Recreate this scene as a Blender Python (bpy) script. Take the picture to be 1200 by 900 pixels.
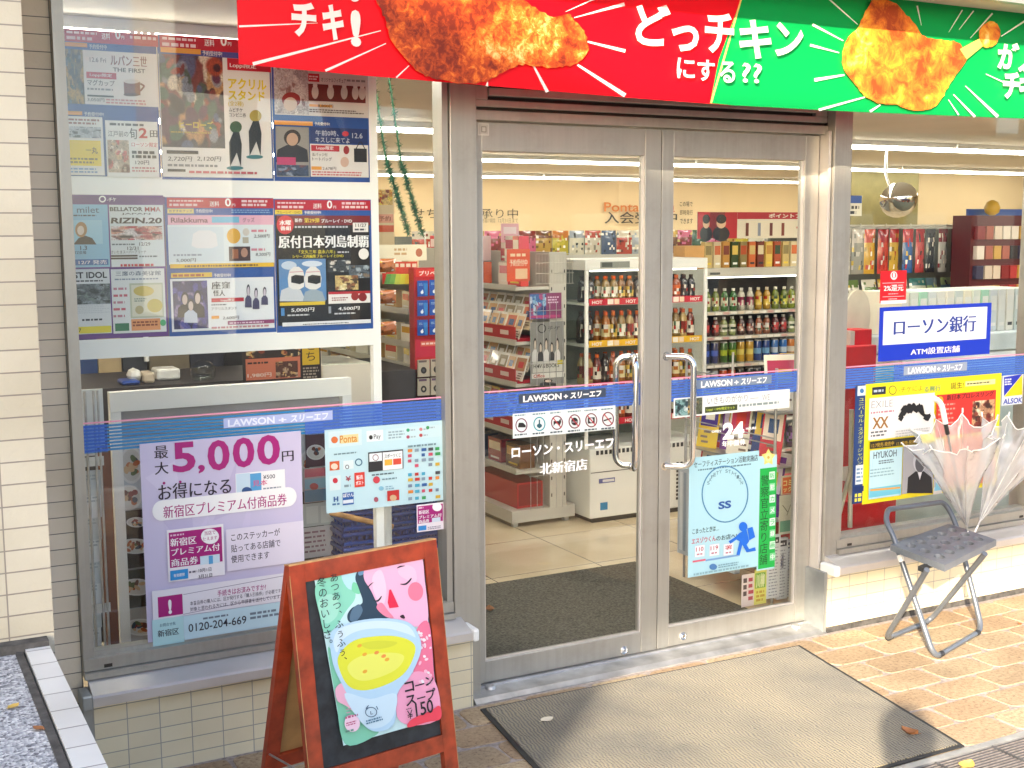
import bpy, bmesh, math, random
from math import sin, cos, pi, radians
from mathutils import Vector, Matrix, Quaternion
for _o in list(bpy.data.objects):
    bpy.data.objects.remove(_o)
SC = bpy.context.scene
COL = SC.collection
rnd = random.Random(7)

# ------------------------------------------------------------------ camera, sky, sun, exposure
FPX, YAW, PITCH, ROLL = 1440.0, radians(28.0), radians(7.1), radians(0.27)
CAMP = Vector((0, 0, 1.7))
_f = Vector((sin(YAW) * cos(PITCH), cos(YAW) * cos(PITCH), -sin(PITCH)))
_r = Vector((cos(YAW), -sin(YAW), 0))
_d = _f.cross(_r)
R2 = _r * cos(ROLL) + _d * sin(ROLL)
D2 = -_r * sin(ROLL) + _d * cos(ROLL)
cam_d = bpy.data.cameras.new('camera')
cam = bpy.data.objects.new('camera', cam_d)
COL.objects.link(cam)
cam.matrix_world = Matrix(((R2.x, -D2.x, -_f.x, CAMP.x), (R2.y, -D2.y, -_f.y, CAMP.y), (R2.z, -D2.z, -_f.z, CAMP.z), (0, 0, 0, 1)))
cam_d.sensor_width = 36.0
cam_d.lens = 36.0 * FPX / 1200.0
cam_d.clip_start = 0.05
cam_d.clip_end = 2000
SC.camera = cam

SUN_EL, SUN_AZ = radians(20.5), radians(225)      # the sun stands behind the photographer's left shoulder
W = bpy.data.worlds.new('World')
SC.world = W
W.use_nodes = True
_n = W.node_tree.nodes
_sky = _n.new('ShaderNodeTexSky')
_sky.sky_type = 'NISHITA'
_sky.sun_disc = False
_sky.sun_elevation = SUN_EL
_sky.sun_rotation = SUN_AZ
_sky.air_density = 0.8
_sky.dust_density = 1.6
_sky.ozone_density = 1.0
_n['Background'].inputs['Strength'].default_value = 0.125
W.node_tree.links.new(_sky.outputs[0], _n['Background'].inputs['Color'])
sun_d = bpy.data.lights.new('sun', 'SUN')
sun_d.energy = 2.7
sun_d.angle = radians(0.5)
sun_d.color = (1.0, 0.86, 0.66)
sun = bpy.data.objects.new('sun', sun_d)
COL.objects.link(sun)
_sd = Vector((sin(SUN_AZ) * cos(SUN_EL), cos(SUN_AZ) * cos(SUN_EL), sin(SUN_EL)))
sun.rotation_euler = _sd.to_track_quat('Z', 'Y').to_euler()
sun.location = (-6, -6, 9)
SC.view_settings.view_transform = 'Standard'
SC.view_settings.look = 'None'
SC.view_settings.gamma = 1
SC.view_settings.exposure = 2.5
SC.cycles.use_denoising = True
SC.cycles.max_bounces = 8
SC.cycles.transparent_max_bounces = 24
SC.cycles.sample_clamp_indirect = 6

# ------------------------------------------------------------------ helpers
def ray(x, y):
    return R2 * ((x - 600) / FPX) + D2 * ((y - 450) / FPX) + _f
def onY(x, y, Y):
    d = ray(x, y); return CAMP + d * (Y / d.y)
def onZ(x, y, Z=0.0):
    d = ray(x, y); return CAMP + d * ((Z - CAMP.z) / d.z)
def lin(c):
    if isinstance(c, str):
        c = [int(c[i:i + 2], 16) / 255 for i in (0, 2, 4)]
    return tuple(x / 12.92 if x <= .04045 else ((x + .055) / 1.055) ** 2.4 for x in c)

class MB:
    """collects faces with a material slot and a printed colour each; build() links ONE mesh object"""
    def __init__(s):
        s.v = []; s.f = []; s.m = []; s.c = []; s.sm = []
    def face(s, pts, col=(.8, .8, .8), mi=0, smooth=False):
        n = len(s.v); s.v += [tuple(p) for p in pts]
        s.f.append(tuple(range(n, n + len(pts)))); s.m.append(mi); s.c.append(col); s.sm.append(smooth)
    def raw(s, verts, faces, col=(.8, .8, .8), mi=0, smooth=False):
        n = len(s.v); s.v += [tuple(p) for p in verts]
        for k, f in enumerate(faces):
            s.f.append(tuple(i + n for i in f)); s.m.append(mi); s.sm.append(smooth)
            s.c.append(col[k] if isinstance(col, list) else col)
    def box(s, x0, x1, y0, y1, z0, z1, col=(.8, .8, .8), mi=0):
        V = [(x0, y0, z0), (x1, y0, z0), (x1, y1, z0), (x0, y1, z0), (x0, y0, z1), (x1, y0, z1), (x1, y1, z1), (x0, y1, z1)]
        s.raw(V, [(0, 3, 2, 1), (4, 5, 6, 7), (0, 1, 5, 4), (1, 2, 6, 5), (2, 3, 7, 6), (3, 0, 4, 7)], col, mi)
    def obox(s, o, u, v, w, col=(.8, .8, .8), mi=0):
        o, u, v, w = map(Vector, (o, u, v, w))
        V = [o, o + u, o + u + v, o + v, o + w, o + u + w, o + u + v + w, o + v + w]
        s.raw(V, [(0, 3, 2, 1), (4, 5, 6, 7), (0, 1, 5, 4), (1, 2, 6, 5), (2, 3, 7, 6), (3, 0, 4, 7)], col, mi)
    def bbox(s, x0, x1, y0, y1, z0, z1, b=.004, col=(.8, .8, .8), mi=0, seg=2):
        bm = bmesh.new()
        bmesh.ops.create_cube(bm, size=1)
        for v in bm.verts:
            v.co = Vector(((x0 + x1) / 2 + v.co.x * (x1 - x0), (y0 + y1) / 2 + v.co.y * (y1 - y0), (z0 + z1) / 2 + v.co.z * (z1 - z0)))
        bmesh.ops.bevel(bm, geom=bm.edges[:], offset=b, segments=seg, affect='EDGES', profile=.5)
        s.frombm(bm, col, mi)
    def frombm(s, bm, col=(.8, .8, .8), mi=0, smooth=False, mat=None):
        bm.verts.index_update()
        V = [(mat @ v.co if mat else v.co.copy()) for v in bm.verts]
        F = [tuple(v.index for v in f.verts) for f in bm.faces]
        s.raw(V, F, col, mi, smooth); bm.free()
    def tube(s, pts, r, n=10, col=(.8, .8, .8), mi=0, caps=True, rr=None):
        pts = [Vector(p) for p in pts]; rings = []; up = None
        for i, p in enumerate(pts):
            t = (pts[min(i + 1, len(pts) - 1)] - pts[max(i - 1, 0)]).normalized()
            if up is None:
                up = Vector((0, 0, 1)) if abs(t.z) < .9 else Vector((1, 0, 0))
            a = (up - t * up.dot(t)).normalized(); b = t.cross(a); up = a
            q = rr[i] if rr else r
            rings.append([p + (a * cos(2 * pi * k / n) + b * sin(2 * pi * k / n)) * q for k in range(n)])
        V = [v for g in rings for v in g]; F = []
        for i in range(len(pts) - 1):
            for k in range(n):
                F.append((i * n + k, i * n + (k + 1) % n, (i + 1) * n + (k + 1) % n, (i + 1) * n + k))
        s.raw(V, F, col, mi, True)
        if caps:
            s.raw(rings[0][::-1], [tuple(range(n))], col, mi); s.raw(rings[-1], [tuple(range(n))], col, mi)
    def lathe(s, o, prof, n=14, mi=0, axis='Z'):
        """prof: list of (r, h, colour of the band above)"""
        o = Vector(o); V = []; F = []; C = []
        for (r, h, c) in prof:
            for k in range(n):
                a = 2 * pi * k / n
                p = (r * cos(a), r * sin(a), h) if axis == 'Z' else (r * cos(a), -h, r * sin(a))
                V.append(o + Vector(p))
        for i in range(len(prof) - 1):
            for k in range(n):
                F.append((i * n + k, i * n + (k + 1) % n, (i + 1) * n + (k + 1) % n, (i + 1) * n + k)); C.append(prof[i][2])
        s.raw(V, F, C, mi, True)
        s.raw(V[-n:], [tuple(range(n))], prof[-1][2], mi)
    def build(s, name, mats, parent=None, base=True):
        me = bpy.data.meshes.new(name)
        loc = Vector((0, 0, 0))
        if parent is None and base and s.v:
            xs, ys, zs = zip(*s.v)
            loc = Vector(((min(xs) + max(xs)) / 2, (min(ys) + max(ys)) / 2, min(zs)))
        me.from_pydata([(a - loc.x, b - loc.y, c - loc.z) for a, b, c in s.v], [], s.f)
        if not isinstance(mats, (list, tuple)): mats = [mats]
        for m in mats: me.materials.append(m)
        me.polygons.foreach_set('material_index', s.m)
        me.polygons.foreach_set('use_smooth', s.sm)
        at = me.attributes.new('Col', 'FLOAT_COLOR', 'CORNER')
        buf = []
        for f, c in zip(s.f, s.c): buf += [c[0], c[1], c[2], 1.0] * len(f)
        at.data.foreach_set('color', buf)
        me.update()
        o = bpy.data.objects.new(name, me); COL.objects.link(o)
        o.location = loc
        if parent is not None: adopt(o, parent)
        return o

def adopt(o, parent):
    o.parent = parent
    w = parent.location if parent.parent is None else Vector((0, 0, 0))
    o.matrix_parent_inverse = Matrix.Translation(-w)
def tag(o, label, cat, group=None, kind=None):
    if kind: o['kind'] = kind
    if label: o['label'] = label
    if cat: o['category'] = cat
    if group: o['group'] = group
    return o
def thing(name, label, cat, loc=(0, 0, 0), group=None):
    o = bpy.data.objects.new(name, None); COL.objects.link(o); o.location = loc
    o.empty_display_size = .1
    return tag(o, label, cat, group)
def copy_tree(o, parent=None):
    c = o.copy(); COL.objects.link(c)
    if parent is not None: c.parent = parent
    for ch in o.children: copy_tree(ch, c)
    return c

# ------------------------------------------------------------------ text as mesh
_tc = {}
_cu = bpy.data.curves.new('lettering', 'FONT'); _cu.resolution_u = 3
_to = bpy.data.objects.new('lettering', _cu); COL.objects.link(_to)
def glyphs(s, bold=0.0, em=False):
    k = (s, round(bold, 4), em)
    if k in _tc: return _tc[k]
    _cu.body = s; _cu.offset = bold
    dg = bpy.context.evaluated_depsgraph_get(); dg.update()
    me = bpy.data.meshes.new_from_object(_to.evaluated_get(dg))
    V = [(v.co.x, v.co.y) for v in me.vertices]; F = [tuple(p.vertices) for p in me.polygons]
    bpy.data.meshes.remove(me)
    if V:
        if em: x0, x1, y0, y1 = 0, 1, -.12, .88
        else:
            x0 = min(v[0] for v in V); x1 = max(v[0] for v in V); y0 = min(v[1] for v in V); y1 = max(v[1] for v in V)
        V = [((a - x0) / max(x1 - x0, 1e-6), (b - y0) / max(y1 - y0, 1e-6)) for a, b in V]
    _tc[k] = (V, F); return _tc[k]

class Print:
    """a flat printed sheet on a plane of the scene (default: parallel to the shop front at depth Y).
    Places on it are read from the photograph and carried onto that plane in metres."""
    def __init__(s, Y=None, frame=None, dl=.00012):
        s.mb = MB(); s.n = 0; s.dl = dl
        if frame: s.O, s.U, s.V = frame
        else: s.O, s.U, s.V = Vector((0, Y, 0)), Vector((1, 0, 0)), Vector((0, 0, 1))
        s.N = s.U.cross(s.V)
    def P(s, x, y):
        d = ray(x, y); t = (s.O - CAMP).dot(s.N) / d.dot(s.N); q = CAMP + d * t - s.O
        return q.dot(s.U), q.dot(s.V)
    def to3(s, u, v, lay=None):
        return s.O + s.U * u + s.V * v + s.N * ((s.n if lay is None else lay) * s.dl)
    def up(s): s.n += 1
    def box(s, x0, yt, yb, x1):
        m = (yt + yb) / 2
        return s.P(x0, m)[0], s.P(x1, m)[0], s.P(x0, yb)[1], s.P(x0, yt)[1]
    def sheet(s, x0, yt, yb, x1, c, th=.0008, mi=0):
        u0, u1, v0, v1 = s.box(x0, yt, yb, x1)
        s.mb.obox(s.to3(u0, v0, 0) - s.N * th, s.U * (u1 - u0), s.V * (v1 - v0), s.N * th, lin(c), mi); s.up()
        return u0, u1, v0, v1
    def rect(s, x0, yt, yb, x1, c, mi=0):
        u0, u1, v0, v1 = s.box(x0, yt, yb, x1); s.uv(u0, u1, v0, v1, c, mi)
    def uv(s, u0, u1, v0, v1, c, mi=0):
        s.mb.face([s.to3(u0, v0), s.to3(u1, v0), s.to3(u1, v1), s.to3(u0, v1)], lin(c), mi); s.up()
    def poly(s, pts, c, mi=0):
        s.mb.face([s.to3(*s.P(*p)) for p in pts], lin(c), mi); s.up()
    def line(s, x0, y0, x1, y1, w, c, w2=None):
        d = Vector((x1 - x0, y1 - y0)).normalized(); q = Vector((-d.y, d.x)); w2 = w if w2 is None else w2
        s.poly([(x0 + q.x * w / 2, y0 + q.y * w / 2), (x1 + q.x * w2 / 2, y1 + q.y * w2 / 2), (x1 - q.x * w2 / 2, y1 - q.y * w2 / 2), (x0 - q.x * w / 2, y0 - q.y * w / 2)][::-1], c)
    def ell(s, cx, cy, rx, ry, c, n=22, rot=0.0, mi=0):
        s.poly([(cx + rx * cos(a) * cos(rot) - ry * sin(a) * sin(rot), cy - rx * cos(a) * sin(rot) - ry * sin(a) * cos(rot)) for a in (2 * pi * k / n for k in range(n))], c, mi)
    def ring(s, cx, cy, rx, ry, w, c, n=28):
        for k in range(n):
            a, b = 2 * pi * k / n, 2 * pi * (k + 1) / n
            s.mb.face([s.to3(*s.P(cx + (rx - q) * cos(t), cy - (ry - q) * sin(t))) for t, q in ((a, w), (a, 0), (b, 0), (b, w))], lin(c))
        s.up()
    def text(s, t, x0, yt, yb, x1, c, bold=.012, slant=0.0):
        u0, u1, v0, v1 = s.box(x0, yt, yb, x1); kan = any('\u4e00' <= ch <= '\u9fff' for ch in t); extra = 0
        if kan and bold > .006: extra, bold = bold * 1.6, 0.0
        V, F = glyphs(t, bold)
        for d in ((-.7, 0, .7) if extra > .015 else (-.5, .5) if extra else (0,)):
            q = d * extra / max(len(t), 1)
            s.mb.raw([s.to3(u0 + (u1 - u0) * (a * (1 - 2 * extra / len(t)) + q + extra / len(t)) + slant * (v1 - v0) * b, v0 + (v1 - v0) * b) for a, b in V], F, lin(c)); s.up()
    def vtext(s, t, x0, x1, yt, yb, c, bold=.012):
        u0, u1, v0, v1 = s.box(x0, yt, yb, x1); h = (v1 - v0) / len(t); bold = 0.0
        for k, ch in enumerate(t):
            V, F = glyphs('ー' if ch == '|' else ch, bold, True); top = v1 - k * h
            if ch in 'ー|': P = [(u0 + (u1 - u0) * (b * 1.0), top - h * a) for a, b in V]
            elif ch in '、。': P = [(u0 + (u1 - u0) * (a + .6), top - h + h * (b + .55)) for a, b in V]
            else: P = [(u0 + (u1 - u0) * a, top - h + h * b) for a, b in V]
            s.mb.raw([s.to3(*p) for p in P], F, lin(c))
        s.up()
    def tlines(s, x0, yt, yb, x1, n, c, seed=1, fill=.55):
        """rows of print too small to read in the photograph"""
        r = random.Random(seed); u0, u1, v0, v1 = s.box(x0, yt, yb, x1); h = (v1 - v0) / n
        for k in range(n):
            u = u0; end = u1 - (u1 - u0) * r.uniform(0, .25)
            while u < end:
                w = min(h * r.uniform(.5, 1.6), end - u); a = v1 - (k + .5 - fill / 2) * h
                s.mb.face([s.to3(u, a - fill * h), s.to3(u + w, a - fill * h), s.to3(u + w, a), s.to3(u, a)], lin(c)); u += w + h * .3
        s.up()
    def photo(s, x0, yt, yb, x1, bg, pal, n=26, seed=1, big=.28):
        """a printed picture: dense soft-edged patches of colour inside its frame"""
        r = random.Random(seed); u0, u1, v0, v1 = s.box(x0, yt, yb, x1); nx, ny = max(4, int((x1 - x0) / 1.35)), max(4, int((yb - yt) / 1.35))
        cols = [lin(c) for c in [bg] + pal]; blobs = []
        for k in range(n + 14):
            q = big * r.uniform(.3, 1) * (1 - .55 * k / (n + 14)); blobs.append((r.random(), r.random(), q * r.uniform(.4, 1), q * r.uniform(.5, 1.3), r.uniform(0, 3), r.choice(cols)))
        for j in range(ny):
            for i in range(nx):
                a, b = (i + .5) / nx, (j + .5) / ny; c = cols[0]
                for (bx, by, rx, ry, ro, bc) in blobs:
                    dx, dy = a - bx, b - by; e = ((dx * cos(ro) + dy * sin(ro)) / rx) ** 2 + ((dy * cos(ro) - dx * sin(ro)) / ry) ** 2
                    if e < 1: w = min(1, (1 - e) * 2.2); c = tuple(p * (1 - w) + q * w for p, q in zip(c, bc))
                m = r.uniform(.72, 1.3); c = tuple(min(1, p * m) for p in c)
                U0, U1, V0, V1 = u0 + (u1 - u0) * i / nx, u0 + (u1 - u0) * (i + 1) / nx, v0 + (v1 - v0) * j / ny, v0 + (v1 - v0) * (j + 1) / ny
                s.mb.face([s.to3(U0, V0), s.to3(U1, V0), s.to3(U1, V1), s.to3(U0, V1)], c)
        s.up()
    def person(s, cx, yt, yb, w, hair, skin, coat):
        """printed half-length figure"""
        h = yb - yt
        s.poly([(cx - w * .5, yb), (cx - w * .46, yt + h * .62), (cx - w * .16, yt + h * .47), (cx + w * .16, yt + h * .47), (cx + w * .46, yt + h * .62), (cx + w * .5, yb)][::-1], coat)
        s.ell(cx, yt + h * .25, w * .26, h * .25, hair); s.ell(cx, yt + h * .3, w * .18, h * .2, skin)
    def build(s, name, label, cat, mats, group=None, parent=None):
        o = s.mb.build(name, mats, parent)
        if parent is None: tag(o, label, cat, group)
        return o
# ------------------------------------------------------------------ materials
def newmat(name):
    m = bpy.data.materials.new(name); m.use_nodes = True
    nt = m.node_tree; b = nt.nodes['Principled BSDF']
    return m, nt, b
def N(nt, t, **k):
    n = nt.nodes.new('ShaderNode' + t)
    for a, v in k.items(): setattr(n, a, v)
    return n
def ramp(nt, stops):
    r = N(nt, 'ValToRGB'); e = r.color_ramp.elements
    while len(e) < len(stops): e.new(.5)
    for q, (p, c) in zip(e, stops): q.position = p; q.color = (*c, 1)
    return r
def bump(nt, b, h, strength=.3, dist=.01):
    n = N(nt, 'Bump'); n.inputs['Strength'].default_value = strength; n.inputs['Distance'].default_value = dist
    nt.links.new(h, n.inputs['Height']); nt.links.new(n.outputs[0], b.inputs['Normal']); return n
def plain(name, c, rough=.5, metal=0.0, var=.12, scale=8.0, bmp=0.0, spec=.5, coat=0.0):
    m, nt, b = newmat(name)
    b.inputs['Roughness'].default_value = rough; b.inputs['Metallic'].default_value = metal
    b.inputs['Specular IOR Level'].default_value = spec; b.inputs['Coat Weight'].default_value = coat
    tc = N(nt, 'TexCoord'); no = N(nt, 'TexNoise'); no.inputs['Scale'].default_value = scale; no.inputs['Detail'].default_value = 6
    nt.links.new(tc.outputs['Object'], no.inputs['Vector'])
    r = ramp(nt, [(.3, tuple(x * (1 - var) for x in c)), (.7, tuple(min(1, x * (1 + var)) for x in c))])
    nt.links.new(no.outputs['Fac'], r.inputs[0]); nt.links.new(r.outputs[0], b.inputs['Base Color'])
    if bmp: bump(nt, b, no.outputs['Fac'], bmp, .005)
    return m
def printed(name, rough=.4, coat=0.0, spec=.5, trans=0.0, ink=1.0):
    m, nt, b = newmat(name); a = N(nt, 'Attribute', attribute_name='Col')
    b.inputs['Roughness'].default_value = rough; b.inputs['Coat Weight'].default_value = coat; b.inputs['Specular IOR Level'].default_value = spec
    sc_ = N(nt, 'MixRGB', blend_type='MULTIPLY'); sc_.inputs[0].default_value = 1; sc_.inputs[2].default_value = (ink, ink, ink, 1)
    nt.links.new(a.outputs['Color'], sc_.inputs[1]); nt.links.new(sc_.outputs[0], b.inputs['Base Color'])
    if trans:
        t = N(nt, 'BsdfTranslucent'); x = N(nt, 'MixShader'); x.inputs[0].default_value = trans
        nt.links.new(a.outputs['Color'], t.inputs['Color']); o = nt.nodes['Material Output']
        nt.links.new(b.outputs[0], x.inputs[1]); nt.links.new(t.outputs[0], x.inputs[2]); nt.links.new(x.outputs[0], o.inputs['Surface'])
    return m
def emis(name, c, s):
    m, nt, b = newmat(name); b.inputs['Base Color'].default_value = (*c, 1)
    b.inputs['Emission Color'].default_value = (*c, 1); b.inputs['Emission Strength'].default_value = s; return m
def glass(name, tint=(1, 1, 1), refl=1.0, rough=0.0):
    m, nt, b = newmat(name); nt.nodes.remove(b)
    t = N(nt, 'BsdfTransparent'); t.inputs[0].default_value = (*tint, 1)
    g = N(nt, 'BsdfGlossy'); g.inputs['Roughness'].default_value = rough
    lw = N(nt, 'LayerWeight'); lw.inputs[0].default_value = .5; po = N(nt, 'Math', operation='POWER'); po.inputs[1].default_value = 5
    mu = N(nt, 'Math', operation='MULTIPLY_ADD'); mu.inputs[1].default_value = .95 * refl; mu.inputs[2].default_value = .04 * refl
    x = N(nt, 'MixShader'); nt.links.new(lw.outputs['Facing'], po.inputs[0]); nt.links.new(po.outputs[0], mu.inputs[0]); nt.links.new(mu.outputs[0], x.inputs[0])
    nt.links.new(t.outputs[0], x.inputs[1]); nt.links.new(g.outputs[0], x.inputs[2]); nt.links.new(x.outputs[0], nt.nodes['Material Output'].inputs['Surface'])
    return m
def tiles(name, c1, c2, mortar, bw=.1, bh=.05, ms=.0028, rough=.45, ox=0.0, oz=0.0, grain=60, gb=.25, off=0.0, axis='XZ', bs=.5, msm=.1):
    m, nt, b = newmat(name); g = N(nt, 'NewGeometry'); sp = N(nt, 'SeparateXYZ'); cb = N(nt, 'CombineXYZ')
    nt.links.new(g.outputs['Position'], sp.inputs[0])
    for i, ax in enumerate(axis):
        a = N(nt, 'Math', operation='ADD'); a.inputs[1].default_value = (ox, oz)[i]
        nt.links.new(sp.outputs[ax], a.inputs[0]); nt.links.new(a.outputs[0], cb.inputs[i])
    br = N(nt, 'TexBrick', offset=off, squash=1.0)
    for k, v in (('Scale', 1), ('Mortar Size', ms), ('Mortar Smooth', msm), ('Bias', 0), ('Brick Width', bw), ('Row Height', bh)): br.inputs[k].default_value = v
    br.inputs['Color1'].default_value = (*c1, 1); br.inputs['Color2'].default_value = (*c2, 1); br.inputs['Mortar'].default_value = (*mortar, 1)
    nt.links.new(cb.outputs[0], br.inputs['Vector'])
    no = N(nt, 'TexNoise'); no.inputs['Scale'].default_value = grain; no.inputs['Detail'].default_value = 5
    nt.links.new(g.outputs['Position'], no.inputs['Vector'])
    n2 = N(nt, 'TexNoise'); n2.inputs['Scale'].default_value = 2.2; n2.inputs['Detail'].default_value = 7
    nt.links.new(g.outputs['Position'], n2.inputs['Vector'])
    r2 = ramp(nt, [(.35, (.82, .8, .76)), (.62, (1, 1, 1))]); nt.links.new(n2.outputs['Fac'], r2.inputs[0])
    mx = N(nt, 'MixRGB', blend_type='MULTIPLY'); mx.inputs[0].default_value = .8
    nt.links.new(br.outputs['Color'], mx.inputs[1]); nt.links.new(r2.outputs[0], mx.inputs[2]); nt.links.new(mx.outputs[0], b.inputs['Base Color'])
    b.inputs['Roughness'].default_value = rough
    h = N(nt, 'Math', operation='MULTIPLY_ADD'); h.inputs[1].default_value = gb
    iv = N(nt, 'Math', operation='SUBTRACT'); iv.inputs[0].default_value = 1; nt.links.new(br.outputs['Fac'], iv.inputs[1])
    nt.links.new(no.outputs['Fac'], h.inputs[0]); nt.links.new(iv.outputs[0], h.inputs[2]); bump(nt, b, h.outputs[0], bs, .004)
    return m

M = {}
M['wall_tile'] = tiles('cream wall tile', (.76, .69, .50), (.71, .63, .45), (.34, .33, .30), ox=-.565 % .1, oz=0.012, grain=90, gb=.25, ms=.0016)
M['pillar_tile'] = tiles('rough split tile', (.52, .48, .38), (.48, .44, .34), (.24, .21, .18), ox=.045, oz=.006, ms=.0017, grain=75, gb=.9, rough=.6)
M['strip_tile'] = tiles('rough tile side', (.76, .66, .52), (.70, .60, .46), (.16, .14, .12), bw=.2, ox=.05, oz=.02, ms=.0014, grain=75, gb=.7, rough=.6)
M['curb_tile'] = tiles('white glazed curb tile', (.78, .77, .72), (.72, .70, .66), (.25, .22, .2), bw=5, bh=.098, ox=2, oz=0, axis='XY', ms=.002, grain=50, gb=.2, rough=.35)
def mk_alu():
    m, nt, b = newmat('bronze anodised aluminium'); b.inputs['Metallic'].default_value = .55
    g = N(nt, 'NewGeometry'); mp = N(nt, 'Mapping'); mp.inputs['Scale'].default_value = (60, 60, 2.5); nt.links.new(g.outputs['Position'], mp.inputs[0])
    n1 = N(nt, 'TexNoise'); n1.inputs['Scale'].default_value = 1; n1.inputs['Detail'].default_value = 4; nt.links.new(mp.outputs[0], n1.inputs['Vector'])
    n2 = N(nt, 'TexNoise'); n2.inputs['Scale'].default_value = 5; n2.inputs['Detail'].default_value = 8; n2.inputs['Roughness'].default_value = .7; nt.links.new(g.outputs['Position'], n2.inputs['Vector'])
    r1 = ramp(nt, [(.3, (.375, .36, .32)), (.7, (.415, .40, .36))]); nt.links.new(n1.outputs['Fac'], r1.inputs[0])
    r2 = ramp(nt, [(.36, (.62, .59, .56)), (.5, (1, 1, 1))]); nt.links.new(n2.outputs['Fac'], r2.inputs[0])
    x = N(nt, 'MixRGB', blend_type='MULTIPLY'); x.inputs[0].default_value = .25; nt.links.new(r1.outputs[0], x.inputs[1]); nt.links.new(r2.outputs[0], x.inputs[2]); nt.links.new(x.outputs[0], b.inputs['Base Color'])
    mr = N(nt, 'MapRange'); mr.inputs['To Min'].default_value = .26; mr.inputs['To Max'].default_value = .52; nt.links.new(n1.outputs['Fac'], mr.inputs[0]); nt.links.new(mr.outputs[0], b.inputs['Roughness'])
    return m
M['alu'] = mk_alu()
M['alu_dark'] = plain('dark aluminium groove', (.03, .025, .02), .6, .2)
M['alu_light'] = plain('pale aluminium sill', (.62, .59, .56), .38, .5, .1, 4)
M['steel'] = plain('polished steel', (.78, .77, .75), .12, 1.0, .03, 5)
M['steel_rough'] = plain('worn steel threshold', (.5, .5, .5), .42, .8, .25, 14, .1)
M['galv'] = plain('grey metal plate', (.35, .37, .37), .45, .6, .15, 10)
M['white_metal'] = plain('white painted metal', (.80, .80, .77), .35, 0, .04, 4)
M['fixture'] = plain('cream shelf metal', (.50, .48, .42), .4, 0, .05, 4)
M['case_back'] = plain('grey green case lining', (.16, .18, .16), .5)
M['white_enamel'] = plain('off white appliance enamel', (.72, .72, .68), .3, 0, .04, 4)
M['black'] = plain('black plastic', (.02, .02, .02), .4)
M['dark'] = plain('dark interior', (.035, .03, .03), .6)
M['grey_plastic'] = plain('grey blue plastic', (.16, .175, .20), .45, 0, .1, 20)
M['grey_paint'] = plain('grey painted tube', (.12, .135, .16), .3, .3, .1, 20)
M['red_wood'] = plain('red brown stained wood', (.30, .040, .013), .32, 0, .35, 26, .08, coat=.3)
M['worn_wood'] = plain('worn pale wood', (.45, .25, .10), .6, 0, .3, 30)
M['ply'] = plain('bare plywood back', (.42, .24, .09), .7, 0, .25, 9)
M['chalk'] = plain('black chalkboard', (.018, .022, .026), .5, 0, .5, 30)
M['concrete'] = plain('beige soffit board', (.55, .49, .41), .75, 0, .12, 5)
M['plaster'] = plain('cream interior wall', (.80, .63, .38), .7, 0, .03, 2)
M['ceiling'] = plain('off white ceiling board', (.72, .66, .55), .8, 0, .04, 2)
M['mortar'] = plain('dark wet mortar', (.07, .065, .06), .7, 0, .5, 40, .3)
M['red_cloth'] = plain('red panel', (.55, .01, .015), .5)
M['blue_plastic'] = plain('blue basket plastic', (.012, .05, .26), .35)
M['asphalt'] = plain('asphalt', (.05, .05, .052), .85, 0, .3, 90, .3)
M['facade_far'] = plain('grey rendered facade', (.34, .33, .32), .8, 0, .15, 1.5)
M['bark'] = plain('bark', (.10, .075, .05), .9, 0, .4, 12, .4)
M['print'] = printed('printed paper', .45, ink=.8)
M['gloss'] = printed('glossy printed packaging', .16, .4)
M['banner'] = printed('printed vinyl banner', .42, 0, .4, .38)
M['vinyl'] = printed('vinyl film', .3)
M['glass'] = glass('window glass', (.97, .985, .975), .85)
M['case_glass'] = glass('display case glass', (.93, .96, .95), .7)
M['tube_added'] = emis('added tube near the windows', (1.0, .95, .86), 6.0)
M['tube'] = emis('lit tube', (1.0, .95, .84), 4.3)
M['case_lamp'] = emis('lit case lamp', (1.0, .95, .85), 1.4)
def mk_film():
    m, nt, b = newmat('translucent blue stripe film'); a = N(nt, 'Attribute', attribute_name='Col')
    b.inputs['Roughness'].default_value = .3; nt.links.new(a.outputs['Color'], b.inputs['Base Color'])
    t = N(nt, 'BsdfTransparent'); nt.links.new(a.outputs['Color'], t.inputs[0]); x = N(nt, 'MixShader'); x.inputs[0].default_value = .85
    nt.links.new(b.outputs[0], x.inputs[1]); nt.links.new(t.outputs[0], x.inputs[2]); nt.links.new(x.outputs[0], nt.nodes['Material Output'].inputs['Surface']); return m
M['film'] = mk_film()
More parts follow.
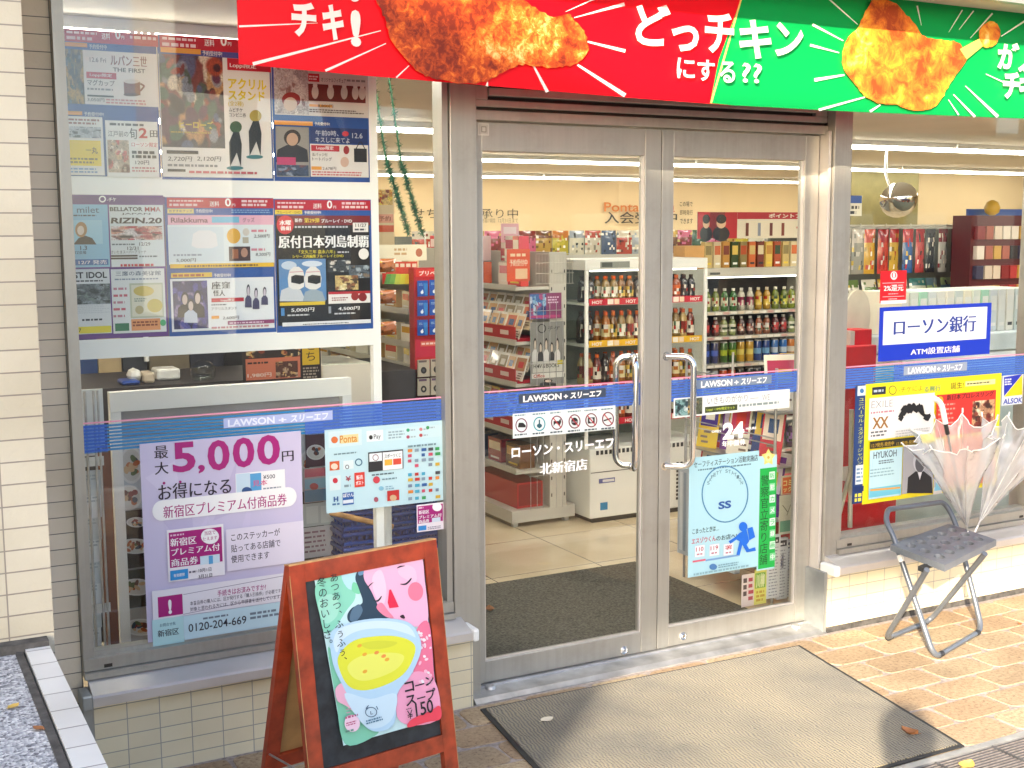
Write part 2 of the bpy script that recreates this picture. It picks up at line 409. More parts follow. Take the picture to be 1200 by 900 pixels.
def mk_clear():
    m, nt, b = newmat('clear umbrella vinyl'); nt.nodes.remove(b)
    t = N(nt, 'BsdfTransparent'); t.inputs[0].default_value = (.97, .97, .97, 1)
    d = N(nt, 'BsdfDiffuse'); d.inputs[0].default_value = (.95, .96, .97, 1); tl = N(nt, 'BsdfTranslucent'); tl.inputs[0].default_value = (.95, .96, .97, 1)
    g = N(nt, 'BsdfGlossy'); g.inputs['Roughness'].default_value = .12
    a1 = N(nt, 'MixShader'); nt.links.new(d.outputs[0], a1.inputs[1]); nt.links.new(tl.outputs[0], a1.inputs[2])
    lw = N(nt, 'LayerWeight'); lw.inputs[0].default_value = .35; mr = N(nt, 'MapRange'); mr.inputs['To Min'].default_value = .27; mr.inputs['To Max'].default_value = .7
    nt.links.new(lw.outputs['Facing'], mr.inputs[0]); a2 = N(nt, 'MixShader'); nt.links.new(mr.outputs[0], a2.inputs[0]); nt.links.new(t.outputs[0], a2.inputs[1]); nt.links.new(a1.outputs[0], a2.inputs[2])
    a3 = N(nt, 'MixShader'); fr = N(nt, 'LayerWeight'); fr.inputs[0].default_value = .5; fp = N(nt, 'Math', operation='POWER'); fp.inputs[1].default_value = 4; fm = N(nt, 'Math', operation='MULTIPLY_ADD'); fm.inputs[1].default_value = .8; fm.inputs[2].default_value = .06
    tc = N(nt, 'TexCoord'); no = N(nt, 'TexNoise'); no.inputs['Scale'].default_value = 14; nt.links.new(tc.outputs['Object'], no.inputs['Vector'])
    bp = N(nt, 'Bump'); bp.inputs['Strength'].default_value = .6; bp.inputs['Distance'].default_value = .02; nt.links.new(no.outputs['Fac'], bp.inputs['Height'])
    for q in (g, fr): nt.links.new(bp.outputs[0], q.inputs['Normal'])
    nt.links.new(fr.outputs['Facing'], fp.inputs[0]); nt.links.new(fp.outputs[0], fm.inputs[0]); nt.links.new(fm.outputs[0], a3.inputs[0]); nt.links.new(a2.outputs[0], a3.inputs[1]); nt.links.new(g.outputs[0], a3.inputs[2]); nt.links.new(a3.outputs[0], nt.nodes['Material Output'].inputs['Surface']); return m
M['clear'] = mk_clear()
def mk_chicken(name, dark, mid, hi, pale, sc):
    m, nt, b = newmat(name); g = N(nt, 'NewGeometry')
    no = N(nt, 'TexNoise'); no.inputs['Scale'].default_value = sc; no.inputs['Detail'].default_value = 9; no.inputs['Roughness'].default_value = .72; no.inputs['Distortion'].default_value = .6
    n2 = N(nt, 'TexNoise'); n2.inputs['Scale'].default_value = 5.5; n2.inputs['Detail'].default_value = 2; n2.inputs['Distortion'].default_value = .8
    for q in (no, n2): nt.links.new(g.outputs['Position'], q.inputs['Vector'])
    ad = N(nt, 'Math', operation='MULTIPLY_ADD'); ad.inputs[1].default_value = .62; mu = N(nt, 'Math', operation='MULTIPLY'); mu.inputs[1].default_value = .5
    nt.links.new(n2.outputs['Fac'], mu.inputs[0]); nt.links.new(no.outputs['Fac'], ad.inputs[0]); nt.links.new(mu.outputs[0], ad.inputs[2])
    r = ramp(nt, [(.455, dark), (.55, mid), (.635, hi), (.73, pale)]); nt.links.new(ad.outputs[0], r.inputs[0]); nt.links.new(r.outputs[0], b.inputs['Base Color'])
    b.inputs['Roughness'].default_value = .42
    t = N(nt, 'BsdfTranslucent'); x = N(nt, 'MixShader'); x.inputs[0].default_value = .3; nt.links.new(r.outputs[0], t.inputs[0])
    nt.links.new(b.outputs[0], x.inputs[1]); nt.links.new(t.outputs[0], x.inputs[2]); nt.links.new(x.outputs[0], nt.nodes['Material Output'].inputs['Surface']); return m
M['chicken_a'] = mk_chicken('printed fried chicken picture', (.19, .018, .004), (.52, .07, .008), (.80, .21, .022), (.95, .62, .22), 42)
M['chicken_b'] = mk_chicken('printed roast chicken picture', (.42, .06, .01), (.80, .19, .02), (.92, .40, .03), (.98, .74, .28), 16)
def mk_gravel():
    m, nt, b = newmat('grey aggregate'); g = N(nt, 'NewGeometry'); vo = N(nt, 'TexVoronoi'); vo.inputs['Scale'].default_value = 150
    nt.links.new(g.outputs['Position'], vo.inputs['Vector']); r = ramp(nt, [(0, (.12, .12, .13)), (.35, (.34, .34, .35)), (.7, (.5, .5, .5)), (1, (.7, .7, .68))]); sp = N(nt, 'SeparateColor')
    nt.links.new(vo.outputs['Color'], sp.inputs[0]); nt.links.new(sp.outputs[0], r.inputs[0]); nt.links.new(r.outputs[0], b.inputs['Base Color']); b.inputs['Roughness'].default_value = .8
    bump(nt, b, vo.outputs['Distance'], .6, .006); return m
M['gravel'] = mk_gravel()
def mk_paver():
    m, nt, b = newmat('ochre paver'); g = N(nt, 'NewGeometry'); a = N(nt, 'Attribute', attribute_name='Col')
    no = N(nt, 'TexNoise'); no.inputs['Scale'].default_value = 70; no.inputs['Detail'].default_value = 6; no.inputs['Roughness'].default_value = .7
    n2 = N(nt, 'TexNoise'); n2.inputs['Scale'].default_value = 3; n2.inputs['Detail'].default_value = 5
    for q in (no, n2): nt.links.new(g.outputs['Position'], q.inputs['Vector'])
    r = ramp(nt, [(.34, (.48, .38, .33)), (.45, (.88, .85, .82)), (.6, (1.1, 1.1, 1.08))]); nt.links.new(no.outputs['Fac'], r.inputs[0])
    r2 = ramp(nt, [(.3, (.72, .68, .66)), (.6, (1, 1, 1))]); nt.links.new(n2.outputs['Fac'], r2.inputs[0])
    x = N(nt, 'MixRGB', blend_type='MULTIPLY'); x.inputs[0].default_value = 1; nt.links.new(a.outputs['Color'], x.inputs[1]); nt.links.new(r.outputs[0], x.inputs[2])
    y = N(nt, 'MixRGB', blend_type='MULTIPLY'); y.inputs[0].default_value = 1; nt.links.new(x.outputs[0], y.inputs[1]); nt.links.new(r2.outputs[0], y.inputs[2])
    nt.links.new(y.outputs[0], b.inputs['Base Color']); b.inputs['Roughness'].default_value = .7; bump(nt, b, no.outputs['Fac'], .5, .004); return m
M['paver'] = mk_paver()
M['joint'] = plain('grey joint sand', (.34, .29, .26), .9, 0, .3, 60, .3)
def mk_floor():
    m = tiles('polished cream floor tile', (.72, .60, .42), (.70, .58, .40), (.12, .10, .08), bw=.6, bh=.6, ms=.0025, ox=.33, oz=.15, axis='XY', grain=4, gb=.02, rough=.08, bs=.05); return m
M['floor'] = mk_floor()
def mk_mat():
    m, nt, b = newmat('ribbed bristle mat'); g = N(nt, 'NewGeometry'); mp = N(nt, 'Mapping'); mp.inputs['Rotation'].default_value = (0, 0, radians(8)); nt.links.new(g.outputs['Position'], mp.inputs[0])
    no = N(nt, 'TexNoise'); no.inputs['Scale'].default_value = 22; no.inputs['Detail'].default_value = 2; nt.links.new(mp.outputs[0], no.inputs['Vector'])
    mxv = N(nt, 'MixRGB', blend_type='LINEAR_LIGHT'); mxv.inputs[0].default_value = .012; nt.links.new(mp.outputs[0], mxv.inputs[1]); nt.links.new(no.outputs['Color'], mxv.inputs[2])
    wv = N(nt, 'TexWave', wave_type='BANDS', bands_direction='X'); wv.inputs['Scale'].default_value = 26; wv.inputs['Distortion'].default_value = 0; nt.links.new(mxv.outputs[0], wv.inputs['Vector'])
    w2 = N(nt, 'TexWave', wave_type='BANDS', bands_direction='Y'); w2.inputs['Scale'].default_value = 34; nt.links.new(mxv.outputs[0], w2.inputs['Vector'])
    mu = N(nt, 'Math', operation='MULTIPLY_ADD'); mu.inputs[1].default_value = .45; nt.links.new(w2.outputs['Fac'], mu.inputs[0]); h = N(nt, 'Math', operation='MULTIPLY'); h.inputs[1].default_value = .6
    nt.links.new(wv.outputs['Fac'], h.inputs[0]); nt.links.new(h.outputs[0], mu.inputs[2])
    n3 = N(nt, 'TexNoise'); n3.inputs['Scale'].default_value = 2.0; n3.inputs['Detail'].default_value = 5; nt.links.new(g.outputs['Position'], n3.inputs['Vector'])
    r = ramp(nt, [(.15, (.028, .029, .03)), (.6, (.27, .23, .15))]); nt.links.new(mu.outputs[0], r.inputs[0])
    r3 = ramp(nt, [(.34, (.45, .45, .47)), (.48, (.8, .78, .74)), (.64, (1.05, 1.0, .9))]); nt.links.new(n3.outputs['Fac'], r3.inputs[0])
    x = N(nt, 'MixRGB', blend_type='MULTIPLY'); x.inputs[0].default_value = 1; nt.links.new(r.outputs[0], x.inputs[1]); nt.links.new(r3.outputs[0], x.inputs[2])
    nt.links.new(x.outputs[0], b.inputs['Base Color']); b.inputs['Roughness'].default_value = .6; b.inputs['Sheen Weight'].default_value = .2
    bump(nt, b, mu.outputs[0], .6, .004); return m
M['mat'] = mk_mat()
M['inner_mat'] = plain('dark pile mat', (.075, .07, .055), .95, 0, .7, 90, .5)
M['rubber'] = plain('black rubber', (.02, .021, .023), .6)
M['leaf_w'] = plain('pale dry leaf', (.75, .68, .52), .7); M['leaf_b'] = plain('brown dry leaf', (.30, .12, .04), .7); M['leaf_y'] = plain('yellow leaf', (.65, .42, .09), .7)
M['clothes'] = plain('dark coat', (.03, .03, .04), .9); M['skin'] = plain('skin', (.55, .34, .24), .6); M['hair'] = plain('black hair', (.015, .012, .01), .5)
M['mirror'] = plain('convex mirror', (.8, .8, .8), .03, 1.0, 0)
M['iron'] = plain('dark grate iron', (.10, .10, .105), .5, .5, .3, 30)
M['partition'] = plain('cream partition board', (.62, .49, .30), .7, 0, .04, 2)
M['tinsel'] = plain('green tinsel', (.03, .16, .08), .3, .5, .6, 60)
# ------------------------------------------------------------------ setting: ground, pavement, road, interior floor
g = MB(); g.box(-60, 60, -60, 60, -.36, -.16); tag(g.build('ground', M['asphalt'], base=False), 'dark ground far around the shop', None, kind='structure')
r_ = MB(); r_.box(-6, 40, -9.0, -.55, -.155, -.125); tag(r_.build('road', M['asphalt'], base=False), 'asphalt road in front of the shop', None, kind='structure')
p = MB()
p.box(-6, 9, -.4, 3.835, -.14, -.0035, mi=1); p.box(-6, 9, -.55, -.4, -.14, .0, (.4, .39, .37), mi=2)
PW, PH = .272, .156
row = 0; y = 3.814
while y > .1:
    off = (row % 2) * PW / 2 + rnd.uniform(-.01, .01); x = -1.2 + off
    while x < 6.4:
        cx, cy = x + PW / 2, y - PH / 2
        if not (2.24 < cy + .07 and cy - .07 < 2.72 and cx > -2):
            j = .007; hw, hh = PW / 2 - .006, PH / 2 - .006; pts = []
            for sx, sy in ((1, 1), (-1, 1), (-1, -1), (1, -1)):
                rr = rnd.uniform(.02, .036); kx, ky = cx + sx * (hw - rr) + rnd.uniform(-j, j) * .6, cy + sy * (hh - rr) + rnd.uniform(-j, j) * .6
                a0 = math.atan2(sy, sx) - pi / 4
                for q in range(4): pts.append((kx + rr * cos(a0 + q * pi / 6), ky + rr * sin(a0 + q * pi / 6)))
            t = rnd.uniform(.88, 1.08); base = rnd.choice([(.43, .325, .205), (.415, .305, .19), (.44, .345, .22), (.40, .285, .175)])
            c = tuple(q * t for q in base); zt = rnd.uniform(-.001, .001)
            top = [(a + (cx - a) * .012, b + (cy - b) * .02, zt) for a, b in pts]; bot = [(a, b, -.0037) for a, b in pts]; n = len(pts)
            p.raw(top + bot, [tuple(range(n))] + [(n + k, n + (k + 1) % n, (k + 1) % n, k) for k in range(n)], c)
        x += PW
    y -= PH; row += 1
tag(p.build('pavement', [M['paver'], M['joint'], M['concrete']], base=False), 'ochre rounded pavers with grey joints', None, kind='structure')
f_ = MB(); f_.box(-8, 22, 4.035, 15.4, -.15, .0); tag(f_.build('floor', M['floor'], base=False), 'polished cream shop floor tiles', None, kind='structure')

# ------------------------------------------------------------------ the shop building
shop = thing('shop_building', 'convenience shop front with cream tiles, bronze window frames and double glass doors', 'shop', (2.0, 3.9, 0))
WY = 3.93
def part(name, mb, mats, parent=shop): return mb.build(name, mats, parent)
b = MB(); b.box(.565, 1.872, 3.83, 3.95, -.02, .262); part('low_wall', b, M['wall_tile'])
b = MB(); b.box(3.545, 8.6, 3.83, 3.95, .025, .262); b.box(3.55, 8.6, 3.838, 3.95, -.02, .025, mi=1); part('low_wall', b, [M['wall_tile'], M['mortar']])
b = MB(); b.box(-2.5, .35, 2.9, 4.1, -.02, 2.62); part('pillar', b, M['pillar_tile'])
b = MB(); b.box(.352, .553, 3.925, 4.1, -.02, 2.62); part('side_wall', b, M['strip_tile'])
b = MB(); b.box(.536, .566, 3.832, 3.93, -.02, .262); part('corner_trim', b, M['galv'])
b = MB(); b.box(3.528, 3.5445, 3.836, 3.955, -.02, .262); part('corner_trim', b, M['galv'])
def sill(x0, x1, name='sill'):
    s = MB()
    prof = [(3.79, .258), (3.79, .286), (3.797, .292), (3.885, .318), (3.885, .258)]
    V = [(x0, y, z) for y, z in prof] + [(x1, y, z) for y, z in prof]; n = len(prof)
    s.raw(V, [tuple(range(n))[::-1], tuple(range(n, 2 * n))] + [(k, (k + 1) % n, n + (k + 1) % n, n + k) for k in range(n)])
    return part(name, s, M['alu_light'])
sill(.56, 1.852); sill(3.572, 8.6)
def cap(x0, x1):
    s = MB(); s.bbox(x0, x1, 3.784, 3.884, .252, .298, .008); return part('sill_cap', s, M['white_metal'])
cap(1.853, 1.878); cap(3.543, 3.571)
b = MB(); b.bbox(.528, .559, 3.786, 3.88, .25, .297, .005); part('sill_cap', b, M['galv'])

def window(x0, x1, z1, name='window'):
    """frame with stepped lower rail; the pane and its film are sub-parts"""
    s = MB()
    s.box(x0, x1, 3.872, 3.96, .318, .338); s.box(x0, x1, 3.888, 3.96, .340, .378); s.box(x0 + .03, x1 - .03, 3.915, 3.96, .378, .392)
    s.box(x0, x1, 3.89, 3.96, z1, z1 + .06)
    s.box(x0, x0 + .018, 3.89, 3.96, .378, z1); s.box(x0 + .0185, x0 + .034, 3.9, 3.96, .378, z1)
    s.box(x1 - .022, x1, 3.895, 3.96, .378, z1)
    for xx in ((x0 + .06, x0 + .085),):
        s.box(xx[0], xx[1], 3.8865, 3.89, .345, .356, mi=1)
    s.box(x1 - .09, x1 - .065, 3.8865, 3.89, .345, .356, mi=1)
    fr = part(name, s, [M['alu'], M['alu_dark']])
    q = MB(); q.box(x0 + .02, x1 - .015, WY, WY + .006, .385, z1 + .01); part('pane', q, M['glass'], fr)
    return fr
win_l = window(.552, 1.826, 2.44)
win_r = window(3.64, 4.865, 2.44)
window(4.93, 6.4, 2.44)
def film(parent, Y, x0, x1, blocks, seed):
    """blue pinstripe film with a thin pink line along its top"""
    s = MB(); bl, pk = lin('1f7cb4'), lin('e79ab5'); y = Y
    s.box(x0, x1, y - .0006, y, 1.114, 1.119, pk, 1)
    n = 8
    for k in range(n):
        z = 1.108 - k * .0108; s.box(x0, x1, y - .0006, y, z - .0066, z, bl, 1)
    rr = random.Random(seed)
    for (a, c) in blocks: s.box(a, c, y - .0014, y - .0008, 1.022, 1.11, lin('a9cffb'), 0)
    return s.build('stripe_film', [M['film'], M['vinyl']], parent)
film(win_l, WY - .0004, .586, 1.81, [(.586, .66), (1.30, 1.81)], 1)
film(win_r, WY - .0004, 3.664, 4.84, [(3.664, 3.86), (3.98, 4.84)], 3)
# mullion posts beside the doors
b = MB(); b.bbox(1.829, 1.932, 3.885, 4.03, -.01, 2.45, .003); b.box(1.8265, 1.8285, 3.91, 4.0, .3, 2.45, mi=1); part('post', b, [M['alu'], M['alu_dark']])
b = MB(); b.bbox(3.566, 3.637, 3.885, 4.03, -.01, 2.45, .003); part('post', b, M['alu'])
b = MB(); b.bbox(4.867, 4.928, 3.885, 4.03, .318, 2.45, .003); part('post', b, M['alu'])
b = MB(); b.bbox(3.549, 3.563, 3.90, 4.03, .0, 2.1, .002); b.box(3.5635, 3.5655, 3.93, 4.02, 0, 2.2, mi=1); part('door_jamb', b, [M['alu_light'], M['alu_dark']])
b = MB()
b.bbox(1.933, 3.565, 3.925, 4.03, 2.088, 2.122, .002); b.box(1.933, 3.565, 3.945, 4.03, 2.122, 2.134, mi=1)
b.bbox(1.933, 3.565, 3.93, 4.03, 2.134, 2.158, .002); b.box(2.0, 3.5, 3.95, 4.03, 2.158, 2.172, mi=1)
b.bbox(2.0, 3.5, 3.925, 4.03, 2.172, 2.2, .002); b.box(2.0, 3.5, 3.94, 4.03, 2.2, 2.206, mi=1); b.bbox(1.933, 3.565, 3.92, 4.03, 2.206, 2.45, .002)
b.bbox(1.934, 1.999, 3.93, 4.0, 2.1585, 2.2055, .002); b.bbox(3.501, 3.564, 3.93, 4.0, 2.1585, 2.2055, .002)
part('door_header', b, [M['alu'], M['alu_dark']])
b = MB(); b.box(.352, 8.6, 3.94, 4.12, 2.50, 3.3); part('upper_wall', b, M['concrete'])
b = MB(); b.box(-1, 8.6, 3.37, 3.935, 2.565, 2.66); b.box(-1, 8.6, 3.34, 3.369, 2.55, 2.9, mi=1); part('soffit', b, [M['concrete'], M['alu']])
b = MB(); b.box(-2.5, 8.6, 2.9, 16, 3.3, 3.4); b.box(.35, 8.6, 3.345, 3.94, 2.9, 3.29); part('roof', b, M['concrete'])
# doors
def door(x0, x1, sl, sr, handle):
    s = MB(); y0, y1 = 3.955, 3.998
    s.bbox(x0, x0 + sl, y0, y1, .022, 2.083, .002); s.bbox(x1 - sr, x1, y0, y1, .022, 2.083, .002)
    s.bbox(x0 + sl + .0004, x1 - sr - .0004, y0 + .0015, y1, .0225, .104, .002); s.bbox(x0 + sl + .0004, x1 - sr - .0004, y0 + .0015, y1, 1.982, 2.0825, .002)
    for (a, c, d, e) in ((x0 + sl, x0 + sl + .006, .104, 1.982), (x1 - sr - .006, x1 - sr, .104, 1.982)): s.box(a, c, y0 + .008, y0 + .02, d, e, mi=1)
    s.box(x0 + sl + .006, x1 - sr - .006, y0 + .008, y0 + .02, .104, .109, mi=1)
    dr = part('door', s, [M['alu'], M['alu_light']])
    q = MB(); q.box(x0 + sl, x1 - sr, y0 + .016, y0 + .022, .105, 1.981); q.build('pane', M['glass'], dr)
    film(dr, y0 + .0155, x0 + sl + .007, x1 - sr - .007, [(x0 + sl + .007, x1 - sr - .007)], 5)
    return dr
door_l = door(1.936, 2.757, .050, .074, 0)
door_r = door(2.761, 3.547, .054, .072, 1)
for (dr, c) in ((door_l, (728 + 3.5, 762)), (door_r, (800.5, 745.5))):
    q = onY(c[0], c[1], 3.953); s = MB()
    s.lathe((q.x, 3.956, q.z), [(.0165, 0, (.8,) * 3), (.0165, .004, (.8,) * 3), (.012, .006, (.8,) * 3), (.012, .004, (.8,) * 3), (.008, .004, (.8,) * 3), (.006, .009, (.8,) * 3)], 20, 0, 'Y'); s.build('lock', M['steel'], dr)
def handle(dr, xm, yb, xb, zt, zb, yd):
    """D pull: bar at (xb, yd) returning to mounts at (xm, yb)"""
    s = MB(); r = .0125; R = .04; P = []
    def arc(c, a, bb):
        for k in range(6):
            t = k / 5 * pi / 2; P.append(c + a * cos(t) + bb * sin(t))
    m = Vector((xm - xb, yb - yd, 0)); L = m.length; u = m.normalized()
    top = Vector((xb, yd, zt)); bot = Vector((xb, yd, zb)); Z = Vector((0, 0, 1))
    P.append(top + u * L); 
    arc(top + u * R - Z * R, Z * R, -u * R); arc(bot + u * R + Z * R, -u * R, -Z * R); P.append(bot + u * L)
    s.tube(P, r, 14); 
    for e in (P[0], P[-1]): s.lathe((e.x, e.y + .003 * (1 if yb > yd else -1), e.z), [(.018, 0, (.8,) * 3), (.018, .003, (.8,) * 3)], 16, 0, 'Y')
    s.build('handle', M['steel'], dr)
a = onY(745, 421, 3.885); c = onY(745, 551, 3.885); handle(door_l, a.x + .035, 3.954, a.x, a.z, c.z, 3.885)
a = onY(813, 418, 3.885); c = onY(813, 547, 3.885); handle(door_r, 2.79, 3.954, a.x, a.z, c.z, 3.885)
a = onY(722, 418, 4.06); c = onY(722, 545, 4.06); handle(door_l, 2.715, 4.0, a.x, a.z, c.z, 4.06)
b = MB(); prof = [(3.83, .0), (3.85, .013), (3.93, .016), (3.935, .02), (4.04, .021), (4.04, -.02), (3.83, -.02)]
V = [(1.885, y, z) for y, z in prof] + [(3.545, y, z) for y, z in prof]; n = len(prof)
b.raw(V, [tuple(range(n))[::-1], tuple(range(n, 2 * n))] + [(k, (k + 1) % n, n + (k + 1) % n, n + k) for k in range(n)]); b.box(1.95, 3.53, 3.934, 3.9385, .0, .0235)
for xx in (1.985, 3.45): b.lathe((xx, 3.915, .015), [(.02, 0, (.8,) * 3), (.02, .008, (.8,) * 3), (.012, .012, (.8,) * 3)], 14)
part('threshold', b, M['steel_rough'])
# interior shell
b = MB(); b.box(-8, 22, 15.2, 15.4, .0, 2.6); part('back_wall', b, M['plaster'])
b = MB(); b.box(-2.2, -2.0, 4.1, 15.2, 0, 2.5); part('inner_side_wall', b, M['plaster'])
b = MB(); b.box(17.5, 17.7, 4.1, 15.2, 0, 2.5); part('inner_side_wall', b, M['plaster'])
b = MB(); b.box(-8, 22, 4.0, 15.4, 2.44, 2.6); part('ceiling', b, M['ceiling'])
b = MB(); b.box(8.61, 18, 3.9, 4.1, 0, 2.6); part('front_wall', b, M['wall_tile'])
# ceiling lights: three long rows, plus an unseen near row added for light
def light_row(Y, x0, x1, label, n, mat='tube'):
    L = (x1 - x0) / n
    for k in range(n):
        t = thing('ceiling_light', label, 'ceiling light', ((x0 + L * k + L / 2), Y, 2.44), 'tube lights along the shop ceiling')
        a, c = x0 + L * k + .01, x0 + L * (k + 1) - .01
        s = MB(); s.box(a, c, Y - .07, Y + .07, 2.40, 2.439); s.build('housing', M['white_metal'], t)
        s = MB(); s.box(a + .01, c - .01, Y - .045, Y + .045, 2.374, 2.3985); s.build('tube', M[mat], t)
light_row(4.6, -1, 11.0, 'lit tube light of the row nearest the windows', 5, 'tube_added')
light_row(7.9, -1, 13.4, 'lit tube light of the first row seen behind the door glass', 6)
light_row(10.9, -1, 14.0, 'lit tube light of the second row back from the doors', 5)
light_row(14.2, 0, 16.0, 'lit tube light of the farthest row before the cream back wall', 4)
# ------------------------------------------------------------------ planter at the left
pl = thing('planter', 'raised planter with white tile curb and grey aggregate beside the tiled pillar', 'planter', (0, 2.0, 0))
zt = .775
b = MB(); b.raw([(.278, .4, zt), (.335, .4, zt), (.335, 2.86, zt), (.283, 2.86, zt), (.278, .4, zt - .03), (.335, .4, zt - .03), (.335, 2.86, zt - .03), (.283, 2.86, zt - .03)], [(0, 1, 2, 3), (7, 6, 5, 4), (0, 4, 5, 1), (1, 5, 6, 2), (2, 6, 7, 3), (3, 7, 4, 0)])
b.build('curb', M['curb_tile'], pl)
b = MB(); b.box(-2, .333, .4, 2.86, -.02, zt - .031); b.build('planter_wall', M['wall_tile'], pl)
b = MB(); b.box(.262, .2775, .4, 2.86, zt - .03, zt - .004); b.box(-2, .334, 2.861, 2.9, zt - .03, zt + .012); b.build('mortar_joint', M['mortar'], pl)
b = MB(); b.box(-2, .2615, .4, 2.86, zt - .03, zt - .008); b.build('aggregate', M['gravel'], pl)
# ------------------------------------------------------------------ street behind the photographer
def far_building(name, label, x0, x1, y0, y1, h, col, rows, cols):
    t = thing(name, label, 'building', ((x0 + x1) / 2, (y0 + y1) / 2, -.15))
    s = MB(); s.box(x0, x1, y0, y1, -.15, h); s.build('wall', plain('facade paint', col, .8, 0, .12, 1.2), t)
    s = MB(); s.box(x0 - .1, x1 + .1, y0 - .1, y1 + .1, h + .002, h + .25); s.build('roof', M['concrete'], t)
    for i in range(rows):
        for j in range(cols):
            cx = x0 + (x1 - x0) * (j + .5) / cols; z = .8 + i * (h - .6) / rows; w = (x1 - x0) / cols * .3
            s = MB(); s.box(cx - w, cx + w, y1 - .02, y1 + .04, z, z + 1.3); o = s.build('window', M['alu'], t)
            q = MB(); q.box(cx - w + .06, cx + w - .06, y1 + .041, y1 + .05, z + .06, z + 1.24); q.build('pane', M['steel'], o)
    return t
nb = far_building('shade_building', 'grey two storey building standing askew on the street corner to the left', -4.02, 4.02, -2.25, 2.25, 6.6, (.34, .33, .32), 2, 4)
nb.location = (-11.1, -4.06, -.15); nb.rotation_euler = (0, 0, radians(-45))  # unseen building, turned and sized so its shadow covers the left half
far_building('apartment_building', 'pale apartment block across the road, right of the bare trees', 6, 17, -22, -14, 9, (.55, .52, .46), 3, 5)
far_building('office_building', 'dark brick office building across the road', 18.5, 30, -20, -13, 13, (.25, .18, .15), 4, 5)
wk = thing('shade_walkway', 'long grey elevated walkway on piers along the far side of the road', 'footbridge', (-4, -9.7, -.15))  # unseen deck added to keep sun off the doors and windows
s = MB(); s.box(-34, 24, -10.3, -9.1, 7.6, 7.9); s.build('deck', M['concrete'], wk)
s = MB(); s.box(-34, 24, -9.16, -9.1, 7.901, 8.8); s.box(-34, 24, -10.3, -10.24, 7.901, 8.8); s.build('parapet', M['facade_far'], wk)
for xx in (-30, -18.5, -2, 12, 22): s = MB(); s.bbox(xx - .35, xx + .35, -10.05, -9.35, -.15, 7.6, .05); s.build('pier', M['concrete'], wk)
def bare_tree(x, y, h, seed, label):
    rr = random.Random(seed); t = thing('bare_tree', label, 'tree', (x, y, -.1), 'bare street trees'); tr = MB(); cr = MB()
    tr.tube([(x, y, -.12), (x + .03, y, h * .2), (x - .02, y + .03, h * .45)], .16, 9, rr=[.19, .14, .11])
    def limb(p, d, L, r, k):
        P = [p]; R = [r]
        for i in range(4):
            d = (d + Vector((rr.uniform(-.22, .22), rr.uniform(-.22, .22), rr.uniform(-.05, .15)))).normalized(); P.append(P[-1] + d * L / 4); R.append(r * (1 - .17 * (i + 1)))
        cr.tube(P, r, 5, rr=R)
        if k:
            for q in range(3): limb(P[rr.randint(2, 4)], (d + Vector((rr.uniform(-.9, .9), rr.uniform(-.9, .9), rr.uniform(-.1, .7)))).normalized(), L * .62, r * .45, k - 1)
    for q in range(6):
        a = q * 1.05 + rr.uniform(0, .5); limb(Vector((x - .02, y + .03, h * rr.uniform(.3, .45))), Vector((cos(a) * .55, sin(a) * .55, 1)).normalized(), h * .45, .06, 3)
    tr.build('trunk', M['bark'], t); cr.build('crown', M['bark'], t)
bare_tree(3.6, -1.4, 6.5, 3, 'bare street tree nearest the shop doors, beyond the grate')
bare_tree(7.4, -1.5, 6.0, 5, 'bare street tree farther along the pavement to the right')
# ------------------------------------------------------------------ the photographer, whose shadow falls on the door mat
def skin_figure(joints, edges, name, mat, parent, root=0):
    me = bpy.data.meshes.new(name); me.from_pydata([j[:3] for j in joints], edges, []); o = bpy.data.objects.new(name, me); COL.objects.link(o)
    md = o.modifiers.new('skin', 'SKIN'); md.use_smooth_shade = True
    for v, j in zip(me.skin_vertices[0].data, joints): v.radius = (j[3], j[3] * (j[4] if len(j) > 4 else 1))
    me.skin_vertices[0].data[root].use_root = True
    sb = o.modifiers.new('sub', 'SUBSURF'); sb.levels = 1; sb.render_levels = 1
    dg = bpy.context.evaluated_depsgraph_get(); dg.update(); m2 = bpy.data.meshes.new_from_object(o.evaluated_get(dg)); o.modifiers.clear(); o.data = m2; m2.materials.clear(); m2.materials.append(mat); o.parent = parent
    return o
ph = thing('person', 'person in a dark coat standing on the pavement facing the shop', 'person', (-.09, -.24, 0)); ph.rotation_euler = (0, 0, radians(-28))
J = [(0, 0, .95, .15, .75), (0, 0, 1.15, .14, .75), (0, 0, 1.36, .17, .6), (0, 0, 1.47, .065), (0, .01, 1.56, .07), (0, .015, 1.64, .095), (0, .01, 1.72, .06),
     (-.19, 0, 1.40, .065), (-.27, .03, 1.18, .052), (-.17, .05, 1.36, .04), (.19, 0, 1.40, .065), (.27, .03, 1.18, .052), (.17, .05, 1.36, .04),
     (-.1, 0, .86, .1), (-.11, .01, .48, .068), (-.11, -.01, .1, .05), (-.12, .14, .035, .04), (.1, 0, .86, .1), (.11, .01, .48, .068), (.11, -.01, .1, .05), (.12, .14, .035, .04)]
E_ = [(0, 1), (1, 2), (2, 3), (3, 4), (4, 5), (5, 6), (2, 7), (7, 8), (8, 9), (2, 10), (10, 11), (11, 12), (0, 13), (13, 14), (14, 15), (15, 16), (0, 17), (17, 18), (18, 19), (19, 20)]
skin_figure(J, E_, 'body', M['clothes'], ph)
s = MB(); bm = bmesh.new(); bmesh.ops.create_icosphere(bm, subdivisions=3, radius=.1)
for v in bm.verts: v.co = Vector((v.co.x * .92, v.co.y * 1.05 - .012, v.co.z * .98 + 1.665)); 
bmesh.ops.delete(bm, geom=[v for v in bm.verts if v.co.y > .045 and v.co.z < 1.70], context='VERTS'); s.frombm(bm, smooth=True); o = s.build('hair', M['hair']); o.parent = ph
o.location = Vector((0, o.location.y, o.location.z))

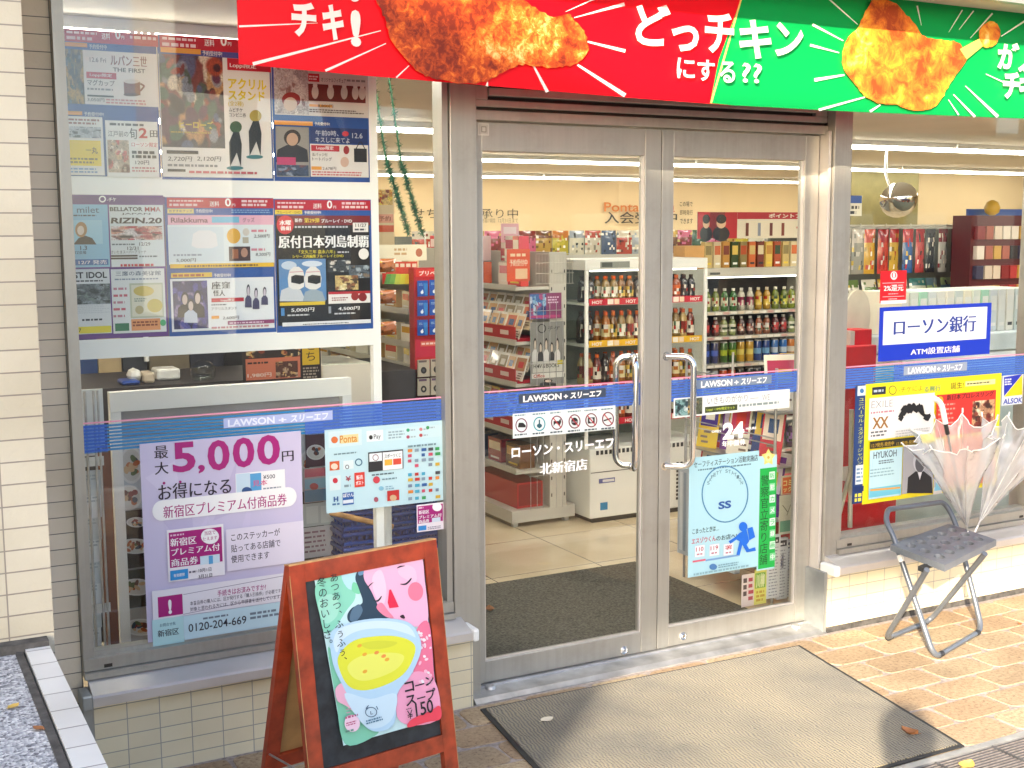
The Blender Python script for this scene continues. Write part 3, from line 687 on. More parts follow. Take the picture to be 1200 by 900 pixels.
# ------------------------------------------------------------------ banner over the doors
BY = 3.55
B = Print(BY, dl=.0004)
RED, GRN, WHT = 'e6001a', '00a651', 'f7f5ef'
zt = 2.62
def bpt(x, y): return B.P(x, y)
bot = [bpt(280, 75), bpt(420, 88), bpt(560, 99.5), bpt(732, 114), bpt(860, 123.5), bpt(1000, 131), bpt(1170, 138), bpt(1240, 140.5)]
split_t, split_b = bpt(868, 0), bpt(832, 121)
def strip(pts, c, u_lo, u_hi, lo_top, hi_top):
    pass
xr = 5.0
# back body with thickness
bw = MB(); lowp = bot + [(xr, bot[-1][1] + .004)]
front = [B.to3(u, v, 0) for u, v in lowp] + [B.to3(lowp[-1][0], zt, 0), B.to3(lowp[0][0], zt, 0)]
back = [q + Vector((0, .003, 0)) for q in front]; n = len(front)
B.mb.raw(front + back, [tuple(range(n)), tuple(range(2 * n - 1, n - 1, -1))] + [(k + n, (k + 1) % n + n, (k + 1) % n, k) for k in range(n)], lin(RED)); B.up()
gp = [split_b] + [q for q in lowp if q[0] > split_b[0]] + [(xr, zt), (split_t[0] + .06, zt), split_t, bpt(842, 70)]
B.mb.face([B.to3(*q) for q in gp], lin(GRN)); B.up()
B.line(874, -20, 833, 121, 2, 'ffd27a')
for (x0, y0, x1, y1, w0, w1) in ((280, 31, 372, 27, 2.5, .6), (296, 75, 446, 36, 4, 1), (381, 83, 452, 51, 3, 1), (464, 91, 479, 77, 2, 1), (570, 101, 571, 96, 3, 1), (623, 74, 641, 108, 2, 4), (676, 76, 732, 112, 2.5, 5), (688, 49, 732, 60, 2, 4), (672, 21, 731, 5, 1, 4), (662, 14, 700, -3, .6, 2),
                             (969, -2, 1004, 29, 2, 1), (951, 29, 987, 48, 3, 1.2), (948, 53, 982, 62, 3, 1.2), (953, 94, 988, 88, 4, 2), (958, 129, 1012, 114, 3, 1.5), (1018, 131, 1030, 123, 3, 1.5), (1073, 7, 1078, 30, 2, .6), (1126, 12, 1110, 38, 1.5, .5), (1139, 13, 1122, 35, 1.5, .5), (1161, 16, 1135, 45, 2, .6), (1205, 21, 1171, 43, 2.5, 1), (1153, 87, 1186, 102, .8, 2), (1129, 101, 1167, 137, 1, 4), (1115, 111, 1140, 137, 1, 3), (1109, 117, 1121, 135, .6, 2)):
    B.line(x0, y0, x1, y1, w0, WHT, w1)
rr = random.Random(11)
def blob(pts, mi, jit=1.6, sub=5):
    out = []; m = len(pts)
    for k in range(m):
        p0, p1, p2, p3 = (Vector((*pts[(k + i - 1) % m], 0)) for i in range(4))
        for j in range(sub):
            t = j / sub; q = .5 * ((2 * p1) + (p2 - p0) * t + (2 * p0 - 5 * p1 + 4 * p2 - p3) * t * t + (3 * p1 - p0 - 3 * p2 + p3) * t ** 3)
            out.append((q.x + rr.uniform(-jit, jit), q.y + rr.uniform(-jit, jit)))
    V = [B.to3(*B.P(*q)) for q in out]; cx = sum((v for v in V), Vector()) / len(V)
    B.mb.raw(V + [cx], [((k + 1) % len(V), k, len(V)) for k in range(len(V))], (.8, .4, .1), mi); B.up()
blob([(443, -8), (447, 14), (452, 33), (460, 52), (472, 68), (487, 84), (505, 92), (528, 97), (552, 98), (575, 93), (596, 81), (614, 76), (640, 79), (662, 78), (680, 72), (687, 55), (683, 36), (672, 25), (664, 17), (650, 20), (634, 15), (614, 2), (600, -10), (520, -30)], 1)
blob([(1022, 0), (1012, 14), (1003, 32), (990, 47), (984, 66), (988, 85), (1000, 99), (1010, 112), (1026, 121), (1048, 123), (1064, 129), (1088, 128), (1100, 117), (1108, 103), (1118, 88), (1131, 70), (1128, 62), (1120, 50), (1104, 48), (1080, 43), (1072, 32), (1060, 18), (1044, 3)], 2, .7)
B.poly([(1122, 58), (1150, 43), (1152, 52), (1130, 70)], 'f3d36a')
blob([(1144, 40), (1147, 32), (1155, 26), (1164, 27), (1169, 38), (1166, 50), (1156, 56), (1148, 53)], 2, .7)
def chars(t, boxes, c, bold): 
    for ch, (x0, yt, yb, x1) in zip(t, boxes): B.text(ch, x0, yt, yb, x1, c, bold)
chars('チキ!', [(340, 2, 43, 369), (376, 5, 47, 401), (409, 12, 55, 421)], WHT, .045)
B.ell(414, -1, 5, 4, WHT)
chars('どっチキン', [(742, 3, 53, 783), (784, 29, 60, 816), (823, 14, 62, 857), (863, 22, 68, 901), (905, 26, 66, 938)], WHT, .03)
chars('にする', [(790, 68, 92, 811), (814, 70, 95, 834), (840, 72, 97, 858)], WHT, .02); B.text('??', 866, 74, 97, 889, WHT, .015)
chars('がぶ', [(1165, 49, 81, 1190), (1189, 58, 86, 1216)], WHT, .04); chars('チキ', [(1171, 84, 116, 1191), (1190, 84, 116, 1216)], WHT, .045)
ban = B.build('promo_banner', 'red and green vinyl banner with fried chicken pictures hanging over the doors', 'banner', [M['banner'], M['chicken_a'], M['chicken_b']])
# ------------------------------------------------------------------ printed sheets on and behind the window glass
NAVY, BLUE, RD, PINKR, YEL, ORG, BLK, GRY, CY = '16306f', '1d4f9f', 'c3142f', 'e0455f', 'f6d51f', 'f0a43a', '1c1a1c', '8a8a8c', 'd4eef2'
INK = ['3b3a40', '6d5b55', 'b68a6a', '8f2c2c', 'd9c7a2', '2e3d52']
def heads(p, x0, yt, w, red_h, seed):
    """red and blue heading of the ticket machine posters"""
    x1 = x0 + w; p.rect(x0, yt, yt + red_h, x1, RD); p.tlines(x0 + 3, yt + 2, yt + red_h * .45, x0 + w * .36, 1, 'f7d9dc', seed); p.tlines(x0 + 3, yt + red_h * .5, yt + red_h - 1, x0 + w * .38, 1, 'f7d9dc', seed + 1)
    p.text('送料', x0 + w * .40, yt + red_h * .36, yt + red_h * .86, x0 + w * .49, 'ffffff'); p.text('0', x0 + w * .545, yt + red_h * .08, yt + red_h * .86, x0 + w * .60, 'ffffff', .02); p.text('円', x0 + w * .61, yt + red_h * .6, yt + red_h * .86, x0 + w * .64, 'ffffff')
    p.tlines(x0 + w * .70, yt + 2, yt + red_h * .9, x1 - 2, 2, 'f7d9dc', seed + 2, .6)
def upper(yt, yb, x0, x1, label, draw):
    p = Print(3.952); p.sheet(x0, yt, yb, x1, BLUE); draw(p); return p.build('poster', label, 'poster', M['print'], 'ticket machine posters in two rows behind the left window')
def u1(p):
    heads(p, 75, 33, 110, 15, 1); p.rect(76, 49, 54, 102, ORG); p.text('予約受付中', 104, 51.5, 57, 125, 'ffffff')
    p.rect(75.5, 57, 121, 184.6, 'ece6e2'); p.photo(75.5, 57, 121, 98, '6b5a33', ['2f4a3a', 'b38a2c', '5a6a70', '34302a', '8c7a4a'], 30, 3)
    p.text('12.6 Fri', 105, 67, 72.5, 124, '4a4a50', .006); p.text('ルパン三世', 129, 64, 76, 172, '7d2c28', .02); p.text('THE FIRST', 132, 79, 84, 170, '2a2222', .02)
    p.rect(101, 84, 91.5, 136, RD); p.text('Loppi限定', 105, 85.5, 90, 131, 'ffffff'); p.text('マグカップ', 102, 93, 100, 134, '2c2c30', .01); p.tlines(102, 102, 106, 134, 1, GRY, 4)
    p.rect(145, 95, 111, 164, '7b3a22'); p.ell(154, 95, 9.5, 3, 'e9e0d8'); p.ell(154, 111, 9.5, 2, '5c2a18'); p.ell(154, 95.3, 8, 2.2, 'd8cfc8'); p.line(164, 98, 169, 101, 2, '7b3a22'); p.line(169, 101, 164, 107, 2, '7b3a22')
    p.rect(102, 111, 113, 133, BLK); p.text('3,050円', 102, 114.5, 119, 122, '2c2c30'); p.tlines(124, 115, 122, 182, 2, 'c98c8c', 6)
    p.rect(79, 130, 134.5, 96, ORG); p.text('予約受付中!', 98, 131, 136, 121, 'ffffff')
    p.rect(79, 136, 205, 121, 'eeeae6'); p.tlines(80, 138, 146, 118, 2, '8f4a44', 8); p.photo(80, 148, 161, 118, 'b9bcc2', ['55606c', '7a828c', '30343a'], 14, 9); p.rect(80, 164, 194, 118, YEL); p.text('一丸', 100, 172, 180, 114, '5a3c14', .02); p.tlines(82, 184, 192, 116, 2, '7a6a2c', 4); p.tlines(80, 196, 203, 118, 2, '7fa0c8', 5)
    p.rect(124, 141, 207, 185, 'f0eeea'); p.tlines(128, 143, 148, 180, 1, '3c3c44', 2); p.text('江戸前の', 126, 153, 160, 150, '3c3c44', .01); p.text('旬', 151, 150, 163, 160, '2c2c30', .02); p.text('2', 162, 150, 162, 172, 'c01f28', .03); p.text('田', 175, 153, 161, 184, '2c2c30', .02)
    p.photo(126, 164, 202, 151, 'b9a08a', ['7a4a3a', 'e6d2c0', '3a3030', 'c25a58', 'd8b48c'], 18, 12); p.rect(153, 166, 173, 184, 'f7f4f2'); p.text('ローソン限定', 153.5, 166.5, 172, 184, 'c01f28', .012); p.tlines(154, 176, 186, 183, 2, '35353a', 3, .7); p.text('120円', 158, 188, 193, 174, '2c2c30'); p.tlines(154, 195, 202, 183, 2, 'c98c8c', 7)
upper(33, 206, 74.5, 185.5, 'blue bordered poster with a mug picture', u1)
def u2(p):
    heads(p, 187, 40, 131, 16, 11); p.rect(188, 55, 61, 235, ORG); p.text('予約受付中!', 237, 59, 65, 260, 'ffffff'); p.rect(188, 63, 207, 317, 'ece8e4')
    p.photo(188, 63, 172, 262, '2f3440', ['54304a', '7a3a34', '3a5a4a', '8a8f98', '201c28', 'b98a5a', '4a5a7a', 'a0442c', 'd8c8b0'], 90, 21, .3)
    p.text('ヒーローズ', 210, 141, 150, 250, 'd9c23a', .03); p.tlines(200, 153, 156, 250, 1, 'b09a3a', 8)
    p.rect(266, 68, 82, 317, RD); p.text('Loppi限定', 269, 73, 80, 300, 'ffffff'); p.text('アクリル', 267, 91, 104, 312, 'e9cf1c', .035); p.text('スタンド', 267, 105, 117, 310, 'e9cf1c', .035); p.text('(全2種)', 267, 118, 125, 285, 'd8b81c', .02); p.text('ムビチケ', 268, 126, 131, 284, '33333a'); p.text('コンビニ券', 268, 132, 137, 288, '33333a')
    for (cx, yy, hc) in ((276, 141, '3a5a34'), (299, 128, 'b8a23a')):
        p.ell(cx, yy + 8, 7, 7, hc); p.poly([(cx - 7, yy + 55), (cx - 8, yy + 26), (cx - 3, yy + 14), (cx + 4, yy + 14), (cx + 7, yy + 28), (cx + 6, yy + 55), (cx + 1, yy + 38)][::-1], '23282c'); p.ell(cx - 1, yy + 56, 10, 2.4, '3f7f86')
    p.rect(195, 176, 180, 232, BLK); p.text('2,720円', 196, 183, 189, 224, '2c2c30', .012, .15); p.text('2,120円', 230, 183, 189, 258, '2c2c30', .012, .15); p.tlines(196, 191, 196, 258, 1, GRY, 3); p.rect(196, 198, 201, 217, BLK); p.tlines(221, 199, 204, 316, 1, 'c9626a', 5)
upper(40, 210, 187, 318.5, 'blue bordered poster with a dark crowd picture, upper middle of the left window', u2)
def u3(p):
    heads(p, 320, 50, 112, 14, 31); p.rect(321, 64, 134, 431, 'ddd6d4'); p.photo(321, 76, 133, 361, 'b8b0b2', ['a09aa0', 'c8c2c4', '8a6a6a', 'd8d2d0'], 16, 33); p.ell(341, 117, 11, 9, '8f2226'); p.ell(340, 122, 8, 8, 'd8c2b4')
    p.rect(361, 86, 95.5, 374, RD); p.tlines(362, 88, 94, 373, 2, 'f6dcdc', 3); p.text('オリジナルフィギュア', 376, 90.5, 96, 405, '3a3438', .006); p.tlines(406, 92, 96.5, 430, 1, GRY, 3); p.rect(361, 98, 118, 428, '5a1512')
    for k, cx in enumerate((369, 387, 403, 416, 424)): p.ell(cx, 108 + k * .3, 4, 8, 'cfc4c0'); p.ell(cx, 100 + k * .3, 2.6, 2.8, 'e2dad6')
    p.rect(362, 122, 125, 389, ORG); p.text('8,800円', 372, 122, 126, 390, '3a2a20'); p.tlines(362, 127, 132, 430, 2, '6a5a58', 6)
    p.rect(321, 141, 146, 366, ORG); p.text('予約受付中!', 368, 143, 147, 386, 'ffffff'); p.rect(323, 148, 207, 362, '9a9690'); p.person(342, 152, 190, 38, '2a1f1a', 'c9a58a', '2a2a30'); p.rect(324, 184, 193, 346, 'c04070'); p.photo(324, 193, 206, 361, '3a4a66', ['1c2a44', '8a94a8', '6a4a50'], 10, 36)
    p.rect(363, 149, 167, 430, NAVY); p.text('午前0時、', 369, 152.5, 159, 396, 'd8dcea', .002); p.text('キスしに来てよ', 369, 160.5, 167, 409, 'd8dcea', .002); p.ell(404, 157, 4, 3, RD); p.text('12.6', 412, 156, 162, 424, 'd8dcea', .004)
    p.rect(363, 168.5, 207, 431, 'e9e5e2'); p.rect(364, 170, 177, 397, RD); p.text('Loppi限定', 370, 171, 176, 390, 'ffffff'); p.text('缶バッジ付', 365, 179, 183, 383, '33333a'); p.text('トートバッグ', 365, 184, 188.5, 388, '33333a'); p.rect(414, 174, 190, 429, '23232a'); p.line(416, 175, 421, 166, 1, '23232a'); p.line(427, 175, 422, 166, 1, '23232a'); p.ell(405, 176, 3.5, 5, 'a8343a'); p.ell(403, 190, 5, 6, 'd8b8a8'); p.rect(364, 195, 199, 376, ORG); p.text('2,678円', 377, 195.5, 199.5, 393, '33333a'); p.tlines(365, 200, 206, 430, 2, 'c9626a', 9)
upper(50, 212, 319.5, 432, 'blue bordered poster with a portrait and a black bag, upper right of the left window', u3)
def lower(x0, yt, yb, x1, c, label, draw):
    p = Print(3.952); p.sheet(x0, yt, yb, x1, c); draw(p); return p.build('poster', label, 'poster', M['print'], 'ticket machine posters in two rows behind the left window')
def l1(p):
    p.rect(83, 229.5, 238.5, 193.5, '5b2f82'); p.ring(120, 233.3, 4.2, 4, 1.5, 'ffffff', 18); p.text('-チケ', 125.5, 231.5, 236, 136, 'ffffff')
    p.rect(84, 239.5, 313.5, 127.5, '8fcbe6'); p.text('milet', 90, 242, 249.5, 116, '2b5a78', .005); p.tlines(86, 251, 254, 121, 1, '2b4a5a', 2)
    p.rect(86, 258, 286, 120, 'a8dcee'); p.poly([(86, 286.5), (92, 279), (100, 276), (108, 279), (113, 286.5)][::-1], '2a3038'); p.ell(95, 269, 7, 9, 'b98f62'); p.ell(94.5, 270, 4, 5.5, 'efdccb'); p.text('1.3', 94, 288, 293, 102, '1f3a4a'); p.text('TZ会場', 87, 294, 298, 101, '1f3a4a', .012); p.rect(87, 304, 311, 127, '2f6fae'); p.text('12/7 発売', 92, 305, 310, 125, 'ffffff', .012)
    p.rect(129, 240, 313, 192, 'dfe9ec'); p.text('BELLATOR', 128.5, 242.5, 247.5, 167, '23202a', .03); p.text('MMA', 169.5, 242.5, 248, 188, 'b03a48', .01); p.text('JAPAN', 142, 249.5, 252, 176, '3a3a40'); p.text('RIZIN.20', 129.5, 255, 262, 189, '221e26', .035, .15); p.photo(130, 265, 281.5, 190, 'd8cfd0', ['a03a48', '7a4a50', 'c9a8a0', '38323a', 'd09a8a', 'b84a58'], 34, 41)
    p.text('12/29', 163, 284, 288, 176, '2c2c34'); p.text('12/31', 149, 289, 293, 162, '2c2c34'); p.tlines(131, 285, 288, 160, 1, '5a6a74', 3); p.text('さいたまスーパーアリーナ', 130, 293.5, 297.5, 171, '33333a', .004); p.rect(130, 299, 301, 161, BLK); p.rect(130, 302, 304, 161, BLK); p.tlines(163, 299, 302, 186, 1, '55606a', 4); p.tlines(141, 309, 313, 182, 1, 'c8384a', 4, .7)
    p.rect(87, 315.5, 392, 129.5, 'e8eaea'); p.text('ST IDOL', 86, 319, 326.5, 125, '16181c', .03); p.tlines(89, 328, 331, 126, 1, '33383e', 5); p.photo(88, 333, 357, 129, '6c7476', ['3c4448', '59625f', '8d9698', '7d8a84', '474e4a'], 26, 45); p.tlines(88, 357, 368, 129, 5, 'd6dadc', 6); p.tlines(96, 373, 377, 122, 1, '33383e', 7); p.rect(90, 383, 391, 130, 'f3e03a'); p.text('7', 92, 385, 389, 95, '2a2a20')
    p.rect(131, 315.5, 391, 193.5, 'eef0ee'); p.text('三鷹の森美術館', 135, 318, 323.5, 188, '4a5a72', .004); p.tlines(134, 326, 329, 188, 1, '8c98a8', 8); p.rect(152, 332, 373, 191, 'c8cdb2'); p.rect(154, 334, 371, 189.5, 'e9e6d0'); p.ell(168, 341, 12, 6, 'd8c268'); p.ell(181, 358, 9, 8, 'd9c56a'); p.ell(163, 363, 5, 5, 'c8bb8c'); p.tlines(157, 349, 354, 172, 2, '8a9a8a', 4)
    for k in range(5): p.tlines(132.5, 336 + k * 8, 341 + k * 8, 150, 1, 'd06a78' if k % 2 else 'c98c98', 50 + k)
    p.rect(134.5, 379, 388, 151, '2f7f58'); p.rect(153.5, 374, 387.5, 187.5, 'f2a268'); p.tlines(155, 376, 383, 186, 2, '8a3c1c', 3, .6); p.ell(190.5, 378, 3.5, 3.8, '58b87c')
lower(83, 228, 398.5, 194.5, '6a3d90', 'purple bordered poster with four concert notices, lower left of the left window', l1)
def l2(p):
    heads(p, 195.5, 231.5, 125, 12, 51); p.rect(196, 244.5, 250, 227, 'f5e08c'); p.text('おすすめグッズ', 198, 245.5, 249, 225, '3a5a8a'); p.text('予約受付中!', 229, 245, 249.5, 249, 'ffffff', .02); p.tlines(271, 245, 250, 318, 2, '8fb2de', 3)
    p.rect(196.5, 252, 263.5, 320.5, 'eeb8cc'); p.text('Rilakkuma', 200, 255, 261, 243.5, '6a3340', .02); p.rect(248, 254, 261, 280, '7cc4e4'); p.text('グッズ', 284, 255, 260.5, 298, '5a3a48', .004); p.rect(197, 263.5, 310.5, 320.5, 'e4eef2'); p.rect(198, 266, 307, 262, 'd9e6ee')
    p.poly([(224, 288), (226, 274), (233, 270), (246, 270), (253, 274), (255, 288), (248, 291), (231, 291)][::-1], 'f1f0f2'); p.ell(273.5, 276.5, 8, 9, 'e9b23c'); p.ell(288, 272, 4, 4.5, 'd8d2c8'); p.rect(284, 278, 285, 291, 'b9b2a0'); p.rect(268, 289, 306, 293, '43262a'); p.rect(272, 292, 303, 279, 'a8623a'); p.ell(286, 296, 4, 5.5, 'b98a72')
    p.text('5,000円', 206, 303, 307.5, 229, '2e2e36', .016, .1); p.tlines(203, 297, 301, 238, 1, '98a2b0', 4); p.text('2,500円', 297, 274.5, 279, 315, '2e2e36', .012, .1); p.text('8,200円', 299, 296, 300.5, 316, '2e2e36', .012, .1); p.tlines(294, 268, 273, 315, 1, 'd88a9c', 5); p.tlines(294, 290, 295, 314, 1, 'd88a9c', 6); p.rect(199, 309.5, 314.5, 320.5, 'f3c52f'); p.tlines(216, 310.5, 313.5, 310, 1, '6a4a1a', 7, .7)
    p.rect(200, 320, 325.5, 248, 'f0c838'); p.tlines(202, 321, 325, 246, 1, 'a8501c', 5, .7); p.text('予約受付中!', 250, 320.5, 325, 270, 'ffffff', .02); p.rect(200, 327, 389, 320.5, 'eef1f4')
    p.photo(202.5, 329.5, 386, 243, '2a2b63', ['3c3c8a', '4a4a9a', '1c1a3a', '5a58a8', '27306a', '8a7aa8'], 34, 55); p.person(216, 342, 372, 17, '17141c', 'd8c4bc', '17161f'); p.person(231, 340, 372, 17, '17141c', 'd8c4bc', '201c28'); p.person(223, 350, 378, 16, '2a2430', 'd8c4bc', 'c8d2e2'); p.text('座', 247, 330, 339, 258, '2a2a34', .02); p.text('窪', 259, 330, 338, 269, '2a2a34', .02); p.text('怪人', 249, 340, 347, 263, '2a2a34', .02)
    p.rect(247, 349.5, 354, 285, RD); p.text('Loppi限定', 258, 350, 353.5, 274, 'ffffff'); p.tlines(247, 356, 358.5, 266, 1, '555a66', 4); p.text('アクリルスタンド', 247, 360, 363.5, 277, '3a3a44', .003); p.rect(247, 370, 373.5, 256, ORG); p.text('2,600円', 260, 370.5, 374.5, 279, '2e2e36', .014, .1); p.rect(266, 376, 380.5, 320.5, '8f3a6a'); p.tlines(268, 377, 380, 318, 1, 'eccfe0', 6); p.tlines(247, 382, 386, 318, 1, 'c98c98', 8)
    for k, (cx, yy, hh) in enumerate(((290, 333, 27), (299, 337, 25), (309, 336, 21))): p.person(cx, yy, yy + hh, 8, '2a2838', 'd8ccd8', '4a4668')
lower(195.5, 231, 394.5, 322, '2458a8', 'blue bordered poster with a pink goods heading above a purple group picture', l2)
def l3(p):
    heads(p, 322, 234, 112, 12, 61); p.rect(322, 246, 251, 354, 'f2d84a'); p.text('ブルーレイ・DVD', 324, 247, 250.5, 352, '6a4a14'); p.text('予約受付中!', 356, 247, 251, 376, 'ffffff', .02)
    p.rect(324, 252.5, 382, 433.5, '15141a'); p.rect(324, 252.5, 264, 433.5, '7d1a24'); p.ell(334, 263.5, 10, 11, 'd8303c'); p.text('水曜', 327, 258, 264, 341, 'ffffff', .03); p.text('番組', 328, 265, 270, 341, 'ffffff', .03); p.text('新作', 345, 256, 260.5, 354, 'ffffff', .02); p.text('第29弾', 356, 255.5, 261, 374, 'f3d33a', .02); p.text('ブルーレイ・DVD', 376, 256.5, 261, 412, 'ffffff', .02); p.tlines(345, 264, 268, 412, 1, 'cfd0d8', 4); p.rect(413, 261, 272, 431, 'f2efea'); p.text('11/27', 416, 262, 266, 429, '2a2a30', .012); p.tlines(415, 267, 271, 430, 1, '55555c', 5)
    p.text('原付日本列島制覇', 325.5, 276, 291, 432, 'ffffff', .035); p.text('「文久三年 嘉永六年」', 350, 293, 297.5, 392, 'e9d93a', .02); p.tlines(395, 294, 297, 412, 1, 'd8d8da', 6); p.text('シリーズ再編集ブルーレイとDVD', 342, 298.5, 302.5, 402, 'e9d93a', .02); p.ell(425.5, 297.5, 6, 6.5, 'f2efea')
    p.rect(326.5, 304, 353, 381.5, '5f8fc4'); p.ell(338, 311, 9, 5, 'c8d8ea'); p.ell(365, 309, 12, 3.5, 'd6e2f0'); p.poly([(327, 353), (329, 340), (341, 335), (352, 340), (358, 353)][::-1], 'cfd5dc'); p.poly([(354, 353), (357, 342), (367, 338), (377, 342), (381, 353)][::-1], '9fb0bc')
    for cx in (346.5, 366):
        p.poly([(cx - 9, 336), (cx - 10, 326), (cx - 8, 317), (cx - 3, 312.5), (cx + 3, 312.5), (cx + 8, 317), (cx + 10, 326), (cx + 9, 336), (cx + 4, 339), (cx - 4, 339)][::-1], 'ece9e6'); p.poly([(cx - 6, 331), (cx - 6, 324), (cx - 1, 322), (cx + 9, 323), (cx + 9, 331), (cx + 4, 333)][::-1], '1f2026'); p.line(cx - 8, 319, cx + 8, 318, 1.0, 'd8a0a8')
    p.photo(383, 305, 319, 410, '3a3f44', ['23272b', 'a8aca8', 'd8d2c8', '6a5a4a'], 12, 63); p.photo(408, 311, 326, 432, '55616c', ['2c343c', 'a8b4bc', '7a6a5a'], 12, 64); p.photo(392, 323, 340, 419, 'd2b878', ['6a4a2a', '8a5a3a', 'e6d8a8', '4a3a2a'], 12, 65); p.rect(384, 342, 356, 433, 'f0ece8'); p.rect(384, 342, 345, 433, 'b9202c'); p.ell(415, 347, 4.5, 5, '9c1f26'); p.ell(424, 348, 5, 5, '8a1a22'); p.tlines(388, 348, 353, 408, 2, '8a3a3a', 4)
    p.rect(327, 354.5, 358.5, 380, 'e9c832'); p.rect(328.5, 361, 370, 332.5, '4a8ac8'); p.text('5,000円', 340, 361, 366, 367, 'ffffff', .025, .12); p.tlines(336, 368, 371, 366, 1, 'd8d8da', 5); p.rect(384, 359, 367, 387, '9aa0a8'); p.text('4,500円', 395, 359.5, 364, 420, 'ffffff', .025, .12); p.tlines(391, 366, 369, 420, 1, 'd8d8da', 5); p.rect(330, 378, 382.5, 433.5, 'e8eaee'); p.tlines(354, 379, 381, 412, 1, '55555c', 7)
lower(322.5, 233, 390, 436, '2458a8', 'black poster of two riders in white helmets, lower right of the left window', l3)
# white hanging sheet rails and pole behind the posters
t = thing('poster_rail', 'white poster hanging frame with pole behind the left window posters', 'poster frame', (1.1, 3.98, .3))
q = Print(3.97)
b = MB(); a0 = q.box(60, 208, 230, 436); b.box(.59, a0[1], 3.953, 3.958, 1.80, 1.875); b.build('rail', M['white_metal'], t)
b = MB(); b.box(.59, a0[1], 3.953, 3.958, 1.312, 1.372); b.build('rail', M['white_metal'], t)
b = MB(); b.box(1.561, 1.59, 3.955, 3.985, .02, 2.43); b.build('pole', M['white_metal'], t)

# ---- large coupon poster
p = Print(3.922); p.sheet(168.5, 520, 758, 356, 'd5cdea')
for k in range(9): p.poly([(170 + k * 20, 560 + (k % 3) * 50), (205 + k * 18, 540 + (k % 4) * 40), (215 + k * 15, 600 + (k % 2) * 60)][::-1], ['ddd6f0', 'cbc2e4', 'd9d0ee'][k % 3]) if k < 7 else None
MG = 'b0147c'
p.text('最', 180.5, 523, 538, 197, '2b2233', .01); p.text('大', 181, 542, 556.5, 197.5, '2b2233', .01)
for ch, x0, yt, yb, x1 in (('5', 202, 519, 554.5, 229), (',', 232, 545, 555, 240), ('0', 243, 516.5, 552.5, 269), ('0', 272.5, 513.5, 549, 298), ('0', 301, 510.5, 546, 328)): p.text(ch, x0, yt, yb, x1, MG, .028)
p.text('円', 330, 529, 541, 344, '2b2233', .012)
p.text('お得になる', 185, 568, 587, 271, '2b2233', .012); p.ell(192, 566, 1.6, 1.6, MG); p.ell(211, 564.5, 1.6, 1.6, MG)
p.rect(276, 555, 580, 334, 'ffffff'); p.rect(276.5, 555.5, 579.5, 293, 'cfe6f6'); p.rect(293, 555, 579, 306, '5aa9de'); p.ell(289, 575, 6, 4.5, '2f5590'); p.text('¥500', 308, 556.5, 561.5, 322, '3a3a4a', .006); p.text('見本', 295.5, 563, 570, 313, 'e05a8a', .01); p.tlines(308, 571, 577, 331, 2, '8a94a4', 3)
u0, u1_, v0, v1 = p.box(180, 587, 611, 346)
p.uv(u0 + .025, u1_ - .025, v0, v1, 'ffffff')
for uu in (u0 + .025, u1_ - .025):
    h = (v1 - v0) / 2; p.mb.face([p.to3(uu + .03 * cos(a), v0 + h + h * sin(a)) for a in (2 * pi * k / 20 for k in range(20))], lin('ffffff')); p.up()
p.text('新宿区プレミアム付商品券', 191, 593, 607.5, 336, MG, .01)
p.rect(196, 621, 682, 262.5, 'fbf7fb'); p.rect(198, 624, 665.5, 260, MG); p.text('新宿区', 199, 631, 640.5, 230, 'ffffff', .018); p.text('プレミアム付', 200, 643, 651.5, 257.5, 'ffffff', .018); p.text('商品券', 200, 655, 664, 232, 'ffffff', .018); p.ell(245.5, 628, 10.5, 9, 'ffffff'); p.text('当店で', 239, 622, 627, 252, MG, .006); p.text('使えます', 237, 629, 633.5, 254, MG, .006); p.rect(234, 651.5, 661.5, 257, 'd8eefa'); p.rect(244, 651, 660.5, 249, '5aa9de'); p.tlines(199, 625.5, 629, 216, 1, 'f0c8e0', 4); p.rect(199, 668.5, 680, 220, '2f9ae0'); p.text('有効期限', 203, 672, 676, 216, 'ffffff', .01); p.text('10月1日', 232, 666, 670.5, 247, '3a3344', .006); p.text('3月31日', 232, 673, 677.5, 248, '3a3344', .006); p.tlines(221, 668, 672, 231, 1, '6a6474', 4)
p.rect(265, 620, 669, 355.5, 'efe7f6'); p.text('このステッカーが', 270, 625, 634, 327.5, '2b2233', .008); p.text('貼ってある店舗で', 270, 638, 647, 328, '2b2233', .008); p.text('使用できます', 270, 650.5, 659.5, 315, '2b2233', .008)
p.rect(178, 692, 726, 356, 'f3eff6'); p.line(214, 696, 356, 669.5, .6, '8f87a0'); p.line(214, 719, 356, 691, .6, '8f87a0'); p.rect(184.5, 699, 723, 213.5, MG); p.text('!', 196.5, 702, 719, 200.5, 'ffffff', .05)
p.text('手続きはお済みですか?', 254, 691, 698.5, 311, MG, .006); p.text('本商品券の購入には、区が発行する「購入引換券」が必要です。', 222, 704, 709, 330, '4a4358', .003); p.text('対象と思われる方には、区から申請書を送付しています。', 222, 711, 716, 329, '4a4358', .003)
p.rect(178, 726, 757, 215, 'bfe8ea'); p.rect(215, 721, 749, 356, 'cdeaf4'); p.text('お問合せ先', 186.5, 730, 734, 205, '6a8a9a'); p.text('新宿区', 184, 738, 746, 209, '2b2b3a', .01); p.text('0120-204-669', 220, 730.5, 740, 288, '2b2b3a', .008); p.tlines(237, 722, 726, 272, 1, '7a8a9a', 5); p.tlines(292, 716, 726, 330, 2, '7a8a9a', 6)
p.build('coupon_poster', 'lilac poster reading 5,000 yen in magenta at the bottom of the left window', 'poster', M['print'])
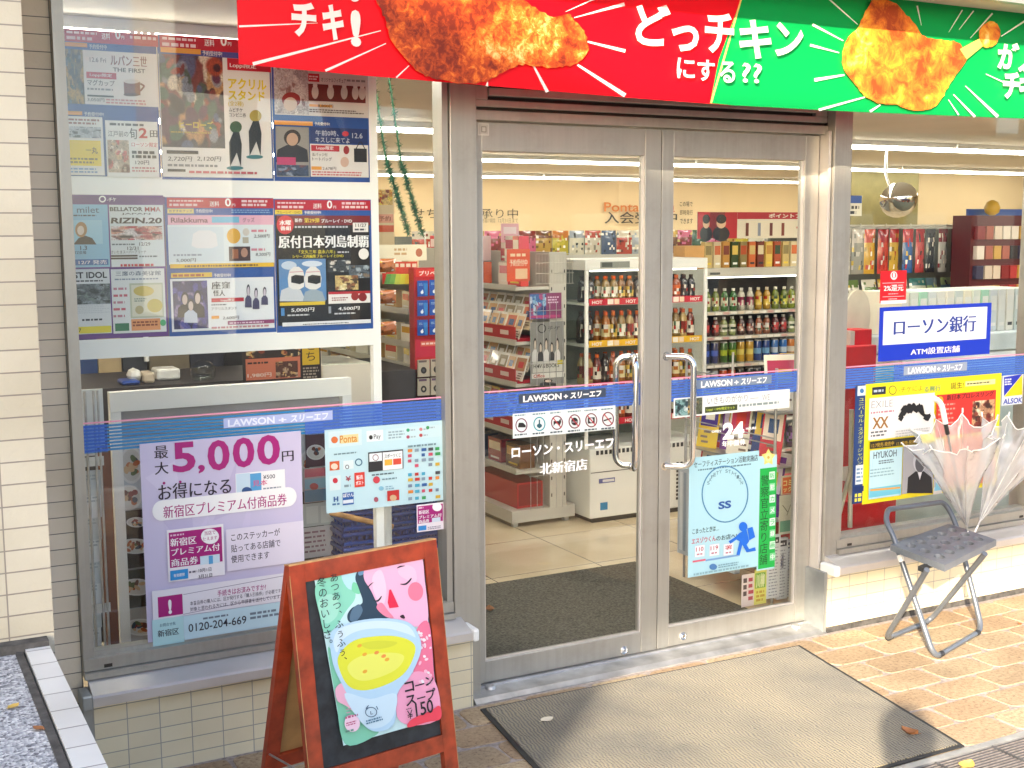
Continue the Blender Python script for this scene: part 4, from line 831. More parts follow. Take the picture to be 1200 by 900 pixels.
# ---- payment marks poster
p = Print(3.922); p.sheet(381.5, 504, 602, 519, 'c9ebf3'); p.rect(385, 506, 525, 424, 'd9f1f6'); p.ell(392, 515.5, 4, 4, 'e0743a'); p.rect(399, 510, 520, 420, 'f3e2a6'); p.text('Ponta', 398, 510.5, 519.5, 418.5, 'dd9438', .02); p.rect(429.5, 505, 518, 449, 'eef8fa'); p.ell(434.5, 512.5, 2.2, 2.6, BLK); p.text('Pay', 438, 509, 516, 446, '33333a', .006)
p.rect(452, 503, 517, 517, 'd2eef4'); p.tlines(455, 505, 515, 474, 3, '9ab4bc', 3)
rr = random.Random(5)
for (x, y, c) in ((478, 504, '3aa87a'), (478, 512, 'b8506a'), (493, 503, 'd88a8a'), (493, 510, 'c84a4a'), (501, 501, '3a9a5a')): p.ell(x, y, 2, 2, c); p.tlines(x + 3, y - 1.5, y + 1.5, x + 9, 1, 'a8bcc2', int(y))
p.tlines(391, 531, 534, 423, 1, '7a98a2', 5); p.rect(386, 541, 551.5, 397.5, 'e2622e'); p.ell(391.5, 546.5, 4, 3.6, 'f7e2cc'); p.rect(402, 540, 550, 414, 'e6f5f7'); p.ring(406.5, 547, 2.3, 2.6, .8, '4a4a52', 14); p.ring(420, 541.5, 4.4, 4.4, 1.3, '2f6a8a', 20); p.rect(386, 558, 575, 399, 'dff2f6'); p.ell(392.5, 563, 3, 3.2, 'c8283a'); p.text('¥', 404.5, 558, 564, 411, 'a8485a', .02); p.tlines(403, 567, 572, 411, 1, '8aa2ac', 3)
p.rect(415, 554, 571, 427, 'e0402f'); p.text('販売', 417, 557, 562, 425, 'ffffff', .03); p.text('ポスト', 416.5, 563.5, 568.5, 425.5, 'ffffff', .03); p.text('H', 390.5, 582, 588, 396, '2f5f9a', .05); p.tlines(389, 589, 593, 398, 1, '4a78a8', 3); p.rect(401, 577.5, 592, 414, '1f5fae'); p.text('ぽけん', 401.5, 578, 583, 414, 'ffffff', .02); p.rect(401.5, 586, 590, 413.5, 'e9f2f8')
p.rect(431, 530, 553, 472, '2b2b30'); p.rect(432.2, 531.5, 541, 447, 'eef6f8'); p.ring(439.5, 536, 3.6, 3.8, .8, '8a4a5a', 18); p.rect(448, 530, 551, 471, 'f2f8f8'); p.text('スポーツくじ', 450, 532, 537, 469, '33333a', .012); p.rect(450, 538.5, 545.5, 459, 'f0b840'); p.rect(460, 537.5, 544.5, 469.5, 'e0503a'); p.tlines(435, 555, 558, 466, 1, '5a7078', 5); p.ell(440.5, 562, 4, 4.2, 'd0404e'); p.tlines(447, 560, 563, 466, 1, '7a98a2', 3); p.ell(446, 572, 3, 2.6, '8ac4dc'); p.tlines(451, 569, 574, 461, 2, '8ab4c8', 6); p.ell(440, 585, 2.6, 3, 'b05a6a'); p.rect(453, 575, 587, 467, 'c8302c'); p.ell(460, 583, 4, 3.6, 'd8b48a')
p.tlines(477, 521, 525, 512, 1, '7a98a2', 8)
cols = ['3aa05a', '2f5fa0', 'd0506a', '8aa0b0', '46a8c8', 'd8b23a', '4a4a52', 'c8382f', 'e08a3a', '7a8aa0']
for r_i, y in enumerate((528, 534, 540, 546, 556, 562, 569, 576, 584)):
    for c_i in range(5):
        x = 477 + c_i * 8; yy = y - (c_i * 8) * .075
        if rr.random() < .88: p.rect(x, yy - 1.8, yy + 1.8, x + rr.uniform(3.5, 6), rr.choice(cols))
p.rect(382, 588, 601.5, 519, 'bfe3ec') if False else None
p.build('payment_poster', 'pale blue poster of payment marks at the lower right of the left window', 'poster', M['print'])
p = Print(3.9205); p.sheet(488.5, 592, 624, 520, 'f8f0f6'); p.rect(489.5, 593.5, 614, 519, MG); p.tlines(490.5, 594, 597, 498, 1, 'f2d0e4', 2); p.text('新宿区', 490.5, 598.5, 603, 503, 'ffffff', .025); p.text('プレミアム付', 490.5, 604.5, 608.5, 517.5, 'ffffff', .025); p.text('商品券', 490.5, 609.5, 613.5, 503, 'ffffff', .025); p.ell(512, 594, 5.5, 5, 'ffffff'); p.rect(506, 607, 612, 516, 'd8e8f4'); p.rect(490, 616.5, 622, 499.5, '2f8fd8'); p.tlines(501, 617, 621, 517, 2, '9a94a4', 3)
p.build('sticker', 'small magenta sticker overlapping the corner of the pale blue payment poster', 'sticker', M['print'])
# stripe film lettering on the left window
def shopname(p, x0, yt, yb, x1, x2, x3, c='f4f4f4', back=None):
    if back: p.rect(x0 - 5, yt - 1.5, yb + 1.5, x3 + 6, back)
    p.text('LAWSON', x0, yt, yb, x1, c, .03); d = (yb - yt)
    p.text('+', x1 + (x2 - x1) * .25, yt + d * .2 - (x1 - x0) * .07, yb - d * .2 - (x1 - x0) * .07, x2 - (x2 - x1) * .25, c, .03); k = (x2 - x0) * .075
    p.text('スリーエフ', x2, yt - k, yb - k, x3, c, .035, .1)
p = Print(3.9275, dl=.0003); shopname(p, 267, 492, 500.5, 322, 340, 384, 'dfe3f2', 'a8b4dc'); p.build('lettering', None, None, M['vinyl'], parent=win_l)
p = Print(3.9275, dl=.0003); shopname(p, 1064, 431, 438.5, 1096, 1104, 1127, 'f2f2f4', '8f9aac'); p.build('lettering', None, None, M['vinyl'], parent=win_r)
# ---- door lettering and signs
DY = 3.968
p = Print(DY, dl=.0003); shopname(p, 613, 464, 471.5, 658, 668, 704, 'f6f4f0', '3b4658'); p.build('lettering', None, None, M['vinyl'], parent=door_l)
p = Print(DY, dl=.0003)
p.text('ローソン・スリーエフ', 599.5, 524.5, 537, 719, 'f7f7f7', .03); p.build('lettering', None, None, M['vinyl'], parent=door_l)
p = Print(DY, dl=.0003); p.text('北新宿店', 632, 543, 556.5, 688.5, 'f7f7f7', .03); p.build('lettering', None, None, M['vinyl'], parent=door_l)
p = Print(DY, dl=.0003); shopname(p, 821.5, 447, 454.5, 858, 868, 898, 'f4f2ee', '6f7f95'); p.build('lettering', None, None, M['vinyl'], parent=door_r)
p = Print(DY, dl=.0003); p.text('OPEN', 834, 504.5, 507.5, 845, 'f7f7f7', .03); p.text('24', 847, 496, 515.5, 872, 'f7f7f7', .05); p.text('HOURS', 874, 501, 504, 886, 'f0f0f0', .03); p.text('年中無休', 846, 517, 524, 873.5, 'f7f7f7', .02); p.build('lettering', None, None, M['vinyl'], parent=door_r)
p = Print(DY - .001); p.sheet(601, 485, 514, 721, 'eaf4f4')
icons = [(611, '7a2a50'), (632, '2f9aa8'), (652.5, '7a2a40'), (673, '7a2a40'), (692.5, '7a2a40'), (712, '7a2a40')]
for k, (cx, c) in enumerate(icons):
    cy = 498.4 - (cx - 611) * .074; p.tlines(cx - 8, cy - 12.5, cy - 10, cx + 8, 1, '6a8a90', k, .6); p.ring(cx, cy, 7.1, 8.4, 1.3, c, 26)
    if k == 0: p.poly([(cx - 4, cy + 1), (cx - 3, cy - 3), (cx + 2, cy - 3), (cx + 5, cy), (cx + 5, cy + 2.5), (cx - 4, cy + 2.5)][::-1], BLK)
    if k == 1: p.rect(cx - .8, cy - 5, cy + 5, cx + .8, '1f5a6a'); p.ell(cx, cy + 2, 3, 2.5, '1f5a6a')
    if k == 2: p.poly([(cx - 4, cy + 4), (cx - 4, cy - 2), (cx + 2, cy - 2), (cx + 4, cy - 5), (cx + 5, cy - 1), (cx + 3, cy + 4), (cx + 1, cy + 1), (cx - 2, cy + 1)][::-1], BLK)
    if k == 3: p.ell(cx, cy, 4, 4.5, BLK); p.rect(cx - 4, cy, cy + 2, cx + 4, '8a8a90')
    if k == 4: p.rect(cx - 4, cy - 3, cy + 4, cx + 4, BLK); p.ell(cx, cy, 2.2, 2.6, 'e0e0e4')
    if k == 5: p.line(cx - 5, cy + 2, cx + 4, cy - 1, 1.6, BLK)
    if k not in (0, 1): p.line(cx - 5, cy - 6, cx + 5, cy + 6, 1.2, 'c0283a')
    p.tlines(cx - 8, cy + 10, cy + 13, cx + 8, 1, '4a5a64', 9 + k, .6)
p.build('pictogram_strip', 'white strip of six round pictograms on the left door glass', 'sign', M['print'])
p = Print(DY - .001); p.sheet(789.5, 467, 490, 925, 'eef3f0'); p.photo(791, 468.5, 488, 806, '7fa8a8', ['2c4a54', '16242c', 'c8d8d8', '3a5a5a'], 12, 3); p.photo(806, 467, 486.5, 823, '5a5f4a', ['23281f', 'c9a868', 'e0cf9a', '8a7a58'], 12, 4); p.text('いきものがかり', 829, 465.5, 474, 876, '6a6a70', -.005); p.line(879, 467, 889, 466.2, .6, '7a7a80'); p.text('WE', 893, 462.5, 469.5, 902, '8a8a90', -.008); p.rect(826, 477, 484, 864, '3f4a2a'); p.text('Loppi・HMV限定セット', 828, 478.5, 482.5, 861, 'cfe04a', .01); p.tlines(866, 473, 478, 915, 1, '8a9a9a', 4)
p.build('music_strip', 'white music advert strip with two small photos on the right door glass', 'sign', M['print'])
p = Print(DY - .001); p.sheet(807, 537, 677, 888, 'b2deea'); p.text('セーフティステーション活動実施店', 813, 541, 548.5, 888, '1f2a34', .012); p.tlines(818, 549.5, 552.5, 884, 1, '5a7a88', 4)
p.ring(849.5, 579, 27.5, 33.5, 1.4, '3f7fae', 40)
for k, ch in enumerate('SAFETY STATION'):
    a = radians(150 - k * 9.2); p.text(ch, 849.5 + 22.5 * cos(a) - 1.4, 580 - 28 * sin(a) - 2, 580 - 28 * sin(a) + 2, 849.5 + 22.5 * cos(a) + 1.4, '5a7a8a', .01) if ch != ' ' else None
p.text('SS', 841.5, 588, 597, 856.5, '2458a8', .035)
p.text('こまったときは…', 811, 620, 626, 842, '33404a', .006); p.text('エスゾウくん', 810, 631, 638, 838.5, 'd0405a', .012); p.text('のお店へ!', 839, 628, 634, 863, '33404a', .006)
for (x, s_, yt) in ((814, '110', 640), (831, '119', 638.5), (847.5, '署', 638)): p.rect(x, yt, yt + 13, x + 11, 'f2dfe6'); p.rect(x + .7, yt + .8, yt + 12.2, x + 10.3, 'd9f0f6'); p.text(s_, x + 1.2, yt + 1.5, yt + 6.5, x + 9.8, 'd0303f', .012); p.tlines(x + 2, yt + 8, yt + 11.5, x + 9, 1, 'd08a98', 3)
p.rect(811, 657, 659, 826, 'e2637a'); p.rect(826, 655.5, 657.5, 866, '7fa8d8'); p.ell(835, 664, 4.5, 3.6, '4a7fb8'); p.tlines(841, 661, 666, 866, 2, '7fa4b4', 3); p.tlines(812, 671, 675, 880, 1, '8fb4c0', 4)
BM = '1a6fe0'
p.ell(870, 617, 5, 5.6, BM); p.poly([(866, 624), (874, 620), (877, 634), (874, 638), (877, 643), (884, 641), (885, 645), (874, 647), (869, 638), (866, 650), (862, 650), (866, 634), (862, 632), (855, 637), (853, 634), (861, 629)][::-1], BM); p.poly([(875, 619), (881, 617), (884, 629), (877, 633)][::-1], BM)
st = [(890, 531)]
p.build('safety_poster', 'pale blue safety poster with a blue running figure on the right door glass', 'poster', M['print'])
p = Print(DY - .0024)
star = []
for k in range(10):
    a = pi / 2 + k * pi / 5; q = 10.5 if k % 2 == 0 else 6; star.append((900.5 + q * .8 * cos(a), 536 - q * sin(a)))
p.mb = MB(); p.poly(star, 'e8dc7a'); p.ell(900.5, 536, 4, 5, 'efe6a0'); p.ell(900.5, 536, 1.5, 1.8, 'c8b04a')
p2 = Print(DY - .0012); p2.sheet(888, 535, 669, 909, 'b2deea'); p2.rect(889.5, 549.5, 667, 909, '18b04a'); p2.vtext('警察官立寄り店舗', 890.5, 900.5, 557, 663, '14391f', .03)
for k, ch in enumerate('防犯カメラ録画中'): 
    yt = 553 + k * 13.6; p2.rect(901.5, yt, yt + 9, 908, 'cfeedd' if k % 2 == 0 else '7fd49a'); p2.text(ch, 902.3, yt + 1.5, yt + 7.5, 907.2, '18b04a' if k % 2 == 0 else 'f4fff8', .012)
p2.build('police_notice', 'green vertical strip with black and white characters beside the pale blue safety poster', 'sign', M['print'])
p.build('badge', 'yellow star badge above the green vertical strip', 'badge', M['print'])
p = Print(3.9535); p.sheet(560, 144, 158.5, 573, 'd8d4cc'); p.rect(561, 145.5, 157, 572, 'c2beb6'); p.rect(564, 148, 155, 570, '8a867e'); p.rect(565, 149, 154, 569, 'c9c5bd'); p.build('sticker', 'tiny grey square sticker at the top left corner of the left door', 'sticker', M['print'])
# ---- right window
p = Print(3.922); p.sheet(1031.5, 317.5, 355.5, 1062, 'd8121f'); p.ell(1047.5, 323, 4, 5, 'f6e8e8'); p.ell(1047.5, 322.5, 2.6, 3.5, 'd8121f'); p.ell(1047.5, 322.5, 1.4, 3.2, 'f6e8e8'); p.rect(1034, 331.5, 332.3, 1059.5, 'f2b8bc'); p.text('2%還元', 1035.5, 334, 341.5, 1058.5, 'ffffff', .02); p.tlines(1041, 343.5, 345.5, 1053, 1, 'f2c8ca', 3); p.rect(1034, 347.5, 348.3, 1059.5, 'f2b8bc'); p.tlines(1041, 349.5, 351.5, 1052, 1, 'f2c8ca', 4); p.rect(1031.7, 352.5, 356.5, 1062, 'f0ecec')
p.build('sticker', 'red 2% refund sticker above the blue bank sign', 'sticker', M['print'])
p = Print(3.922); p.sheet(1030, 360.5, 424, 1160.5, '1136c4'); p.rect(1035, 365, 404.5, 1156, 'eef4fa'); p.text('ローソン銀行', 1047, 374, 394, 1144, '143a9c', .028); p.text('ATM設置店舗', 1067, 408.5, 416.5, 1124.5, 'ffffff', .02)
p.build('bank_sign', 'blue and white bank sign in the middle of the right window', 'sign', M['print'])
p = Print(3.922); p.sheet(1012.5, 450.5, 591, 1170, 'f6e51c'); p.rect(1022, 454, 463, 1038, '16243a'); p.tlines(1024, 456, 461, 1036, 1, 'c8d2e2', 3); p.ring(1046, 457.2, 4.6, 5.3, .8, '3a3a30', 24); p.text('-チケによ', 1053, 454, 460, 1081, '8a7a1c', -.002); p.text('る興行', 1083, 453, 459.5, 1102, '2f8a7a', .01); p.text('誕生!', 1114, 448.5, 456, 1129, '3a3416', .004); p.rect(1131, 447, 453, 1166, 'f2eca2'); p.tlines(1133, 448.5, 451.5, 1165, 1, '55502c', 5)
p.rect(1018, 467, 516, 1094, 'f3f2ee'); p.text('EXILE', 1021, 470.5, 478.5, 1046, '8a8a8e', -.012); p.tlines(1020, 482, 486, 1049, 1, 'c88a98', 4); p.text('XX', 1022, 489.5, 503, 1041, '9a6a24', .03); p.tlines(1020, 505, 513, 1042, 2, '6a6a6e', 5)
rr = random.Random(9)
for k in range(46):
    a = rr.uniform(0, pi); q = rr.uniform(.75, 1.05); cx, cy = 1069 + 19 * q * cos(a), 486 - 13 * q * sin(a) + 3; p.poly([(cx - 3, cy + 2), (cx + 1, cy - 4), (cx + 4, cy), (cx + 1, cy + 5)][::-1], '1c1c20')
p.tlines(1048, 504, 513, 1090, 3, 'c8c8c4', 8)
p.rect(1018, 517.5, 526, 1076, '2a2416'); p.text('12.7発売-発売中', 1020, 519.5, 524.5, 1046, 'd8b23a', .01); p.text('12.7発売-発売中', 1049, 517.5, 522, 1074, 'd8b23a', .01)
p.rect(1017, 528, 585, 1055, 'bfe2ec'); p.text('HYUKOH', 1022, 529.5, 537.5, 1049, '3a4454', .012); p.tlines(1028, 539, 544, 1048, 2, '5a6a78', 5); p.tlines(1018, 549, 560, 1048, 3, '8fb0bc', 6, .4); p.rect(1017, 572, 583, 1054, '6fc4dc'); p.line(1018, 574, 1053, 571, 2.2, 'e8a848'); p.rect(1056, 522, 578.5, 1092, 'a8a8ac'); p.person(1076, 529, 577.5, 30, 'c8c8cc', '5a5a60', '1f1f24'); p.poly([(1073.5, 553), (1078.5, 553), (1076, 562)][::-1], 'e8e8ea'); p.rect(1093, 515, 579, 1103, 'dcd6cc'); p.rect(1093, 565, 575, 1103, '7fc4dc')
p.rect(1095, 463, 512, 1164, 'd8352c'); p.ell(1100, 468.5, 3.5, 4.5, 'f0b02a'); p.text('新日本プロレスリング', 1107, 462.5, 469, 1162, '3a1414', .02, .1); p.photo(1137, 470, 503, 1163, 'b98a68', ['6a2a1c', 'e8d2b0', '3a2018', 'd8a878', '8a3a2a'], 26, 71); p.tlines(1097, 472, 510, 1118, 7, 'f0a090', 7, .35); p.rect(1104, 514, 572, 1164, 'ef9a78'); p.tlines(1108, 520, 566, 1160, 6, 'd87a58', 8, .4)
p.build('ticket_poster', 'yellow bordered concert and wrestling poster behind the umbrellas in the right window', 'poster', M['print'])
p = Print(3.9225); p.sheet(1000.5, 452.5, 590.5, 1015, '1f3f78'); p.rect(1005, 452.5, 464, 1015.3, 'e0eef2'); p.ell(1010, 458, 2.4, 2.8, '3a7ab8'); p.vtext('ユニバーサル・スタジオ・ジャパン', 1005, 1012, 466, 545, 'd8dc6a', .01); p.rect(1002.5, 545.5, 568, 1012, 'e6eef2'); p.tlines(1003.5, 548, 566, 1011, 4, '7a98b8', 3); p.rect(1001, 570.5, 577, 1012, '16306a'); p.tlines(1001.5, 578, 589, 1011, 2, 'f0e050', 4, .7)
p.build('park_strip', 'narrow navy vertical strip along the left edge of the yellow poster', 'sign', M['print'])
p = Print(3.922); p.sheet(1174.5, 440.5, 475.5, 1198.5, 'dfe6ee'); p.poly([(1176.5, 442), (1198, 438.5), (1176.5, 464.5)][::-1], '2433b8'); p.poly([(1198, 439), (1198, 462.5), (1176.8, 465)][::-1], 'f0d814'); p.text('ALSOK', 1175.5, 467.5, 474, 1198, '2a3cae', .03, .1); p.tlines(1177.5, 443.5, 452, 1186, 3, 'e8ecf6', 3, .6)
p.build('sticker', 'blue and yellow triangle security sticker at the right end of the right window', 'sticker', M['print'])
# ------------------------------------------------------------------ chalkboard A-frame with the soup poster
x0, y0, ra, ti, L, Wd = .949, 2.83, .157, .155, .867, .45
U = Vector((cos(ra), sin(ra), 0)); Nn = Vector((-sin(ra), cos(ra), 0)); UP = Vector((0, 0, cos(ti))) + Nn * sin(ti); FN = U.cross(UP)
O = Vector((x0, y0, 0))
af = thing('chalkboard_sign', 'red brown wooden folding chalkboard standing before the left window', 'sign board', (x0 + .2, y0 + .2, 0))
def bar(mb, a, c, w, d, mi=0, up=UP, ax=U, nn=None):
    """square timber in the board's own axes: a..c along up from the board's foot line"""
    pass
def fr(o, u, v, w0, h0, d0, mi=0, mb=None, upv=None, nv=None):
    mb.obox(o + U * u + upv * v + nv * 0, U * w0, upv * h0, nv * d0, (.5,) * 3, mi)
NB = -FN                                           # away from the viewer
s = MB()
for u in (0, Wd - .042): s.obox(O + U * u, U * .042, UP * (L - .0), NB * .022)
s.obox(O + U * .0425 + UP * (L - .05), U * (Wd - .085), UP * .05, NB * .0215); s.obox(O + U * .0425 + UP * .285, U * (Wd - .085), UP * .046, NB * .0215)
for u in (0, Wd): s.obox(O + U * (u - .0006) - NB * .0006 + UP * .1, U * .0012, UP * .74, NB * .003, mi=1)
s.obox(O - NB * .0008 + UP * (L - .003), U * Wd, UP * .004, NB * .028, mi=1)
s.build('front_frame', [M['red_wood'], M['worn_wood']], af)
s = MB(); s.obox(O + U * .043 + UP * .332 + NB * .006, U * (Wd - .086), UP * (L - .383), NB * .005); s.build('blackboard', M['chalk'], af)
top = O + UP * L + NB * .024
bt = .62
bf = top + Nn * (.25) ; bf.z = 0
BU = (top - bf).normalized(); BN = U.cross(BU)
BL = (top - bf).length
s = MB()
for u in (0, Wd - .042): s.obox(bf + U * u, U * .042, BU * (BL - .004), BN * .02)
s.obox(bf + U * .0425 + BU * (BL - .055), U * (Wd - .085), BU * .05, BN * .0195); s.obox(bf + U * .0425 + BU * .25, U * (Wd - .085), BU * .045, BN * .0195)
s.build('back_frame', M['red_wood'], af)
s = MB(); s.obox(bf + U * .043 + BU * .296 + BN * .005, U * (Wd - .086), BU * (BL - .353), BN * .005); s.build('back_panel', M['ply'], af)
s = MB()
for k in range(5):
    c = bf + U * .021 + BU * (.06 + k * .026) + BN * .01; P = [c + (U * cos(a) * .027 + BN * sin(a) * .016) + BU * (.004 * sin(a * 2 + k)) for a in (2 * pi * j / 14 for j in range(15))]; s.tube(P, .0035, 6)
s.build('rope_wrap', plain('pale rope', (.45, .36, .30), .9), af)
for k in (0, 1):
    s = MB(); s.tube([O + U * (k * (Wd - .02) + .01) + UP * .32 + NB * .03, bf + U * (k * (Wd - .02) + .01) + BU * .30 - BN * .004], .003, 6); s.build('brace', M['steel_rough'], af)
p = Print(frame=(O - NB * .0006 + Vector((0, 0, 0)), U, UP))
pc = [(367, 671), (493, 648), (512, 841), (400, 873)]     # sheet corners on the board
A, B_, C_, D_ = (p.P(*q) for q in pc)
def q2(a, b_):                                     # 0..1 across, 0..1 down the sheet
    t = (A[0] + (B_[0] - A[0]) * a, A[1] + (B_[1] - A[1]) * a); u = (D_[0] + (C_[0] - D_[0]) * a, D_[1] + (C_[1] - D_[1]) * a)
    return t[0] + (u[0] - t[0]) * b_, t[1] + (u[1] - t[1]) * b_
O2 = O + NB * .0052
class Sheet(Print):
    """the soup poster: curling a little at its lower edge"""
    def to3(s, u, v, lay=None):
        bow = .014 * (max(A[1], B_[1]) - v) / .6
        return s.O + s.U * u + s.V * v + s.N * ((s.n if lay is None else lay) * s.dl + bow)
p = Sheet(frame=(O2, U, UP), dl=.00018)
A, B_, C_, D_ = (p.P(*q) for q in pc)
def g2(a0, b0, a1, b1, c, nx=6, ny=10):
    for i in range(nx):
        for j in range(ny):
            P = [q2(a0 + (a1 - a0) * (i + k) / nx, b0 + (b1 - b0) * (j + m) / ny) for k, m in ((0, 1), (1, 1), (1, 0), (0, 0))]
            p.mb.face([p.to3(*q) for q in P], lin(c), 0, True)
    p.up()
g2(0, 0, 1, 1, 'cdeef0')
def pp(pts, c): p.poly(pts[::-1] if False else pts, c)
def spl(pts, c, sub=5):
    out = []; m = len(pts)
    for k in range(m):
        p0, p1, p2, p3 = (Vector((*pts[(k + i - 1) % m], 0)) for i in range(4))
        for j in range(sub):
            t = j / sub; q = .5 * ((2 * p1) + (p2 - p0) * t + (2 * p0 - 5 * p1 + 4 * p2 - p3) * t * t + (3 * p1 - p0 - 3 * p2 + p3) * t ** 3); out.append((q.x, q.y))
    ar = sum(out[i][0] * out[(i + 1) % len(out)][1] - out[(i + 1) % len(out)][0] * out[i][1] for i in range(len(out)))
    if ar > 0: out = out[::-1]
    p.poly(out, c)
spl([(369, 690), (380, 672), (400, 672), (412, 684), (416, 700), (405, 716), (392, 735), (380, 742), (374, 720)], '8fdcc0'); spl([(372, 706), (386, 696), (396, 704), (394, 722), (380, 730)], 'a8e6d0'); spl([(383, 760), (392, 772), (400, 800), (418, 830), (440, 850), (436, 862), (402, 871), (392, 820)], '86d4b4')
spl([(400, 672), (418, 664), (430, 672), (424, 688), (408, 690)], 'b8e4f0'); spl([(414, 682), (424, 690), (420, 696), (412, 692)], '7fd8ac')
spl([(424, 662), (432, 668), (436, 690), (446, 716), (462, 722), (440, 726), (412, 730), (406, 722), (412, 712), (424, 706), (420, 690), (416, 676)], '2b4458'); spl([(412, 714), (420, 708), (424, 716), (416, 728), (409, 726)], '5a7890'); spl([(420, 666), (428, 663), (426, 672), (420, 674)], '6f9ac0')
spl([(428, 664), (440, 656), (470, 651), (492, 649), (497, 680), (500, 728), (484, 734), (462, 728), (446, 716), (434, 692), (426, 678)], 'f7b9d8'); spl([(436, 676), (446, 668), (452, 690), (448, 708), (438, 696)], 'fbd0e4'); spl([(466, 668), (476, 662), (486, 668), (486, 682), (470, 676)], 'f9c6de')
p.ell(486, 693, 9, 11, 'f0809c'); spl([(440, 712), (446, 706), (454, 716), (460, 724), (450, 722)], 'f28aa6')
for (a, b_, c, d) in ((436, 703, 446, 698), (468, 684, 481, 677)):
    spl([(a, b_), ((a + c) / 2, (b_ + d) / 2 + 2.6), (c, d), (c - .5, d + 3), ((a + c) / 2 + 1, (b_ + d) / 2 + 4.4), (a + 2, b_ + 1.2)], '23242c')
spl([(429, 690), (432, 685), (437, 682), (434, 685)], '2c2a33'); spl([(464, 666), (468, 663), (474, 663), (469, 664.5)], '2c2a33')
pp([(455, 691), (457, 690.5), (466, 711), (464, 711.5), (455, 712.5), (453, 706)][::-1], 'e8284e'); spl([(467, 722), (471, 720), (473, 724), (470, 724.5)], '33202c')
spl([(486, 738), (501, 730), (506, 790), (510, 836), (500, 838), (480, 818), (484, 770)], 'f07a9c'); spl([(466, 800), (488, 786), (508, 800), (511, 840), (480, 849), (462, 838)], 'f6a8c8')
rr = random.Random(4)
for k in range(22):
    x, y = rr.uniform(488, 502), rr.uniform(738, 800); p.ell(x, y, rr.uniform(1.5, 3), rr.uniform(1.2, 2.2), rr.choice(['fbd9e6', 'f9c2d6', 'f4f0f2']), 10, rr.uniform(0, 3))
spl([(478, 842), (500, 832), (511, 826), (512, 841), (496, 845), (474, 851)], 'f0485c')
spl([(390, 806), (400, 800), (412, 818), (416, 836), (402, 826), (392, 820)], 'f2b6cc')
spl([(384, 752), (388, 738), (412, 728), (444, 724), (474, 728), (487, 742), (490, 762), (478, 790), (462, 812), (458, 846), (440, 856), (424, 850), (412, 830), (400, 806), (388, 780)], 'b9dcf2')
spl([(388, 750), (396, 736), (420, 729), (448, 727), (474, 732), (484, 746), (474, 742), (450, 736), (420, 738), (400, 748), (392, 764)], 'd6ecf8'); spl([(400, 812), (430, 818), (460, 812), (456, 840), (438, 852), (420, 846)], 'cfe9f6')
spl([(393, 778), (396, 764), (412, 750), (436, 745), (462, 745), (480, 752), (483, 764), (472, 786), (452, 800), (424, 808), (404, 802)], 'e6e83c'); spl([(404, 780), (420, 768), (450, 764), (470, 768), (460, 784), (430, 796), (412, 794)], 'eef06a'); spl([(420, 754), (440, 750), (462, 752), (452, 758), (430, 760)], 'd8dc3c')
for x, y in ((424, 766), (438, 764), (450, 772), (424, 786), (418, 756), (446, 768)): p.ell(x, y, 3, 2, rr.choice(['f0b23a', 'f29a4a', 'f4c85a']), 9, .4)
p.vtext('あつあつ、ふぅふぅ、', 388.5, 399.5, 671, 782, '1c2226', -.004); p.vtext('冬のおいしさ。', 372.5, 384, 676, 763, '1c2226', -.004)
# lettering runs slightly downhill with the sheet: tilt by columns
for ch, x, yt, yb, x1 in (('コ', 470, 799, 811, 481), ('ー', 482, 802, 803.5, 493), ('ン', 494, 792.5, 803, 504), ('ス', 471, 815, 827, 483), ('ー', 484, 817, 818.5, 494), ('プ', 495, 807, 820, 506)): p.text(ch, x, yt, yb, x1, '1c1c22', .02)
p.text('¥', 472.5, 831.5, 842, 479, '1c1c22', .002); p.text('150', 482, 823, 839, 503, '1c1c22', .012); p.tlines(471, 829, 831, 478, 1, '6a4a5a', 3)
p.ell(408, 846, 9, 10, 'f6d3e4'); p.tlines(400, 838, 842, 416, 1, 'c05a80', 4); p.tlines(401, 845, 850, 415, 2, 'c05a80', 5); p.tlines(400, 854, 858, 413, 1, '6a9a8a', 6); p.ring(430, 833, 7, 6, .9, '3a5a78', 18); p.line(424, 829, 427, 825, .9, '3a5a78'); p.line(436, 826, 438, 830, .9, '3a5a78'); p.text('L', 429, 832, 836, 432, '3a5a78'); p.tlines(424, 842, 848, 444, 2, '4a7a98', 7); p.tlines(401, 828, 840, 407, 3, 'd890b4', 8, .25)
p.build('soup_poster', 'pink and green painted soup poster taped on the chalkboard', 'poster', M['print'])

